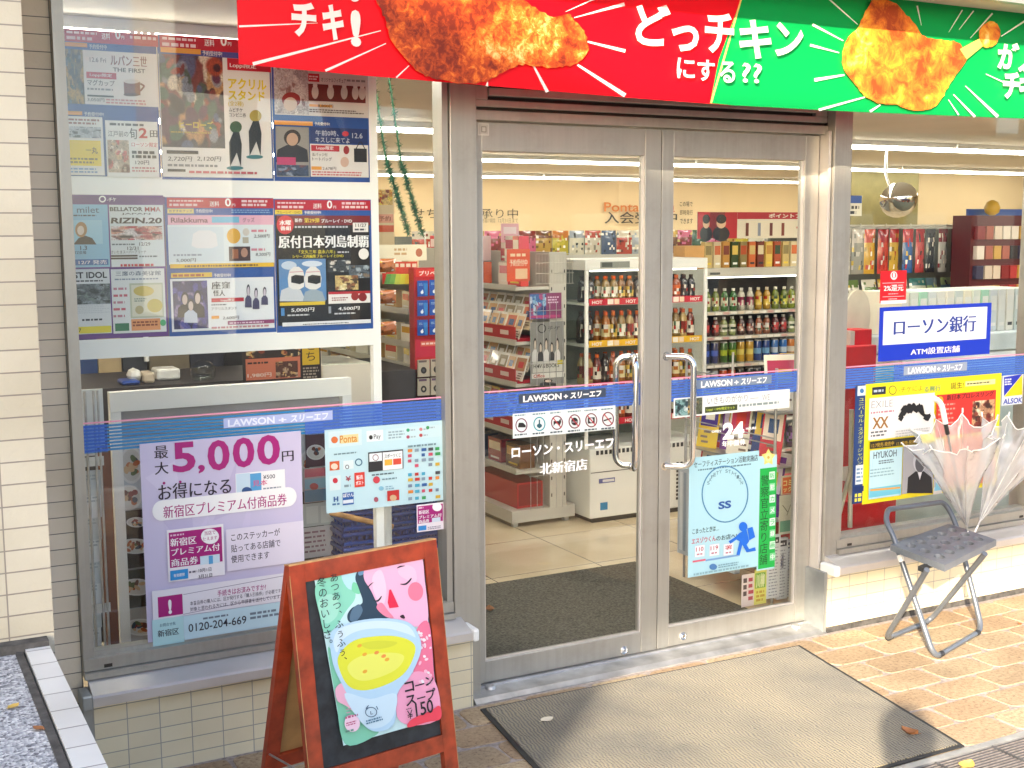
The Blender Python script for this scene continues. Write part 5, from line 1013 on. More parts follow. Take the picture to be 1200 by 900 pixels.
# ------------------------------------------------------------------ folding stool
S0, S1, S2, S3 = Vector((3.64, 3.58, .43)), Vector((3.59, 3.25, .43)), Vector((4.075, 3.425, .43)), Vector((4.125, 3.72, .43))
st = thing('folding_stool', 'grey folding stool with round holes in its plastic seat', 'stool', (3.86, 3.5, 0))
e1 = (S3 - S0).normalized(); e2 = (S1 - S0).normalized()
bm = bmesh.new()
NXh, NYh = 5, 3
def sp(a, b_, z=0): 
    t = S0 + (S3 - S0) * a; u = S1 + (S2 - S1) * a; q = t + (u - t) * b_; return Vector((q.x, q.y, q.z + z))
HR = []
s = MB(); mx, my = .05, .10; cells = [(i, j) for i in range(5) for j in range(3)]
gx = lambda i: mx + (1 - 2 * mx) * i / 5
gy = lambda j: my + (1 - 2 * my) * j / 3
NK = 20
for i, j in cells:
    cx, cy = (gx(i) + gx(i + 1)) / 2, (gy(j) + gy(j + 1)) / 2; hw, hh = (gx(1) - gx(0)) / 2, (gy(1) - gy(0)) / 2
    sq = []; ci = []
    for k in range(NK):
        a = 2 * pi * k / NK + pi / NK; c_, s_ = cos(a), sin(a); m = max(abs(c_), abs(s_)); sq.append((cx + hw * c_ / m, cy + hh * s_ / m)); ci.append((cx + hw * .62 * c_, cy + hh * .66 * s_))
    for k in range(NK):
        n = (k + 1) % NK
        for z, rev in ((0, False), (-.006, True)):
            f = [sp(*sq[k], z), sp(*sq[n], z), sp(*ci[n], z), sp(*ci[k], z)]; s.face(f if rev else f[::-1])
        s.face([sp(*ci[k]), sp(*ci[n]), sp(*ci[n], -.02), sp(*ci[k], -.02)])
def border(a0, b0, a1, b1): s.face([sp(a0, b0), sp(a0, b1), sp(a1, b1), sp(a1, b0)]); s.face([sp(a0, b0, -.006), sp(a1, b0, -.006), sp(a1, b1, -.006), sp(a0, b1, -.006)])
border(0, 0, 1, my); border(0, 1 - my, 1, 1); border(0, my, mx, 1 - my); border(1 - mx, my, 1, 1 - my)
cs = [(0, 0), (1, 0), (1, 1), (0, 1)]
for k in range(4):
    a, c = cs[k], cs[(k + 1) % 4]
    s.face([sp(*a), sp(*c), sp(*c, -.026), sp(*a, -.026)]); ia = (a[0] * .97 + .015, a[1] * .95 + .025); ic = (c[0] * .97 + .015, c[1] * .95 + .025); s.face([sp(*a, -.026), sp(*c, -.026), sp(*ic, -.026), sp(*ia, -.026)]); s.face([sp(*ia, -.006), sp(*ic, -.006), sp(*ic, -.026), sp(*ia, -.026)])
s.build('seat', M['grey_plastic'], st)
def rounded(P, r=.05, n=5):
    P = [Vector(q) for q in P]; out = [P[0]]
    for i in range(1, len(P) - 1):
        a = (P[i - 1] - P[i]); c = (P[i + 1] - P[i]); ra_ = min(r, a.length * .45, c.length * .45); p0 = P[i] + a.normalized() * ra_; p1 = P[i] + c.normalized() * ra_
        for k in range(n + 1):
            t = k / n; out.append(p0 * (1 - t) ** 2 + P[i] * 2 * t * (1 - t) + p1 * t * t)
    out.append(P[-1]); return out
F1, F2 = onZ(1095, 771, .012), onZ(1151, 738, .012); G1, G2 = onZ(1037, 749, .012), onZ(1090, 727, .012)
out = e1 * .022
bk = [S0 - out - e2 * .03 + Vector((0, 0, .0)), S3 + out - e2 * .03]
bl, br = S0 - out - e2 * .10 + Vector((0, 0, .135)), S3 + out * .2 - e2 * .10 + Vector((0, 0, .135))
bl = onY(1040, 597, 3.665); br = onY(1107, 588, 3.76)
mid_l, mid_r = onY(1046, 626, 3.60), S3 + out + Vector((0, 0, .0))
s = MB(); P = rounded([F2, F1, mid_l, onY(1038, 612, 3.635), bl, br, S3 + out + Vector((0, -.02, .02)), F2], .06); 
P = rounded([(F1 + F2) / 2, F1, mid_l, onY(1038, 611, 3.64), bl, br, S3 + out + Vector((0, -.02, .01)), F2, (F1 + F2) / 2], .055); s.tube(P, .0115, 12, caps=False); s.build('front_leg_loop', M['grey_paint'], st)
ta, tb = onZ(1084, 667, .402), onZ(1152, 648, .402)
s = MB(); P = rounded([ta + Vector((-.0, -.01, 0)), G1, G2, tb + Vector((0, -.01, 0))], .06); s.tube(P, .0115, 12); s.build('rear_leg_loop', M['grey_paint'], st)
def along(a, c, t): return a + (c - a) * t
for (a, c, t) in ((F1, F2, .12), (F1, F2, .88), (G1, G2, .88), (G1, G2, .1)):
    s = MB(); q = along(a, c, t); d = (c - a).normalized() * .016; s.tube([q - d, q + d], .0122, 12); s.build('foot_pad', M['rubber'], st)
s = MB()
for q in (along(F1, mid_l, .55),): s.lathe(q + Vector((-.002, -.012, 0)), [(.006, 0, (.8,) * 3), (.006, .003, (.8,) * 3), (.003, .005, (.8,) * 3)], 10, 0, 'Y')
q = along(F1, mid_l, .8); d = (mid_l - F1).normalized() * .014; s.tube([q - d, q + d], .0123, 12); q = along(F2, S3, .78); d = (S3 - F2).normalized() * .022; s.tube([q - d, q + d], .0123, 12); s.build('rivet_bands', M['white_metal'], st)
s = MB(); s.tube([ta + Vector((.02, .03, -.004)), tb + Vector((-.02, .03, -.004))], .010, 10); s.obox(ta + Vector((-.01, -.0, -.012)), e1 * .05, e2 * -.03, Vector((0, 0, .018))); s.build('seat_bracket', M['rubber'], st)

# ------------------------------------------------------------------ clear umbrellas, tips down through the seat holes
def umbrella(label, tip, head, Lr, rim_ang, phase, handle_dir, hook=True, seed=1):
    t = thing('umbrella', label, 'umbrella', tip, 'clear umbrellas on the stool'); rr = random.Random(seed)
    tip, head = Vector(tip), Vector(head); ax = (head - tip).normalized(); up0 = Vector((1, 0, 0)); a_ = (up0 - ax * up0.dot(ax)).normalized(); b_ = ax.cross(a_)
    nr = 8; ribs = []
    for k in range(nr):
        ph_ = phase + 2 * pi * k / nr; an = radians(rim_ang[k % len(rim_ang)]); d = a_ * cos(ph_) + b_ * sin(ph_); P = []
        for i in range(9):
            q = i / 8; w = an * (.55 + .55 * q); P.append(tip + ax * (.03 + Lr * q * cos(an * (.75 + .3 * q))) + d * (.006 + Lr * q * sin(an) * (.75 + .3 * q)))
        ribs.append(P)
    s = MB(); sub = 6; grid = []
    for k in range(nr):
        A_, B2 = ribs[k], ribs[(k + 1) % nr]
        for j in range(sub):
            f = j / sub; col = []
            for i in range(9):
                q = A_[i] * (1 - f) + B2[i] * f; sag = 4 * f * (1 - f); ctr = tip + ax * ((q - tip).dot(ax)); q = q + (ctr - q) * sag * .20 * (i / 8)
                if i == 8: q = q - ax * (.035 * sag)
                w_ = .009 * (i / 8) * (sin(k * 5.1 + j * 2.3 + i * 1.1 + seed) + sin(k * 2.7 - j * 3.1 + i * 1.9)); q += (q - ctr).normalized() * w_ if (q - ctr).length > 1e-5 else Vector(); q += Vector((rr.uniform(-1, 1), rr.uniform(-1, 1), rr.uniform(-1, 1))) * .003
                col.append(q)
            grid.append(col)
    n = len(grid); V = [q for c in grid for q in c]; F = []
    for k in range(n):
        for i in range(8): F.append((k * 9 + i, ((k + 1) % n) * 9 + i, ((k + 1) % n) * 9 + i + 1, k * 9 + i + 1))
    s.raw(V, F, (.9,) * 3, 0, True); o = s.build('canopy', M['clear'], t)
    hm = MB(); hem = [c[8] for c in grid]; hm.tube(hem + [hem[0]], .0022, 5, caps=False); hm.build('hem', M['white_metal'], o)
    for k in range(nr):
        s = MB(); s.tube(ribs[k], .0016, 5); e = ribs[k][-1]; d = (ribs[k][-1] - ribs[k][-2]).normalized(); s.tube([e, e + d * .022], .0034, 6, mi=1); 
        m = ribs[k][4]; s.tube([m, tip + ax * (Lr * .30 + .03)], .0014, 5); s.build('rib', [M['steel_rough'], M['white_metal']], t)
    s = MB(); s.tube([tip - ax * .045, tip], .004, 8); s.tube([tip, head], .0045, 8, mi=1); s.build('shaft', [M['white_metal'], M['steel_rough']], t)
    s = MB(); q = tip + ax * (Lr * .30 + .03); s.tube([q - ax * .02, q + ax * .03], .0085, 10); s.tube([head - ax * .05, head + ax * .005], .009, 10); s.build('runner', M['black'], t)
    if hook:
        hd = Vector(handle_dir).normalized(); R = .045; P = [head, head + ax * .05]
        c = head + ax * .07 + hd * R
        for k in range(11):
            an = pi * k / 10 * 1.05; P.append(c - hd * R * cos(an) + ax * R * sin(an))
        P.append(P[-1] - ax * .015); s = MB(); s.tube(P, .0115, 12); s.build('handle', M['white_metal'], t)
    s = MB(); e = ribs[2][5]; s.obox(e, a_ * .012, Vector((0, -.002, -.10)), Vector((.002, .002, 0))); s.build('tie_strap', M['clear'], t)
    return t
tp = onZ(1134, 622, .435); hd = onY(1108, 496, tp.y - .02)
umbrella('clear umbrella with a white hooked handle, standing handle up on the stool', tp, hd, .47, [19, 13, 17, 21, 18, 22, 26, 24], .35, onY(1085, 452, tp.y) - onY(1106, 452, tp.y), True, 2)
tp2 = onZ(1146, 616, .435); hd2 = onY(1216, 470, tp2.y + .03)
umbrella('clear umbrella leaning right behind the one with the white handle', tp2, hd2, .46, [14, 19, 16, 21, 15, 18, 15, 19], .1, (1, 0, 0), True, 3)

# ------------------------------------------------------------------ mats, grate, leaves
def quadslab(c4, z0, z1): 
    s = MB(); V = [(a, b_, z0) for a, b_ in c4] + [(a, b_, z1) for a, b_ in c4]; s.raw(V, [(3, 2, 1, 0), (4, 5, 6, 7), (0, 1, 5, 4), (1, 2, 6, 5), (2, 3, 7, 6), (3, 0, 4, 7)]); return s
c4 = [(1.735, 2.725), (3.135, 2.725), (3.326, 3.752), (1.872, 3.773)]
mt = thing('door_mat', 'large ribbed mat with dark rubber edge lying before the doors', 'mat', (2.5, 3.2, 0))
cx = sum(q[0] for q in c4) / 4; cy = sum(q[1] for q in c4) / 4
quadslab(c4, .002, .007).build('edge', M['rubber'], mt)
ins = [(cx + (a - cx) * .975, cy + (b_ - cy) * .972) for a, b_ in c4]; quadslab(ins, .0071, .011).build('pile', M['mat'], mt)
s = MB(); s.box(1.93, 3.45, 4.10, 5.15, .001, .009); im = s.build('inner_mat', M['inner_mat']); tag(im, 'dark pile mat on the shop floor just inside the doors', 'mat')
gr = thing('drain_grate', 'steel slotted drain grate along the pavement below the mat', 'grate', (2, 2.48, 0))
s = MB(); s.box(-2, 6, 2.69, 2.72, -.05, .003); s.box(-2, 6, 2.25, 2.275, -.05, .003); s.box(-2, 6, 2.2755, 2.6895, -.13, -.12, mi=1); s.box(-2, 6, 2.684, 2.6898, -.12, -.004, mi=1); s.build('frame', [M['steel_rough'], M['black']], gr)
s = MB(); y = 2.28
while y < 2.686: s.box(-1.4, 5.6, y, y + .0032, -.0015, .001); y += .0148
s.build('bars', M['iron'], gr)
s = MB(); x = -1.2
while x < 5.5: s.box(x, x + .006, 2.276, 2.689, -.004, .0022); x += .26
s.build('cross_bars', M['iron'], gr)
def leaf(px_, py, z, size, rot, mat, label, curl=.3):
    c = onZ(px_, py, z); s = MB(); rr = random.Random(int(px_)); V = []; nu, nv = 8, 4
    for i in range(nu + 1):
        t = i / nu; w = sin(pi * t) ** .7 * .5 * (1 - .3 * t)
        for j in range(nv + 1):
            q = (j / nv - .5) * 2; lx_, ly = (t - .5) * size, q * w * size * .8; zz = .002 + curl * size * (q * q * .35 + (t - .5) ** 2) + rr.uniform(0, .0012)
            V.append((c.x + lx_ * cos(rot) - ly * sin(rot), c.y + lx_ * sin(rot) + ly * cos(rot), z + zz))
    F = [(i * (nv + 1) + j, (i + 1) * (nv + 1) + j, (i + 1) * (nv + 1) + j + 1, i * (nv + 1) + j + 1) for i in range(nu) for j in range(nv)]
    s.raw(V, F, (.6,) * 3, 0, True); d = (Vector(V[(nu // 2) * (nv + 1) + 2]) - Vector(V[2])); a = Vector(V[2]); s.tube([a - d * .3 + Vector((0, 0, .002)), a], .0008, 5); o = s.build('leaf', mat); tag(o, label, 'leaf'); return o
leaf(641, 844, .0112, .055, .2, M['leaf_w'], 'pale dry leaf on the shaded left part of the ribbed mat', .12)
leaf(1066, 861, .0112, .06, 1.9, M['leaf_b'], 'brown curled leaf on the right part of the ribbed mat', .6)
leaf(1133, 898, .003, .07, .3, M['leaf_y'], 'yellow leaf on the steel grate at the bottom right', .2)
leaf(16, 829, .768, .028, .7, M['leaf_y'], 'small yellow leaf on the grey planter aggregate, the farther of two', .15)
leaf(45, 855, .768, .026, 2.2, M['leaf_b'], 'small brown leaf on the grey planter aggregate, the nearer of two', .15)
leaf(1195, 732, .002, .03, 1.0, M['leaf_b'], 'small dark leaf on the ochre pavers right of the stool', .3)
leaf(574, 716, .0095, .06, 1.2, M['leaf_b'], 'orange brown leaf on the dark mat inside the left door', .5)
# ------------------------------------------------------------------ goods inside the shop
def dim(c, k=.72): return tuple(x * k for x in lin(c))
def bottle_mesh(body, lab, cap, h=.21, r=.033):
    s = MB(); b_, l_, c_ = dim(body, .55), dim(lab), dim(cap); rr = random.Random(body + lab)
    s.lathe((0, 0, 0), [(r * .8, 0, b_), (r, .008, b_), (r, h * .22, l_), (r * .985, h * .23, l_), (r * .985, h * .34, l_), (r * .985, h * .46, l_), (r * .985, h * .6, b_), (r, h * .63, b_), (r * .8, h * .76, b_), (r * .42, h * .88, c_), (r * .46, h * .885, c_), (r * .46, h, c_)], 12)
    ac = [dim(q) for q in ('f2ece0', 'b03020', '2a2a26', body, '3a5a3a')]
    for k in range(12 * 3, 12 * 6):
        if rr.random() < .45: s.c[k] = rr.choice(ac)
    return s
def can_mesh(col, top, h=.155, r=.027, band=None):
    s = MB(); c, t, b_ = dim(col), dim(top), dim(band or col)
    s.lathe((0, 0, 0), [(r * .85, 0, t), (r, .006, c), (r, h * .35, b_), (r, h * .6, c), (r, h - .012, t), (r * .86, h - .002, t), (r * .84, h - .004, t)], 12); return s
def carton_mesh(col, col2, w, d, h, seed=0):
    s = MB(); s.box(-w / 2, w / 2, -d / 2, d / 2, 0, h, lin(col)); rr = random.Random(seed)
    s.face([(-w * .42, -d / 2 - .0006, h * .5), (w * .42, -d / 2 - .0006, h * .5), (w * .42, -d / 2 - .0006, h * .85), (-w * .42, -d / 2 - .0006, h * .85)], lin(col2))
    s.face([(-w * .3, -d / 2 - .0006, h * .12), (w * .35, -d / 2 - .0006, h * .12), (w * .35, -d / 2 - .0006, h * .2), (-w * .3, -d / 2 - .0006, h * .2)], lin(rr.choice(['f2efe8', 'e8c848', '3a3a3a']))); return s
def pouch_mesh(col, col2, w, h, seed=0):
    s = MB(); rr = random.Random(seed); nu, nv = 8, 10; V = []; C = []; c1, c2, c3 = dim(col, .8), dim(col2, .8), dim(rr.choice(['f4f0e6', 'f0d060', 'e8e8e8', '2a2a2a']))
    for side in (-1, 1):
        for j in range(nv + 1):
            for i in range(nu + 1):
                a, b_ = i / nu, j / nv; puff = .018 * (sin(pi * a) * sin(pi * b_)) ** .6 * (1 + .3 * rr.uniform(-1, 1)); V.append(((a - .5) * w, side * puff, b_ * h))
    F = []; pal = [c1, c2, c3, lin('f0e8dc'), tuple(x * .4 for x in c1), c2]
    for k in range(2):
        o = k * (nu + 1) * (nv + 1)
        for j in range(nv):
            for i in range(nu):
                q = (o + j * (nu + 1) + i, o + j * (nu + 1) + i + 1, o + (j + 1) * (nu + 1) + i + 1, o + (j + 1) * (nu + 1) + i); F.append(q if k == 0 else q[::-1])
                base = c2 if j >= nv * .62 else c1
                C.append(rr.choice(pal) if (1 <= j <= nv - 2 and rr.random() < .28) else base)
    s.raw(V, F, C, 0, True); return s
def card_mesh(col, col2, w=.085, h=.12, seed=0):
    s = MB(); rr = random.Random(seed); s.box(-w / 2, w / 2, -.0015, .0015, 0, h, lin(col)); y = -.0021
    s.face([(-w * .42, y, h * .38), (w * .42, y, h * .38), (w * .42, y, h * .9), (-w * .42, y, h * .9)], lin(col2))
    for k in range(3): 
        a = rr.uniform(-.4, .1) * w; s.face([(a, y, h * (.08 + k * .09)), (a + w * .35, y, h * (.08 + k * .09)), (a + w * .35, y, h * (.12 + k * .09)), (a, y, h * (.12 + k * .09))], lin('7a6a60'))
    s.face([(-w * .2, y - .0005, h * .5), (w * .25, y - .0005, h * .5), (w * .25, y - .0005, h * .74), (-w * .2, y - .0005, h * .74)], lin(rr.choice(['c83a3a', 'e8e2d6', '3a5a8a', 'd8b84a'])))
    return s
_proto = {}
COUNT = {}
def goods(key, maker, name, loc, rotz, label, cat, group, tilt=0.0, mat=None):
    """first of a kind is built, every further one is a copy sharing its mesh"""
    if key not in _proto:
        o = maker().build(name, mat or M['gloss'], None, base=False); _proto[key] = o
    else:
        o = _proto[key].copy(); COL.objects.link(o)
    o.location = loc; o.rotation_euler = (tilt, 0, rotz)
    COUNT[name] = COUNT.get(name, 0) + 1
    return tag(o, label, cat, group)
def frame_of(*pairs): pass
G = random.Random(23)
# ---- heated drinks case behind the left door
hc = thing('heated_drinks_case', 'white heated drinks case with three glass sided shelves behind the left door', 'display case', (4.08, 6.2, 0))
X0, X1, Y0, Y1 = 3.66, 4.52, 6.0, 6.42
s = MB(); s.bbox(X0 + .03, X1, Y0 - .02, Y1, .03, .44, .006); s.box(X0 + .06, X1 - .03, Y0, Y1, .0, .029, mi=1)
s.build('cabinet', [M['white_enamel'], M['black']], hc)
s = MB()
for k in range(26): s.box(X0 + .07 + k * .03, X0 + .088 + k * .03, Y0 - .0225, Y0 - .0205, .405, .43)
for r_i in range(9):
    for c_i in range(3): s.box(X0 + .42 + c_i * .028 + (.1 if False else 0), X0 + .44 + c_i * .028, Y0 - .0225, Y0 - .0205, .10 + r_i * .022, .112 + r_i * .022)
for r_i in range(10):
    for c_i in range(5): s.box(X0 + .64 + c_i * .03, X0 + .655 + c_i * .03, Y0 - .0225, Y0 - .0205, .08 + r_i * .024, .095 + r_i * .024)
s.box(X0 + .035, X1 - .005, Y0 - .0215, Y0 - .0205, .30, .304); s.build('vent', M['black'], hc)
s = MB(); s.box(X0 + .10, X0 + .15, Y0 - .0225, Y0 - .0205, .075, .12, lin('2a8ac0')); s.box(X0 + .09, X0 + .20, Y0 - .0225, Y0 - .0205, .235, .262, lin('5a64a8')); s.box(X0 + .115, X0 + .195, Y0 - .0231, Y0 - .0226, .241, .256, lin('e8e8ea')); s.build('badge', M['print'], hc)
s = MB(); s.bbox(X0, X1, Y0 - .01, Y1, 1.475, 1.535, .004); s.build('top_box', M['white_enamel'], hc)
s = MB(); s.box(X0 + .1, X0 + .3, Y0 - .0125, Y0 - .0105, 1.487, 1.523, lin('8f938c')); s.box(X0 + .11, X0 + .18, Y0 - .0135, Y0 - .0126, 1.492, 1.518, lin('4a5048')); s.build('display_panel', M['print'], hc)
s = MB(); s.box(X0 + .03, X1 - .02, Y1 - .012, Y1, .44, 1.475); s.build('back_panel', M['case_back'], hc)
for xx in (X0 + .002, X1 - .008): s = MB(); s.box(xx, xx + .006, Y0, Y1 - .012, .44, 1.475); s.build('side_glass', M['case_glass'], hc)
for xx in (X0, X1 - .022): s = MB(); s.bbox(xx, xx + .022, Y0 - .012, Y0 + .002, .44, 1.474, .003); s.build('upright', M['white_enamel'], hc)
s = MB(); s.box(X0 + .06, X1 - .06, Y0 + .02, Y0 + .04, 1.466, 1.4745); s.build('lamp', M['case_lamp'], hc)
SH = [1.285, 1.045, .80, .585]
for k, z in enumerate(SH):
    s = MB(); s.box(X0 + .024, X1 - .024, Y0 + .004, Y1 - .014, z - .014, z); s.build('shelf', M['white_enamel'], hc)
    p = Print(Y0 - .004); u0, u1, v0, v1 = X0 + .03, X1 - .03, z - .012, z + .026
    p.mb.obox(p.to3(u0, v0, 0), Vector((u1 - u0, 0, 0)), Vector((0, 0, v1 - v0)), Vector((0, .002, 0)), lin('c8142a' if k != 1 else 'e8b41c')); p.up()
    for q in range(7):
        a = u0 + .02 + q * .115; V, F = glyphs('HOT', .03)
        if q % 2 == 0: p.mb.raw([p.to3(a + .07 * vx, v0 + .008 + .02 * vy) for vx, vy in V], F, lin('f6e8e0'))
        else: p.uv(a - .01, a + .03, v0 + .004, v1 - .004, 'f2ead8'); p.uv(a + .036, a + .07, v0 + .004, v1 - .004, 'f2d8b8')
    p.mb.build('price_rail', M['print'], hc)
kinds = [('b46a1c', 'e8d8a0', 'd85a1c'), ('7a2c14', 'f0e6d2', 'd8641c'), ('8a5a1c', 'd8b44a', 'e0742c'), ('2a201c', '3a2a22', '3a2a20'), ('9a7a3a', 'f2ecd8', 'd85a1c'), ('a04a14', 'e06a28', 'd8641c'), ('c8a868', '8a2a20', 'c85a28')]
rown = ['top', 'second', 'third', 'bottom']
for r_i, z in enumerate(SH):
    n = 14
    for k in range(n):
        kd = kinds[(k * 2 + r_i * 3) % len(kinds)] if r_i else kinds[[3, 3, 4, 4, 2, 2, 3, 3, 5, 1, 1, 5, 3, 3][k]]
        if r_i == 3: kd = kinds[[6, 6, 5, 5, 5, 1, 1, 5, 5, 5, 1, 1, 6, 5][k]]
        x = X0 + .07 + k * (X1 - X0 - .14) / (n - 1)
        tall = .185 if r_i != 0 else .15
        for dep in (0, 1):
            if dep == 0 and G.random() < .09: continue
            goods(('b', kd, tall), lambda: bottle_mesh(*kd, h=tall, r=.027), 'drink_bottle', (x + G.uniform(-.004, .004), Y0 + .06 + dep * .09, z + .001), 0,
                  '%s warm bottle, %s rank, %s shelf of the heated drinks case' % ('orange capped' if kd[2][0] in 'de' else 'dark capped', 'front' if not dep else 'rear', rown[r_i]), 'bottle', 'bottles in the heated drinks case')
# ---- wall of chilled drinks behind the right door
wx0, wx1, wy0, wy1 = 4.86, 6.02, 6.5, 7.0
ws = thing('drinks_shelf', 'white five tier drinks shelf seen through the right door', 'shelf unit', ((wx0 + wx1) / 2, 6.75, 0))
s = MB(); s.box(wx0, wx0 + .035, wy0, wy1, 0, 1.45); s.build('side_panel', M['fixture'], ws); s = MB(); s.box(wx1 - .035, wx1, wy0, wy1, 0, 1.45); s.build('side_panel', M['fixture'], ws)
s = MB(); s.box(wx0 + .036, wx1 - .036, wy1 - .02, wy1, 0, 1.44); s.build('back_panel', M['dark'], ws)
s = MB(); s.bbox(wx0, wx1, wy0 - .02, wy1, 1.395, 1.452, .004); s.build('header', M['fixture'], ws)
s = MB(); s.box(wx0 + .05, wx0 + .13, wy0 - .0225, wy0 - .0205, 1.41, 1.425, lin('55584f')); s.build('badge', M['print'], ws)
s = MB(); s.box(wx0 + .06, wx1 - .06, wy0 + .02, wy0 + .04, 1.385, 1.394); s.build('lamp', M['case_lamp'], ws)
WS = [1.165, 1.0, .815, .62, .42, .2]
for k, z in enumerate(WS):
    s = MB(); s.box(wx0 + .036, wx1 - .036, wy0 - .004, wy1 - .021, z - .022, z); s.build('shelf', M['fixture'], ws)
    s = MB(); q = wx0 + .05
    while q < wx1 - .09:
        s.box(q, q + .05, wy0 - .0065, wy0 - .0045, z - .019, z - .003, lin(G.choice(['f4f0e8', 'f4f0e8', 'e8d8c0', 'd8a8a0']))); q += .062
    s.build('price_tags', M['print'], ws)
tiers = [('small', [('8a9a2c', 'e8e0b0', 'f0ece0'), ('3a7a3a', 'dfe8d0', 'f4f0e8'), ('d8d2c0', '9a3a5a', 'f4f0e8'), ('c89a2c', 'e8c85a', 'e8e0c8'), ('7a8a2c', 'd8d05a', 'f4f0e0')], .15),
         ('tiny', [('b06a4a', 'e8e0d8', 'f2f0ea'), ('6a2a2a', 'd84a4a', 'f4f0e8'), ('9aa86a', 'e8e8d0', 'f2f0ea'), ('5a3a3a', 'c88a7a', 'f2f0ea')], .125),
         ('can', [('c8782c', 'e8e0d0'), ('2a1a3a', 'a82a4a'), ('1f2f6a', '4a6ad0'), ('3a6a2a', 'a8b82c'), ('c89a2c', 'e8d26a'), ('1f3f8a', '7ab0e0'), ('2a6ab8', 'c8d8e8')], .15),
         ('can', [('241c4a', '6a4ab0'), ('2a2a5a', '8a3a5a'), ('6ab0d8', '2a4a8a'), ('a8b4c0', 'e8e8ec'), ('c84a1c', 'd85a2a'), ('1f2a1f', '5a8a3a'), ('2a2a2a', '8a2a2a'), ('c8b82c', 'e8dc6a')], .16),
         ('bot', [('6a1c1c', 'd83a3a', 'f2f0ea'), ('4a3a2a', 'e8d8b0', 'e8e0d0'), ('7a2a4a', 'c8608a', 'f2f0ea')], .15), ('bot', [('c8b89a', 'e8e0d0', '3a6ab0'), ('5a2a5a', '9a6ab0', 'f2f0ea')], .17)]
tn = ['top', 'second', 'third', 'fourth', 'fifth', 'lowest']
for r_i, z in enumerate(WS):
    kd_, pal, h = tiers[r_i]; n = 15 if r_i < 4 else 12
    for k in range(n):
        c = pal[(k // 2 + r_i) % len(pal)]; x = wx0 + .075 + k * (wx1 - wx0 - .15) / (n - 1)
        mk = (lambda: can_mesh(c[0], 'b8b8b8', h, .027, c[1])) if kd_ == 'can' else (lambda: bottle_mesh(c[0], c[1], c[2], h, .026))
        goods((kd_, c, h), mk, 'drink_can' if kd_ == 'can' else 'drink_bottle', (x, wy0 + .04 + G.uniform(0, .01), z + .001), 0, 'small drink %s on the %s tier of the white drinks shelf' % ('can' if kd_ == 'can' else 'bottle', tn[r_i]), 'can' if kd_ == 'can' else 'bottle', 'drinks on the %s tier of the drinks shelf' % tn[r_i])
pal = ['c8b070', 'd8c8a0', 'b8863a', '3a4a2a', '8a7a4a', 'c86a3a', '7a3a2a', 'd8b85a', 'b0502a']
for k in range(15):
    c = pal[k % 9]; goods(('ct', c), lambda: carton_mesh(c, pal[(k + 4) % 9], .055, .05, .17, k), 'drink_carton', (wx0 + .07 + k * .072, wy0 + .05, 1.4525), 0, 'tall amber carton in the row on top of the white drinks shelf', 'carton', 'cartons on top of the drinks shelf')
p = Print(6.45); bz0, bz1 = 1.645, 1.815
p.mb.obox((4.78, 6.45, bz0), (1.24, 0, 0), (0, .004, 0), (0, 0, bz1 - bz0), lin('efe4cc')); p.up()
p.uv(4.78, 5.10, bz0, bz1, 'c01824'); p.uv(4.88, 5.0, bz0, bz1, '8a1018'); 
for cx, w in ((4.85, .05), (4.97, .07)):
    for (dy, ry, rx, c) in ((.03, .05, w, '1a1a20'), (.10, .035, w * .55, 'e0b896'), (.125, .03, w * .6, '201612')): 
        p.mb.face([p.to3(cx + rx * cos(a), bz0 + dy + ry * sin(a)) for a in (2 * pi * j / 16 for j in range(16))], lin(c)); p.up()
p.uv(5.10, 6.02, bz1 - .045, bz1, 'b8202c'); V, F = glyphs('ポイントプレゼント!', .03); p.mb.raw([p.to3(5.36 + .52 * a, bz1 - .037 + .028 * b_) for a, b_ in V], F, lin('f8ecd8')); p.up()
V, F = glyphs('+200', .03); p.mb.raw([p.to3(5.60 + .2 * a, bz0 + .03 + .075 * b_) for a, b_ in V], F, lin('c01824')); p.up()
for k in range(4): p.uv(5.17 + k * .10, 5.195 + k * .10, bz0 + .015, bz0 + .10, ['7a3a2a', '9aa0b0', '6a2a2a', '8a3a2a'][k])
o = p.mb.build('promo_board', M['print']); tag(o, 'red and cream point campaign board above the white drinks shelf', 'sign')
s = MB(); s.bbox(4.70, 4.855, 6.47, 6.6, 1.45, 1.60, .003); o = s.build('cardboard_box', plain('orange card', (.62, .32, .08), .7)); tag(o, 'orange cardboard box between the drinks shelf and the heated drinks case', 'box')
s = MB(); s.box(4.55, 4.86, 6.46, 6.95, 0, 1.449); o = s.build('shelf_end', M['fixture']); tag(o, 'white shelf end panel beside the heated drinks case', 'shelf unit')
# ---- gift card gondola
gc = thing('gift_card_stand', 'red and cream gift stand with wire top at the left of the left door glass', 'shelf unit', (3.4, 7, 0))
gy0, gy1 = 6.1, 8.3
s = MB(); s.box(3.24, 3.66, gy0, gy1, .03, .10); 
for xx in (3.28, 3.62): s.box(xx - .015, xx + .015, gy0 + .03, gy0 + .06, 0, .03)
s.build('base', M['fixture'], gc)
s = MB(); s.box(3.49, 3.60, gy0 + .002, gy0 + .02, .1, 1.58); 
for z in [.16 + .1 * k for k in range(14)]:
    for xx in (3.50, 3.585): s.box(xx, xx + .006, gy0, gy0 + .0015, z, z + .02, mi=1)
s.build('upright', [M['fixture'], M['dark']], gc)
s = MB(); s.box(3.50, 3.52, gy0 + .03, gy1, .1, 1.58); s.build('back_panel', M['fixture'], gc)
LS = [1.385, 1.075, .835, .555, .33]
for z in LS:
    s = MB(); s.box(3.28, 3.50, gy0 + .01, gy1, z - .018, z); s.box(3.274, 3.2795, gy0 + .01, gy1, z - .02, z + .012, mi=0); s.build('shelf', M['fixture'], gc)
s = MB()
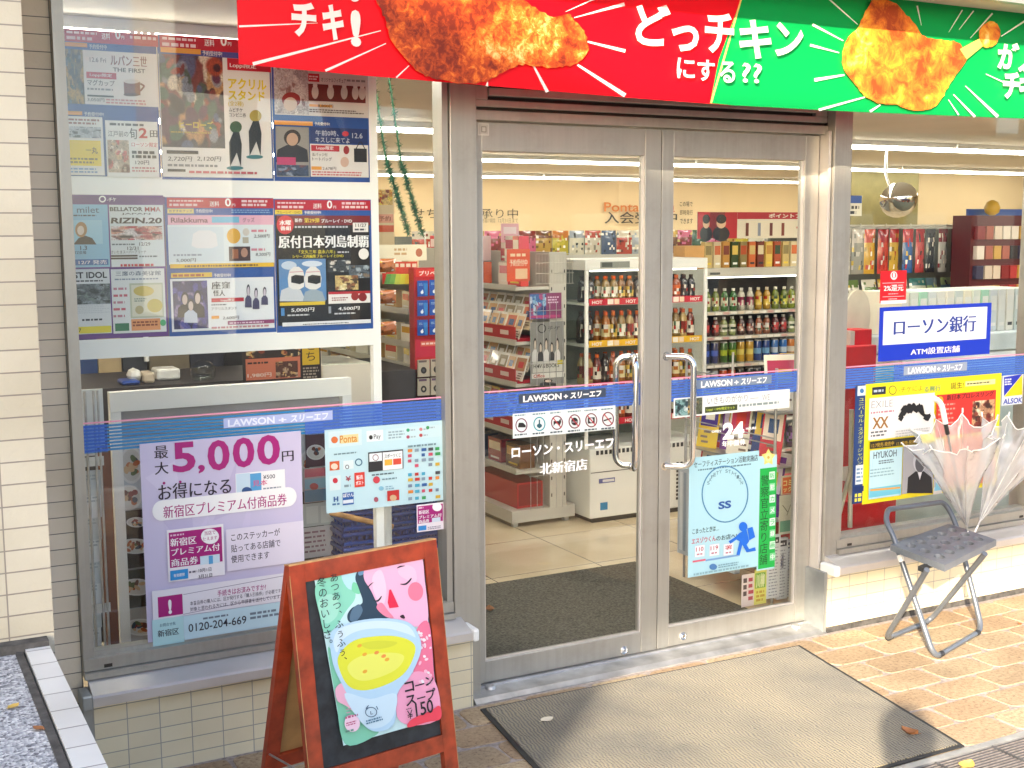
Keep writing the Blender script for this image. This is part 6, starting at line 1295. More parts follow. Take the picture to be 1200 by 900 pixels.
for k in range(13): x = 3.40 + k * .02; s.tube([(x, gy0 + .0, 1.40), (x, gy0 + .0, 1.57)], .0014, 4)
for z in (1.40, 1.46, 1.52, 1.57): s.tube([(3.40, gy0, z), (3.65, gy0, z)], .0018, 4)
s.build('wire_basket', M['fixture'], gc)
for si, z in enumerate(LS[1:4]):
    for row in range(3 if si == 0 else 2):
        for k in range(19):
            y_ = gy0 + .06 + k * .112; c = G.choice([('efe4d0', 'd8a870'), ('f2ece0', 'b8825a'), ('e8d8b8', 'c86a4a'), ('f4efe6', '9a8a6a')] if si < 2 else [('e8c85a', 'b83a2a'), ('c8303a', 'f0e0c0'), ('d8cdb8', '7a8a4a')])
            goods(('gc', c), lambda: card_mesh(*c, .115, .15, k), 'gift_card', (3.30 + row * .05, y_ + G.uniform(-.01, .01), z + .015 + row * .05), -pi / 2 + G.uniform(-.12, .12), 'cream gift packet in the %s tier, %s shelf of the red gift stand' % (['front', 'middle', 'rear'][row], ['second', 'third', 'fourth'][si]), 'gift packet', 'gift packets on the %s shelf of the gift stand' % ['second', 'third', 'fourth'][si], -.35)
    s = MB(); s.box(3.275, 3.2795, gy0 + .02, gy1, z + .0125, z + .085, lin('c0142a')); s.box(3.29, 3.45, gy0 + .02, gy1, z + .0005, z + .02, lin('b01226'))
    for k in range(10): s.box(3.2735, 3.2749, gy0 + .1 + k * .2, gy0 + .2 + k * .2, z + .035, z + .06, lin('f0d8d0'))
    s.build('red_tray', M['print'], gc)
for k in range(9):
    c = [('e8564a', 'f4e4d8'), ('f2e8dc', 'e08a9a'), ('d8603a', 'f4e8d8'), ('f0e0e0', 'd88aa0')][k % 4]; goods(('bx', c), lambda: carton_mesh(*c, .16, .05, .13, k), 'gift_box', (3.36 + (k % 2) * .06, gy0 + .14 + k * .23, 1.386), -pi / 2, 'boxed present on the top shelf of the red gift stand', 'box', 'boxes on the top shelf of the gift stand')
    c2 = [('6a4a2a', 'c89a4a'), ('8a1c24', 'e8d8c0'), ('2a3a5a', 'c8c8d0')][k % 3]; goods(('bx2', c2), lambda: carton_mesh(*c2, .17, .1, .14, k), 'gift_box', (3.37, gy0 + .14 + k * .23, .331), -pi / 2, 'boxed goods on the low shelf of the red gift stand', 'box', 'boxes on the low shelf of the gift stand')
s = MB(); s.box(3.30, 3.47, gy0 + .05, gy0 + .6, .101, .25, lin('b81420')); s.face([(3.31, gy0 + .0492, .115), (3.46, gy0 + .0492, .115), (3.46, gy0 + .0492, .24), (3.31, gy0 + .0492, .24)], lin('8a0f18')); 
o = s.build('red_box', M['print']); tag(o, 'big red carton on the base of the gift stand', 'box')
def endsheet(px4, Y, c, label, fn, name='brochure', cat='brochure'):
    p = Print(Y); p.sheet(*px4, c); fn(p); return p.build(name, label, cat, M['print'])
endsheet((594, 292, 330, 621, ), 6.06, 'e0562e', 'orange reservation notice card on top of the gift stand', lambda p: (p.tlines(598, 296, 302, 617, 1, 'f6d8b0', 3), p.text('予約受付中', 597, 304, 312, 618, 'f8ecd0', .02), p.rect(604, 315, 327, 618, 'f0c8a0')), 'notice_card', 'notice')
endsheet((587, 262, 284, 608), 6.5, 'f0b8c4', 'pink card standing behind the orange reservation notice', lambda p: (p.rect(590, 266, 274, 605, 'f8e4e8'), p.tlines(591, 276, 282, 606, 2, 'd0607a', 4)), 'notice_card', 'notice')
endsheet((620, 344, 374.5, 658), 6.085, '8a3a6a', 'purple and blue magazine, upper of the two on the wire rack of the gift stand', lambda p: (p.photo(621, 345, 374, 640, '3a6aa8', ['8ab8d8', 'c8d8e8', '2a3a7a', 'b04a7a'], 14, 3), p.tlines(642, 347, 356, 656, 3, 'e8c8e0', 4), p.rect(622, 370, 373, 656, 'b8407a')))
endsheet((622, 378, 452, 661), 6.083, '8d8d8a', 'grey ticket magazine, lower of the two on the wire rack of the gift stand', lambda p: (p.ring(635, 385, 5, 5.5, 1.2, '2a2a2a', 22), p.text('チケ', 642, 382, 388, 656, '3a3a3a'), [p.person(627 + k * 6.5, 396 + (k % 2) * 5, 424, 7, '2a2622', 'd8c8b8', ['e0dedc', '3a3a3c'][k % 2]) for k in range(5)], p.rect(624, 424, 437, 660, 'cfcfc8'), p.text('HMV＆BOOKS', 625, 427, 432, 655, '2a2a2a', .012), p.rect(653, 422, 427, 660, 'd8c83a'), p.rect(623, 438, 444, 661, 'e0dfd8'), p.text('Office', 625, 439, 443, 638, 'c0302a', .02), p.person(642, 444, 452, 20, '2a2622', 'd8c8b8', '3a3a3c')))
s = MB()
for k in range(6):
    q = onY(622 + k * 7.5, 560, 6.07); s.tube([(q.x, 6.07, .1), (q.x, 6.07, 1.3)], .0018, 4)
for z in (.3, .62, .95, 1.25): a = onY(620, 500, 6.07).x; c = onY(661, 500, 6.07).x; s.tube([(a, 6.07, z), (c, 6.07, z)], .0018, 4)
s.build('wire_rack', M['steel_rough'], gc)
# ---- middle displays behind the case: a long gondola of hanging snacks
def gondola(name, label, x0, x1, y0, y1, h, levels, mat='fixture'):
    t = thing(name, label, 'shelf unit', ((x0 + x1) / 2, (y0 + y1) / 2, 0)); s = MB(); s.box(x0, x1, y1 - .03, y1, 0, h); s.build('back_panel', M['case_back'], t)
    for z in levels: s = MB(); s.box(x0, x1, y0, y1 - .031, z - .02, z); s.box(x0, x1, y0 - .006, y0 - .0005, z - .03, z + .006); s.build('shelf', M[mat], t)
    return t
gondola('snack_shelf', 'long low snack shelf standing behind the heated drinks case', 3.7, 7.6, 8.6, 9.0, 1.66, [.3, .65, 1.0, 1.3, 1.5])
cl = ['c8a04a', 'b8402c', '3a5a3a', 'd8cdb8', '7a4a2a', 'c8b83a', 'a8b0b8', 'd86a8a', '4a5a7a', '8a2a1c', 'e0d8c0', 'c87a2c']
for lv, z in enumerate((1.3, 1.5)):
    for k in range(24):
        c = (cl[(k * 5 + lv) % 12], cl[(k * 7 + 3) % 12]); goods(('po', c), lambda: pouch_mesh(*c, .15, .20, k), 'snack_packet', (3.85 + k * .155, 8.72, z + .001), G.uniform(-.15, .15), 'snack packet, %s row of the long shelf behind the heated drinks case' % ('upper' if lv else 'lower'), 'snack packet', 'snack packets on the long snack shelf')
for k in range(9):
    c = [('d84a5a', 'f0e0e0'), ('e8e0d8', 'c8506a'), ('b83a4a', 'f2e6dc'), ('f0d8dc', 'a83a5a')][k % 4]
    goods(('tb', c), lambda: carton_mesh(*c, .12, .06, .15, k), 'gift_box', (3.40 + (k % 3) * .05, 6.28 + k * .17, 1.521), -pi / 2 + G.uniform(-.2, .2), 'pink or red present stacked highest on the red gift stand', 'box', 'boxes stacked highest on the gift stand')
# ---- right window: hanging goods wall
hg = gondola('hanging_goods_shelf', 'tall shelf of hanging packets behind the right window', 6.06, 9.6, 6.9, 7.3, 1.72, [.35, .62, .88, 1.12])
s = MB()
for k in range(27): x = 6.12 + k * .127; s.tube([(x, 7.27, 1.70), (x, 6.93, 1.72), (x, 6.92, 1.74)], .004, 5)
s.tube([(6.06, 6.95, 1.725), (9.6, 6.95, 1.725)], .008, 6); s.build('hooks', M['fixture'], hg)
names = [('2a2428', '7a3a4a'), ('1c1a1e', '1c1a1e'), ('17161a', 'b03a4a'), ('d8d4cc', 'b8b0a8'), ('a8a8a0', 'd8d0c8'), ('d8a82c', 'd8502c'), ('c83a2c', 'a81c20'), ('d8b040', 'b01c24'), ('3a6ab0', 'c02028'), ('c84a4a', 'b81c24'), ('2a2a30', '4a4a50'), ('c8c8c8', '8a2030')]
for k in range(26):
    c = names[k % 12] if k < 12 else names[(k * 5) % 12]; w = .10 if k > 4 else .13
    goods(('hp', c, w), lambda: pouch_mesh(*c, w, .335, k), 'hanging_packet', (6.13 + k * .127, 6.95 + G.uniform(0, .02), 1.365), G.uniform(-.1, .1), 'hanging packet on the hook row behind the right window', 'packet', 'hanging packets behind the right window')
cl2 = ['3a7a7a', 'c8d0b8', '6a8a4a', 'd8e0d0', '9ab07a', 'b8482c', 'c8a83a', '5a7a8a', 'b8c8b0', 'e8e4d0']
for lv, z in enumerate((1.12, .88, .62)):
    for k in range(20):
        c = (cl2[(k * 3 + lv * 2) % 10], cl2[(k * 7 + 1) % 10]) if lv == 0 else (['b81c24', 'c8302c', 'c89a3a', 'b84a2a', '8a3a1c'][k % 5], ['d8a04a', 'e0c070', 'c8302c'][k % 3])
        goods(('sp', c, lv), lambda: pouch_mesh(*c, .15, .2, k), 'snack_bag', (6.18 + k * .168, 7.02, z + .001), G.uniform(-.2, .2), '%s bag on the %s shelf under the hanging packets' % ('green and white' if lv == 0 else 'red and amber', ['upper', 'middle', 'lower'][lv]), 'snack bag', 'bags on the %s shelf under the hanging packets' % ['upper', 'middle', 'lower'][lv], -.2)
mgz = thing('red_display', 'dark red display rack of small boxes at the right end of the right window', 'display rack', (8.6, 6.6, 0))
s = MB(); s.box(7.45, 8.6, 6.62, 6.8, .9, 1.80, lin('5a1018')); s.build('body', M['print'], mgz)
for lv in range(5):
    s = MB(); z = 1.02 + lv * .15
    for k in range(12): s.box(7.48 + k * .092, 7.555 + k * .092, 6.58, 6.6195, z, z + .10, lin(G.choice(['8a1c20', '3a3a5a', 'd8c8b8', 'b03030', 'c8a04a', 'a85a4a', '2a2428', 'e0d8d0'])))
    s.build('box_row', M['print'], mgz)
s = MB(); s.box(7.5, 8.3, 6.7, 6.72, 1.801, 1.85, lin('3a5aa8')); s.build('top_sign', M['print'], mgz)
s = MB(); s.lathe((7.62, 6.58, 1.80), [(.02, 0, lin('c8a030')), (.05, .02, lin('c8a030')), (.06, .06, lin('c8a030')), (.04, .10, lin('c8a030')), (.01, .115, lin('c8a030'))], 14); o = s.build('yellow_pom', M['print']); tag(o, 'small round yellow ornament on the dark red display rack', 'ornament')
# convex mirror and dark recess
mo = onY(1052, 232, 7.9); s = MB(); bm = bmesh.new(); bmesh.ops.create_uvsphere(bm, u_segments=20, v_segments=10, radius=.17)
bmesh.ops.delete(bm, geom=[v for v in bm.verts if v.co.z < .02], context='VERTS'); s.frombm(bm, smooth=True, mat=Matrix.Translation((mo.x, 7.9, mo.z)) @ Matrix.Rotation(radians(115), 4, 'X') @ Matrix.Rotation(-.55, 4, 'Y')); s.tube([(mo.x, 7.95, mo.z), (mo.x, 8.05, mo.z + .2), (mo.x, 8.05, 2.435)], .012, 8)
o = s.build('safety_mirror', M['mirror']); tag(o, 'domed safety mirror hanging from the ceiling above the hanging packets', 'mirror')
q0, q1 = onY(998, 215, 11.2), onY(1075, 262, 11.2); s = MB(); s.box(q0.x, q1.x, 11.2, 11.3, 1.3, 2.435); o = s.build('partition', plain('olive panel', (.20, .17, .06), .6)); tag(o, 'olive brown partition panel behind the safety mirror', 'partition')
q0, q1 = onY(1075, 205, 11.5), onY(1240, 262, 11.5); s = MB(); s.box(q0.x, q1.x + 1, 11.5, 11.6, 0, 2.435); o = s.build('partition', M['partition']); tag(o, 'cream partition wall at the right behind the dark red display rack', 'partition')
p = Print(8.6); p.sheet(985, 229, 253, 1010, 'e8e2d0'); p.rect(985, 229, 238, 1010, '3a5aa0'); p.tlines(988, 240, 252, 1008, 2, '3a3a40', 4, .6); p.build('notice_card', 'cream notice card with blue heading at the left edge of the right window', 'notice', M['print'])
# copier with paper stacks, red box, oval sign
cp = thing('copier', 'white office copier with its top loaded with paper, behind the blue bank sign', 'copier', (5.1, 4.75, 0))
a = onY(1060, 350, 4.5); c = onY(1230, 350, 4.5)
s = MB(); s.bbox(a.x, c.x, 4.5, 5.05, .02, 1.06, .015); s.build('body', M['white_enamel'], cp); s = MB(); s.bbox(a.x - .02, c.x, 4.48, 5.05, 1.065, 1.16, .01); s.build('scanner', plain('pale grey plastic', (.5, .56, .56), .4), cp)
xx = a.x; k = 0; wc = ['e8e4d0', 'd8e0d8', 'a8d8c0', 'cfd8dc', 'dfe2de', 'e8e6dc', 'c8d4d4']
while xx < c.x - .07:
    w = .045 + .05 * ((k * 7) % 3) / 2; goods(('fl', k % 7), lambda: carton_mesh(wc[k % 7], 'e4e6e0', .06, .30, .22, k), 'paper_file', (xx + .04, 4.70, 1.161), .12, 'pale paper file standing in the row on top of the white copier', 'file', 'paper files on the copier', mat=M['print']); xx += .064; k += 1
a = onY(985, 392, 4.45); c = onY(1028, 392, 4.45); s = MB(); s.bbox(a.x, c.x, 4.45, 4.75, .55, onY(1000, 406, 4.45).z, .004); o = s.build('red_box', M['red_cloth']); tag(o, 'red box below the cream oval panel at the left of the right window', 'box')
a2 = onY(1002, 388, 4.5); c2 = onY(1022, 388, 4.5); s = MB(); s.bbox(a2.x, c2.x, 4.5, 4.6, onY(1000, 405, 4.5).z, onY(1000, 387, 4.5).z, .003); s.box(a2.x - .03, a2.x - .001, 4.5, 4.6, onY(1000, 405, 4.5).z, onY(1000, 388, 4.5).z, mi=1); o = s.build('card_case', [M['red_cloth'], M['fixture']]); tag(o, 'small red and white case on top of the red box', 'box')
q = onY(1003, 371, 4.62); s = MB(); bm = bmesh.new(); bmesh.ops.create_circle(bm, cap_ends=True, segments=40, radius=1); r_ = bmesh.ops.extrude_face_region(bm, geom=bm.faces[:]); bmesh.ops.translate(bm, verts=[v for v in r_['geom'] if isinstance(v, bmesh.types.BMVert)], vec=(0, 0, .12)); s.frombm(bm, mat=Matrix.Translation((q.x, 4.62, q.z)) @ Matrix.Rotation(pi / 2, 4, 'X') @ Matrix.Diagonal((.085, .135, .1, 1))); s.tube([(q.x, 4.625, q.z - .13), (q.x, 4.625, .0)], .012, 8)
o = s.build('oval_panel', plain('cream board', (.62, .56, .44), .6)); tag(o, 'cream oval panel on a pole at the left of the right window', 'panel')
a = onY(985, 600, 4.25); c = onY(1050, 600, 4.25); s = MB(); s.bbox(a.x, c.x, 4.25, 4.9, .02, onY(1020, 583, 4.25).z + .0, .004); o = s.build('red_crate', M['red_cloth']); tag(o, 'red crate on the floor beneath the yellow poster', 'crate')
a = onY(1003, 520, 4.2); s = MB(); s.tube([onY(978, 622, 4.2), onY(999, 545, 4.2)], .011, 8); s.tube([onY(996, 618, 4.2), onY(998, 480, 4.2)], .011, 8); o = s.build('easel', M['fixture']); tag(o, 'white easel legs at the left edge of the right window', 'easel')
a = onY(1052, 600, 4.4); c = onY(1210, 600, 4.4); s = MB(); s.bbox(a.x, c.x, 4.42, 4.47, .02, 1.0, .004); o = s.build('counter_front', plain('grey green counter', (.42, .48, .45), .4)); tag(o, 'grey green counter front panel behind the yellow poster', 'counter')
# magazines and newspapers inside the right door
mr = thing('magazine_rack', 'wire magazine rack with newspapers at the right side of the right door glass', 'rack', (3.7, 4.5, 0))
s = MB()
for z in (.18, .42, .66, .9): s.box(3.52, 3.80, 4.16, 4.82, z - .008, z)
for xx, yy in ((3.52, 4.16), (3.52, 4.82), (3.80, 4.16), (3.80, 4.82)): s.tube([(xx, yy, 0), (xx, yy, 1.1)], .007, 6)
for z in (.28, .52, .76, 1.0):
    for d in (0, .03): s.tube([(3.515, 4.16, z + d), (3.515, 4.82, z + d)], .003, 5)
s.build('frame', M['steel_rough'], mr)
mc = [('c83a4a', 'e8d8c8'), ('2a4a8a', 'e8c84a'), ('e8e0d0', 'b83a5a'), ('6a3a8a', 'd8c8e0'), ('d8b83a', '4a3a8a'), ('3a3a40', 'c8c8c8'), ('5a6ab0', 'e0a04a')]
for lv, z in enumerate((.66, .42)):
    for k in range(5):
        c = mc[(k + lv * 3) % 7]; goods(('mz', c), lambda: card_mesh(*c, .12, .27, k), 'magazine', (3.56 + (k % 2) * .05, 4.25 + k * .115, z + .002), -pi / 2 + .25, '%s magazine leaning on the %s tier of the wire rack' % (['red', 'blue', 'pale', 'purple', 'yellow', 'black', 'violet'][(k + lv * 3) % 7], ['upper', 'middle'][lv]), 'magazine', 'magazines on the wire rack', -.2)
for k in range(4):
    c = mc[(k + 2) % 7]; goods(('mz2', c), lambda: card_mesh(*c, .17, .25, k + 3), 'magazine', (3.60 + k * .055, 4.20 + k * .012, .902), -.3, '%s magazine facing the glass on the top tier of the wire rack' % ['pale', 'purple', 'yellow', 'black'][k], 'magazine', 'magazines on the wire rack', -.15)
def news(px4, Y, c, lab, seed, head):
    p = Print(Y); p.sheet(*px4, c, .02); x0, yt, yb, x1 = px4; p.rect(x0 + 1, yt + 2, yt + 9, x1 - 1, head); p.tlines(x0 + 2, yt + 4, yt + 8, x1 - 2, 1, 'e8e8e8', seed); p.tlines(x0 + 2, yt + 12, yb - 2, x1 - 2, 16, '9a9aa4', seed + 1, .35); p.photo(x0 + 4, yt + 18, yt + 34, x0 + (x1 - x0) * .6, '8a8a96', ['4a4a58', 'c8c8d0', '3a4a8a'], 8, seed); return p.build('newspaper', lab, 'newspaper', M['print'])
news((899, 629, 702, 914, ), 4.13, 'dedee2', 'newspaper nearest the green strip in the rack inside the right door', 3, '2a2a30')
news((911, 632, 703, 923), 4.15, 'd4d6de', 'middle newspaper of the rack inside the right door', 5, '3a3a48')
news((921, 634, 700, 931), 4.17, 'c8ccd8', 'newspaper nearest the door edge in the rack inside the right door', 7, '2a3a6a')
p = Print(4.14); p.sheet(915, 558, 580, 931, 'c8bfa8'); p.rect(917, 560, 579, 929, 'd8602a'); p.text('コミ', 918, 563, 570, 928, 'f2dc8a', .03); p.text('ック', 918, 571, 577, 928, 'f2dc8a', .03); p.build('magazine', 'orange comic above the newspapers inside the right door', 'magazine', M['print'])
p = Print(4.14); p.sheet(913, 581, 627, 931, 'cfc8b4'); p.rect(914, 611, 624, 930, '6a9a82'); p.line(917, 592, 923, 600, 1, '7a7464'); p.line(922, 604, 927, 590, .8, '8a8474'); p.build('brochure', 'cream brochure with a green foot below the orange comic', 'brochure', M['print'])
p = Print(4.12); p.sheet(884, 668, 709, 898, 'e8e070'); p.rect(885, 672, 690, 897, '8ab84a'); p.text('川柳', 886, 673, 689, 896, 'f6f2c0', .03); p.tlines(886, 692, 706, 896, 3, 'c8a03a', 4, .6); p.build('brochure', 'yellow and green brochure under the green strip at the foot of the right door', 'brochure', M['print'])
p = Print(4.125); p.sheet(869, 674, 712, 884, 'ecd8d4'); p.tlines(871, 677, 700, 876, 3, '5a4a4a', 5, .7); p.tlines(877, 676, 705, 883, 4, 'c04a5a', 6, .6); p.build('brochure', 'pale pink brochure beside the yellow one at the foot of the right door', 'brochure', M['print'])
s = MB(); s.box(3.50, 3.53, 4.40, 4.85, .12, .55, lin('c8d0d8'))
for k in range(14): s.box(3.4985, 3.4998, 4.41 + k * .031, 4.43 + k * .031, .14, .53, lin(G.choice(['e8ecf0', '9aa8b8', 'd8dce4', '7a8898'])))
o = s.build('plastic_bag_pack', M['print']); tag(o, 'pack of pale bags left of the safety poster foot inside the right door', 'pack')
# ---- behind the left window
wb = thing('poster_stand', 'white framed poster stand behind the glass of the left window', 'poster stand', (1.2, 4.3, 0))
a, c = onY(128, 470, 4.3).x, onY(411, 470, 4.3).x; zt_ = onY(270, 455, 4.3).z
s = MB(); s.box(a, c, 4.29, 4.33, zt_ - .055, zt_ + .012); s.box(a, a + .035, 4.29, 4.33, .05, zt_ - .056); s.box(c - .035, c, 4.29, 4.33, .05, zt_ - .056); s.box(a, c, 4.20, 4.42, .02, .05); s.build('frame', M['white_metal'], wb)
s = MB(); s.box(a + .036, c - .036, 4.325, 4.33, .05, zt_ - .056); s.build('backing', plain('grey backing board', (.35, .33, .33), .6), wb)
def food(px4, Y, bg, seed, label, plates):
    p = Print(Y); p.sheet(*px4, bg); rr = random.Random(seed)
    for (cx, cy, rx, ry) in plates:
        p.ell(cx, cy, rx, ry, 'e8e6e2'); p.ell(cx, cy, rx * .85, ry * .85, 'd8d4cc')
        for k in range(10): p.ell(cx + rr.uniform(-.5, .5) * rx, cy + rr.uniform(-.5, .5) * ry, rx * .22, ry * .22, rr.choice(['b8602c', '3a4a5a', 'c87a4a', '6a3a2a', 'd8b48a', '5a6a3a', '8a2a2a']), 10, rr.uniform(0, 3))
    return p.build('food_catalogue', label, 'catalogue', M['print'], 'food catalogue pages on the poster stand')
food((136, 515, 598, 380), 4.318, 'c9cdd0', 3, 'grey food page with round plates, topmost on the poster stand', [(154, 545, 14, 22), (150, 583, 16, 15), (365, 540, 14, 14)])
food((137, 600, 668, 380), 4.316, '2a2420', 5, 'dark food page in the middle of the poster stand', [(160, 612, 12, 6), (158, 640, 20, 9)])
food((138, 670, 715, 380), 4.314, '3a3a2c', 7, 'olive food page under the dark one on the poster stand', [(160, 688, 20, 10)])
food((139, 716, 758, 360), 4.312, 'b8b2aa', 9, 'pale food page at the foot of the poster stand', [(165, 735, 20, 10)])
food((358, 506, 548, 385), 4.31, '5a3a44', 11, 'purple sweets page right of the lilac coupon poster', [(370, 530, 11, 9)])
p = Print(4.305); p.sheet(356, 549, 590, 384, 'b8a8a8'); p.rect(357, 550, 560, 383, 'c8405a'); p.rect(357, 562, 574, 383, '8ab8c8'); p.ell(368, 570, 5, 4, 'c8303a'); p.rect(357, 575, 589, 383, '5a8aa8'); p.build('leaflet', 'red and blue leaflet behind the gap between the lilac and pale blue posters', 'leaflet', M['print'])
p = Print(4.30); p.sheet(355, 591, 618, 397, 'c8ccc8'); p.rect(359, 594, 614, 373, 'dfe2dc'); p.rect(376, 593, 613, 394, 'dfe2dc'); p.build('leaflet', 'grey double leaflet beneath the red and blue leaflet', 'leaflet', M['print'])
p = Print(4.30); p.sheet(355, 619, 655, 390, 'd8cfcf'); p.tlines(357, 622, 650, 386, 5, '8a5a6a', 5, .4); p.build('leaflet', 'pale printed leaflet lowest of the leaflets behind the left window', 'leaflet', M['print'])
fr_ = thing('leaflet_rack', 'narrow wire rack of white leaflets at the left edge of the left window', 'rack', (.7, 4.1, 0))
s = MB()
for x in (106, 116, 121): q = onY(x, 600, 4.06); s.tube([(q.x, 4.06, .03), (q.x, 4.06, 1.2)], .004, 6)
a, c = onY(99, 600, 4.07).x, onY(124, 600, 4.07).x
for yy in (535, 708): z = onY(110, yy, 4.07).z; s.box(a, c, 4.062, 4.066, z - .03, z)
s.build('frame', M['steel_rough'], fr_)
for k in range(8):
    yt = 552 + k * 26; p = Print(4.09 + k * .001); p.sheet(99, yt, yt + 30, 119, 'dfe4e8' if k % 2 else 'c8d0d6'); p.tlines(101, yt + 4, yt + 12, 117, 2, 'a8b4bc', k); p.build('leaflet', 'white leaflet number %s from the top in the narrow wire rack' % ['one', 'two', 'three', 'four', 'five', 'six', 'seven', 'eight'][k], 'leaflet', M['print'], 'leaflets in the narrow wire rack')
s = MB(); q0, q1 = onY(118, 560, 4.16), onY(131, 560, 4.16); s.box(q0.x, q1.x, 4.16, 4.2, .3, 1.0); o = s.build('brown_post', plain('brown board', (.16, .05, .02), .6)); tag(o, 'dark brown board edge between the leaflet rack and the poster stand', 'board')
p = Print(4.2); p.sheet(97, 457, 535, 122, 'e8eef0', .01); p.build('white_panel', 'white panel above the narrow wire rack at the left window edge', 'panel', M['print'])
# counter top clutter seen over the poster stand
CZ = onY(200, 450, 5.22).z
ct = MB(); ct.box(.3, 2.6, 5.2, 5.8, .0, CZ, (.1, .09, .08)); o = ct.build('service_counter', M['dark']); tag(o, 'dark service counter behind the poster stand', 'counter')
def clutter(name, label, cat, px4, Y, d, mat, col=(.5, .5, .5), b=.01):
    x0_, yt, yb, x1_ = px4; q0, q1 = onY(x0_, yb, Y), onY(x1_, yb, Y); s = MB(); s.bbox(q0.x, q1.x, Y, Y + d, CZ + .001, onY(x0_, yt, Y).z, b, col); o = s.build(name, mat); return tag(o, label, cat)
clutter('cream_pot', 'cream coffee pot on the dark counter', 'pot', (152, 433, 447, 168), 5.3, .1, M['white_enamel'], b=.03)
clutter('card_terminal', 'cream card machine on the dark counter right of the coffee pot', 'machine', (169, 437, 447, 182), 5.28, .1, plain('tan plastic', (.55, .46, .34), .5))
clutter('receipt_box', 'white receipt box with a dark slot on the dark counter', 'box', (184, 433, 447, 212), 5.35, .12, M['white_enamel'])
clutter('blue_tray', 'small dark blue tray on the dark counter', 'tray', (143, 447, 452, 165), 5.25, .12, M['blue_plastic'])
s = MB(); q = onY(238, 444, 5.3); bm = bmesh.new(); bmesh.ops.create_uvsphere(bm, u_segments=18, v_segments=12, radius=.055); s.frombm(bm, smooth=True, mat=Matrix.Translation((q.x, 5.3, q.z + .03))); s.lathe((q.x, 5.3, CZ + .001), [(.04, 0, (.3,) * 3), (.03, .02, (.3,) * 3)], 14); o = s.build('glass_globe', M['case_glass']); tag(o, 'round glass globe on the dark counter', 'globe')
for (x0_, x1_, c, nm, lb) in ((94, 114, (.02, .05, .16), 'navy_partition', 'navy partition at the far left above the counter'), (115, 142, (.40, .30, .16), 'wood_cabinet', 'tan cabinet side left of the coffee pot'), (144, 172, (.03, .035, .045), 'dark_partition', 'dark panel behind the coffee pot'), (175, 222, (.16, .13, .08), 'brown_cabinet', 'brown cabinet behind the receipt box'), (223, 262, (.02, .022, .035), 'dark_partition', 'navy black panel behind the glass globe'), (263, 284, (.012, .010, .010), 'dark_partition', 'black panel beside the boxed meal poster')):
    q0, q1 = onY(x0_, 420, 5.9), onY(x1_, 420, 5.9); s = MB(); s.box(q0.x, q1.x, 5.9, 6.1, 0, 1.9); o = s.build(nm, plain('panel paint', c, .45, 0, .25, 6)); tag(o, lb, 'panel')
q0, q1 = onY(171, 420, 5.89), onY(176, 420, 5.89); s = MB(); s.tube([(q0.x, 5.88, 1.1), (q0.x + .01, 5.88, 1.9)], .012, 8); o = s.build('pale_post', M['white_metal']); tag(o, 'pale post between the dark panel and the brown cabinet', 'post')
p = Print(4.9); p.sheet(284, 398, 449, 376, '2a1c18'); p.photo(287, 402, 420, 310, '3a2418', ['c87a3a', 'd8b06a', '8a3a1c', 'e0c890'], 14, 3); p.photo(328, 402, 419, 352, '2a1c18', ['c88a4a', 'd8c08a', '7a2a1c'], 14, 4); p.rect(354, 397, 428, 374, 'e0b81c'); p.vtext('せち', 357, 371, 399, 424, '1c1408', .02); p.rect(288, 421, 446, 352, 'd87a5a'); p.photo(323, 424, 443, 349, '5a3020', ['d8b070', '8a5a3a', 'c0a080'], 10, 5); p.tlines(290, 424, 428, 320, 1, '3a2018', 6); p.text('1,980円', 290, 438, 443, 318, 'f4e8d8', .01); p.tlines(355, 430, 444, 374, 4, 'a89888', 7); p.build('meal_poster', 'dark boxed meal poster with a yellow strip above the poster stand', 'poster', M['print'])
gs = thing('glass_case', 'small glass counter case left of the white pole in the left window', 'display case', (1.7, 5, 0))
a, c = onY(378, 420, 5.0).x, onY(437, 420, 5.0).x
s = MB(); s.box(a, c, 5.0, 5.4, .0, 1.13); s.build('base', M['ceiling'], gs)
s = MB(); s.box(a, c, 5.0, 5.006, 1.131, 1.62); s.build('glass', M['case_glass'], gs)
for z in (1.24, 1.38, 1.52): 
    s = MB(); s.box(a + .01, c - .01, 5.02, 5.38, z - .008, z); s.build('shelf', M['steel_rough'], gs)
    for k in range(4): cc = (['a85a2c', 'c88a4a', '8a4a24', 'b86a3a'][k],) * 2; goods(('bun', cc), lambda: pouch_mesh(*cc, .09, .06, k), 'fried_snack', (a + .07 + k * .09, 5.1, z + .001), 0, 'brown fried snack in the small glass counter case', 'snack', 'fried snacks in the glass counter case')
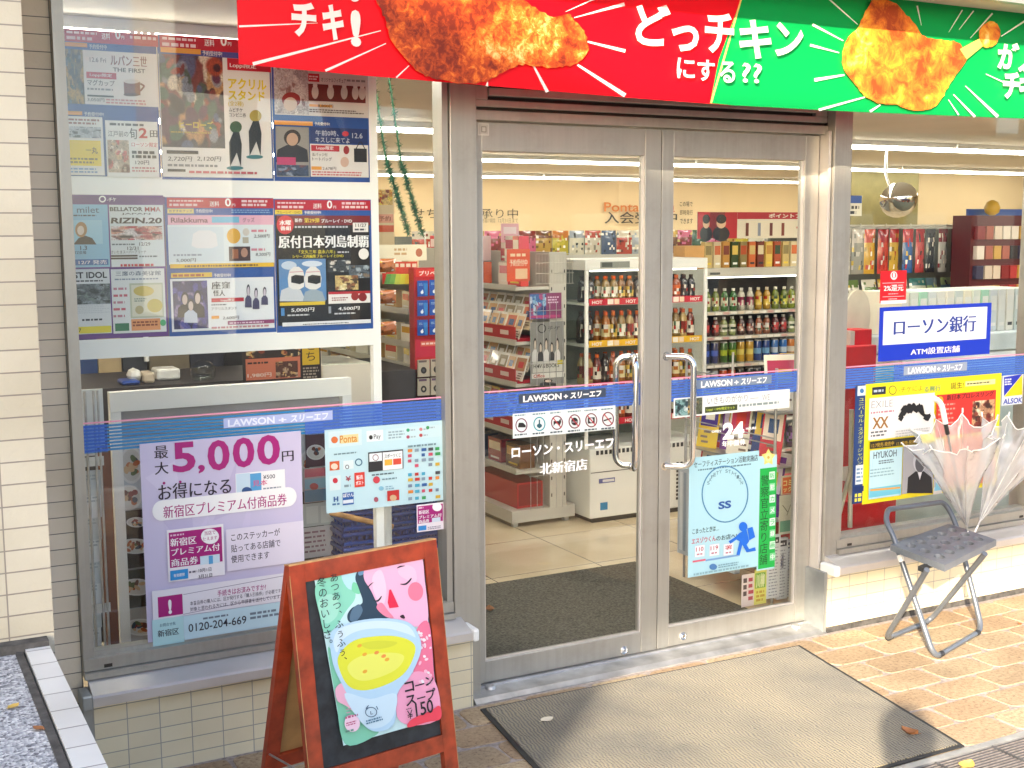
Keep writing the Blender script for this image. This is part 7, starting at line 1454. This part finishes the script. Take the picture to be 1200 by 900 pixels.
# ---- card shelf and prepaid rack at the right of the left window
cg = thing('card_shelf', 'white tiered shelf with small goods between the white pole and the red prepaid rack', 'shelf unit', (2.35, 6, 0))
sx = onY(487, 400, 5.3).x
s = MB(); s.box(sx + .18, sx + .2, 5.32, 7.5, 0, 1.62); s.build('back_panel', M['fixture'], cg)
CS = []
for k, yy in enumerate((403 + 0, 0)): pass
for k, (yy) in enumerate((326, 364, 403, 429, 450, 480)):
    z = onY(487, yy, 5.3).z; CS.append(z); s = MB(); s.box(sx - .02, sx + .179, 5.32, 7.5, z - .012, z); s.box(sx - .026, sx - .0205, 5.32, 7.5, z - .02, z + .008); s.build('shelf', M['fixture'], cg)
    for j in range(9):
        c = [('d8c8a0', 'b07a3a'), ('f0ecd8', 'e8d04a'), ('e0d4b8', 'c83a3a'), ('c8a06a', '7a4a2a'), ('f2eee2', 'd8a03a')][(j + k * 2) % 5]
        if k < 5: goods(('tc', c), lambda: carton_mesh(*c, .13, .05, .085, j), 'small_box', (sx + .03, 5.42 + j * .2, z + .001), -pi / 2 + G.uniform(-.2, .2), 'small packet on tier %s of the card shelf beside the red prepaid rack' % ['one', 'two', 'three', 'four', 'five'][k], 'packet', 'packets on tier %s of the card shelf' % ['one', 'two', 'three', 'four', 'five'][k])
s = MB(); q = onY(486, 400, 5.29); s.box(q.x - .006, q.x + .012, 5.285, 5.318, .1, onY(487, 315, 5.29).z, lin('d0281c')); o = s.build('red_post', M['print'], cg)
p = Print(5.27); p.sheet(440.5, 287, 306, 500, 'f0e6c8'); p.tlines(462, 290, 300, 478, 2, 'c8a070', 4); p.ell(491, 296, 4, 5, 'b86a4a'); p.build('notice_card', 'cream card standing above the red tray of small cards', 'notice', M['print'])
p = Print(5.26); p.sheet(452, 307, 320, 489, 'd03a20'); 
for k in range(5): p.rect(455 + k * 7, 309, 313, 460 + k * 7, 'f0dcc0')
p.rect(448, 320, 333, 484, 'c82a1c')
for k in range(6): p.poly([(450 + k * 6, 333), (456 + k * 6, 333), (459 + k * 5.6, 321), (453 + k * 5.6, 321)], ['5a9a4a', '7ab04a', 'c8d04a', 'e0d83a', 'e8c82c', 'f0e0b0'][k])
p.build('card_tray', 'red tray of green and yellow cards on the card shelf', 'tray', M['print'])
pr = thing('prepaid_rack', 'red prepaid card rack at the right edge of the left window', 'card rack', (2.35, 5.2, 0))
p = Print(5.2); u0, u1, v0, v1 = p.box(486, 314, 470, 526); p.mb.obox(p.to3(u0, v0, 0), Vector((u1 - u0, 0, 0)), Vector((0, .06, 0)), Vector((0, 0, v1 - v0)), lin('b81820')); p.up(); p.rect(487, 316, 324.5, 526, 'd82c22'); p.text('プリペイド', 491, 317.5, 323, 523, 'f8ece0', .02); p.rect(487, 398, 419, 526, 'c0183a'); p.rect(493, 400, 406, 526, 'd8604a'); p.tlines(494, 401, 405, 512, 1, 'f2d0c8', 3); p.mb.build('board', M['print'], pr)
for r_i, yt in enumerate((329, 352, 375)):
    for c_i in range(3):
        p = Print(5.19); x = 489 + c_i * 14.2; p.sheet(x, yt - c_i, yt + 18.5 - c_i, x + 12.5, '1f4fa8'); p.poly([(x + 7, yt + 3), (x + 12, yt + 3), (x + 12, yt + 17), (x + 9, yt + 17)], '2f7fc8'); p.ell(x + 5.6, yt + 13.6 - c_i, 1.7, 2, 'eef2f8', 12); p.ell(x + 6.2, yt + 11.2 - c_i, .6, .8, 'eef2f8', 8, .6); p.tlines(x + 2, yt + 3 - c_i, yt + 6 - c_i, x + 7, 2, '9ab8e0', r_i); p.build('prepaid_card', 'blue prepaid card in the %s row and %s column of the red prepaid rack' % (['upper', 'middle', 'lower'][r_i], ['left', 'middle', 'right'][c_i]), 'card', M['print'], 'blue prepaid cards on the red rack')
for r_i, yt in enumerate((422, 444)):
    for c_i in range(3):
        p = Print(5.19); x = 490 + c_i * 15; p.sheet(x, yt - c_i, yt + 20 - c_i, x + 13.5, 'b8aa96', .03); p.ell(x + 6.5, yt + 12 - c_i, 3.4, 4, '1c1a1c', 18); p.ell(x + 6.5, yt + 12 - c_i, 1.5, 1.8, '4a4a50' if r_i == 0 else 'b8aa96', 12); p.rect(x + 1, yt + .5 - c_i, yt + 3 - c_i, x + 10, '6a5a58' if r_i == 0 else '5a3a5a'); p.build('speaker_box', 'beige boxed gadget in the %s row, %s column, under the blue prepaid cards' % (['upper', 'lower'][r_i], ['left', 'middle', 'right'][c_i]), 'box', M['print'], 'boxed gadgets under the prepaid cards')
# tinsel garlands
for n_, (xa, ya, xb, yb, lb) in enumerate(((452, 185, 479, 275, 'green tinsel garland hanging from the ceiling, the left one of two'), (470, 190, 495, 275, 'green tinsel garland hanging from the ceiling, the right one of two'))):
    a, c = onY(xa, ya, 5.1), onY(xb, yb, 5.1); s = MB(); rr = random.Random(n_)
    a2 = Vector((a.x - .06, 5.1, 2.43)); s.tube([a2, a, c], .004, 5)
    for P0, P1, m in ((a2, a, 160), (a, c, 620)):
        for k in range(m):
            q = P0 + (P1 - P0) * rr.random(); d = Vector((rr.uniform(-1, 1), rr.uniform(-1, 1), rr.uniform(-1, 1))).normalized() * .026; w = d.cross(Vector((rr.random(), rr.random(), rr.random()))).normalized() * .0025; s.face([q - w, q + d, q + w], (.1, .3, .2))
    o = s.build('tinsel_garland', M['tinsel']); tag(o, lb, 'garland')
# shopping baskets
for k in range(7):
    def mk():
        s = MB(); w, d, h = .40, .28, .17
        for z, e in ((0, .85), (h, 1.0), (h - .02, 1.02), (h * .3, .88), (h * .5, .91), (h * .7, .95)):
            s.tube([(sx_ * w / 2 * e, sy_ * d / 2 * e, z) for sx_, sy_ in ((-1, -1), (1, -1), (1, 1), (-1, 1), (-1, -1))], .009 if z >= h - .021 else .006, 6, caps=False)
        for i in range(15):
            t = -1 + 2 * i / 14
            for sy_ in (-1, 1): s.tube([(t * w / 2 * .85, sy_ * d / 2 * .85, 0), (t * w / 2, sy_ * d / 2, h)], .005, 5)
        for i in range(9):
            t = -1 + 2 * i / 8
            for sx_ in (-1, 1): s.tube([(sx_ * w / 2 * .85, t * d / 2 * .85, 0), (sx_ * w / 2, t * d / 2, h)], .005, 5)
        s.box(-w * .42, w * .42, -d * .42, d * .42, 0, .006); return s
    o = goods('basket', mk, 'shopping_basket', (1.72, 4.32, .28 + k * .055), 0, 'blue plastic shopping basket, %s from the bottom of the stack behind the chalkboard' % ['first', 'second', 'third', 'fourth', 'fifth', 'sixth', 'seventh'][k], 'basket', 'stacked shopping baskets', mat=M['blue_plastic'])
bs = thing('basket_stand', 'pale metal stand under the stack of blue shopping baskets', 'stand', (1.72, 4.32, 0)); s = MB(); s.box(1.5, 1.94, 4.17, 4.47, .25, .279)
for xx, yy in ((1.51, 4.18), (1.93, 4.18), (1.51, 4.46), (1.93, 4.46)): s.tube([(xx, yy, 0), (xx, yy, .25)], .011, 8)
s.build('frame', M['white_metal'], bs); s = MB(); s.tube([(1.665, 4.11, .02), (1.665, 4.11, 1.0)], .017, 8); s.tube([(1.45, 4.12, .70), (1.69, 4.12, .62)], .010, 8, mi=1); s.build('pole', [M['white_metal'], M['worn_wood']], bs)
# far wall lettering boards
BYW = 15.15
p = Print(BYW, dl=.002); p.text('Ponta', 708, 237, 248, 749, 'e8862a', .012); p.text('会員', 760, 237, 248, 791, 'd8502c', .02); p.text('入会受付中', 708, 248, 262, 793, '241c18', .01); 
for k, t in enumerate(('この場で', '即時発行', 'できます')): p.text(t, 796, 236 + k * 10, 242 + k * 10, 811, '241c18', .006)
p.build('wall_sign', 'orange and black membership lettering on the far cream wall behind the door posts', 'sign', M['print'])
p = Print(BYW, dl=.002); p.text('せちご予約承り中', 483, 244, 256, 607, '241c18', -.004); p.text('お届け期間', 565, 256, 261, 580, '6a5a4a', -.004); p.text('12月31日まで', 584, 256, 261, 607, '6a5a4a', -.004); p.build('wall_sign', 'black new year meal lettering on the far cream wall left of the doors', 'sign', M['print'])
p = Print(6.9); p.sheet(440, 222, 300, 462, 'f0dcb0'); p.photo(441, 222, 240, 460, 'e8c878', ['d89a3a', 'b8502c', 'f0d850', '8a4a2a'], 14, 3); p.rect(441, 251, 261, 461, 'e8a088'); p.text('予約', 444, 253, 259, 458, '7a2a1c', .01); p.rect(441, 264, 272, 500, 'd8562c') if False else p.rect(441, 264, 272, 461.5, 'd8562c'); p.build('meal_poster', 'cream meal poster hanging above the card shelf', 'poster', M['print'])

bpy.data.objects.remove(_to); bpy.data.curves.remove(_cu)
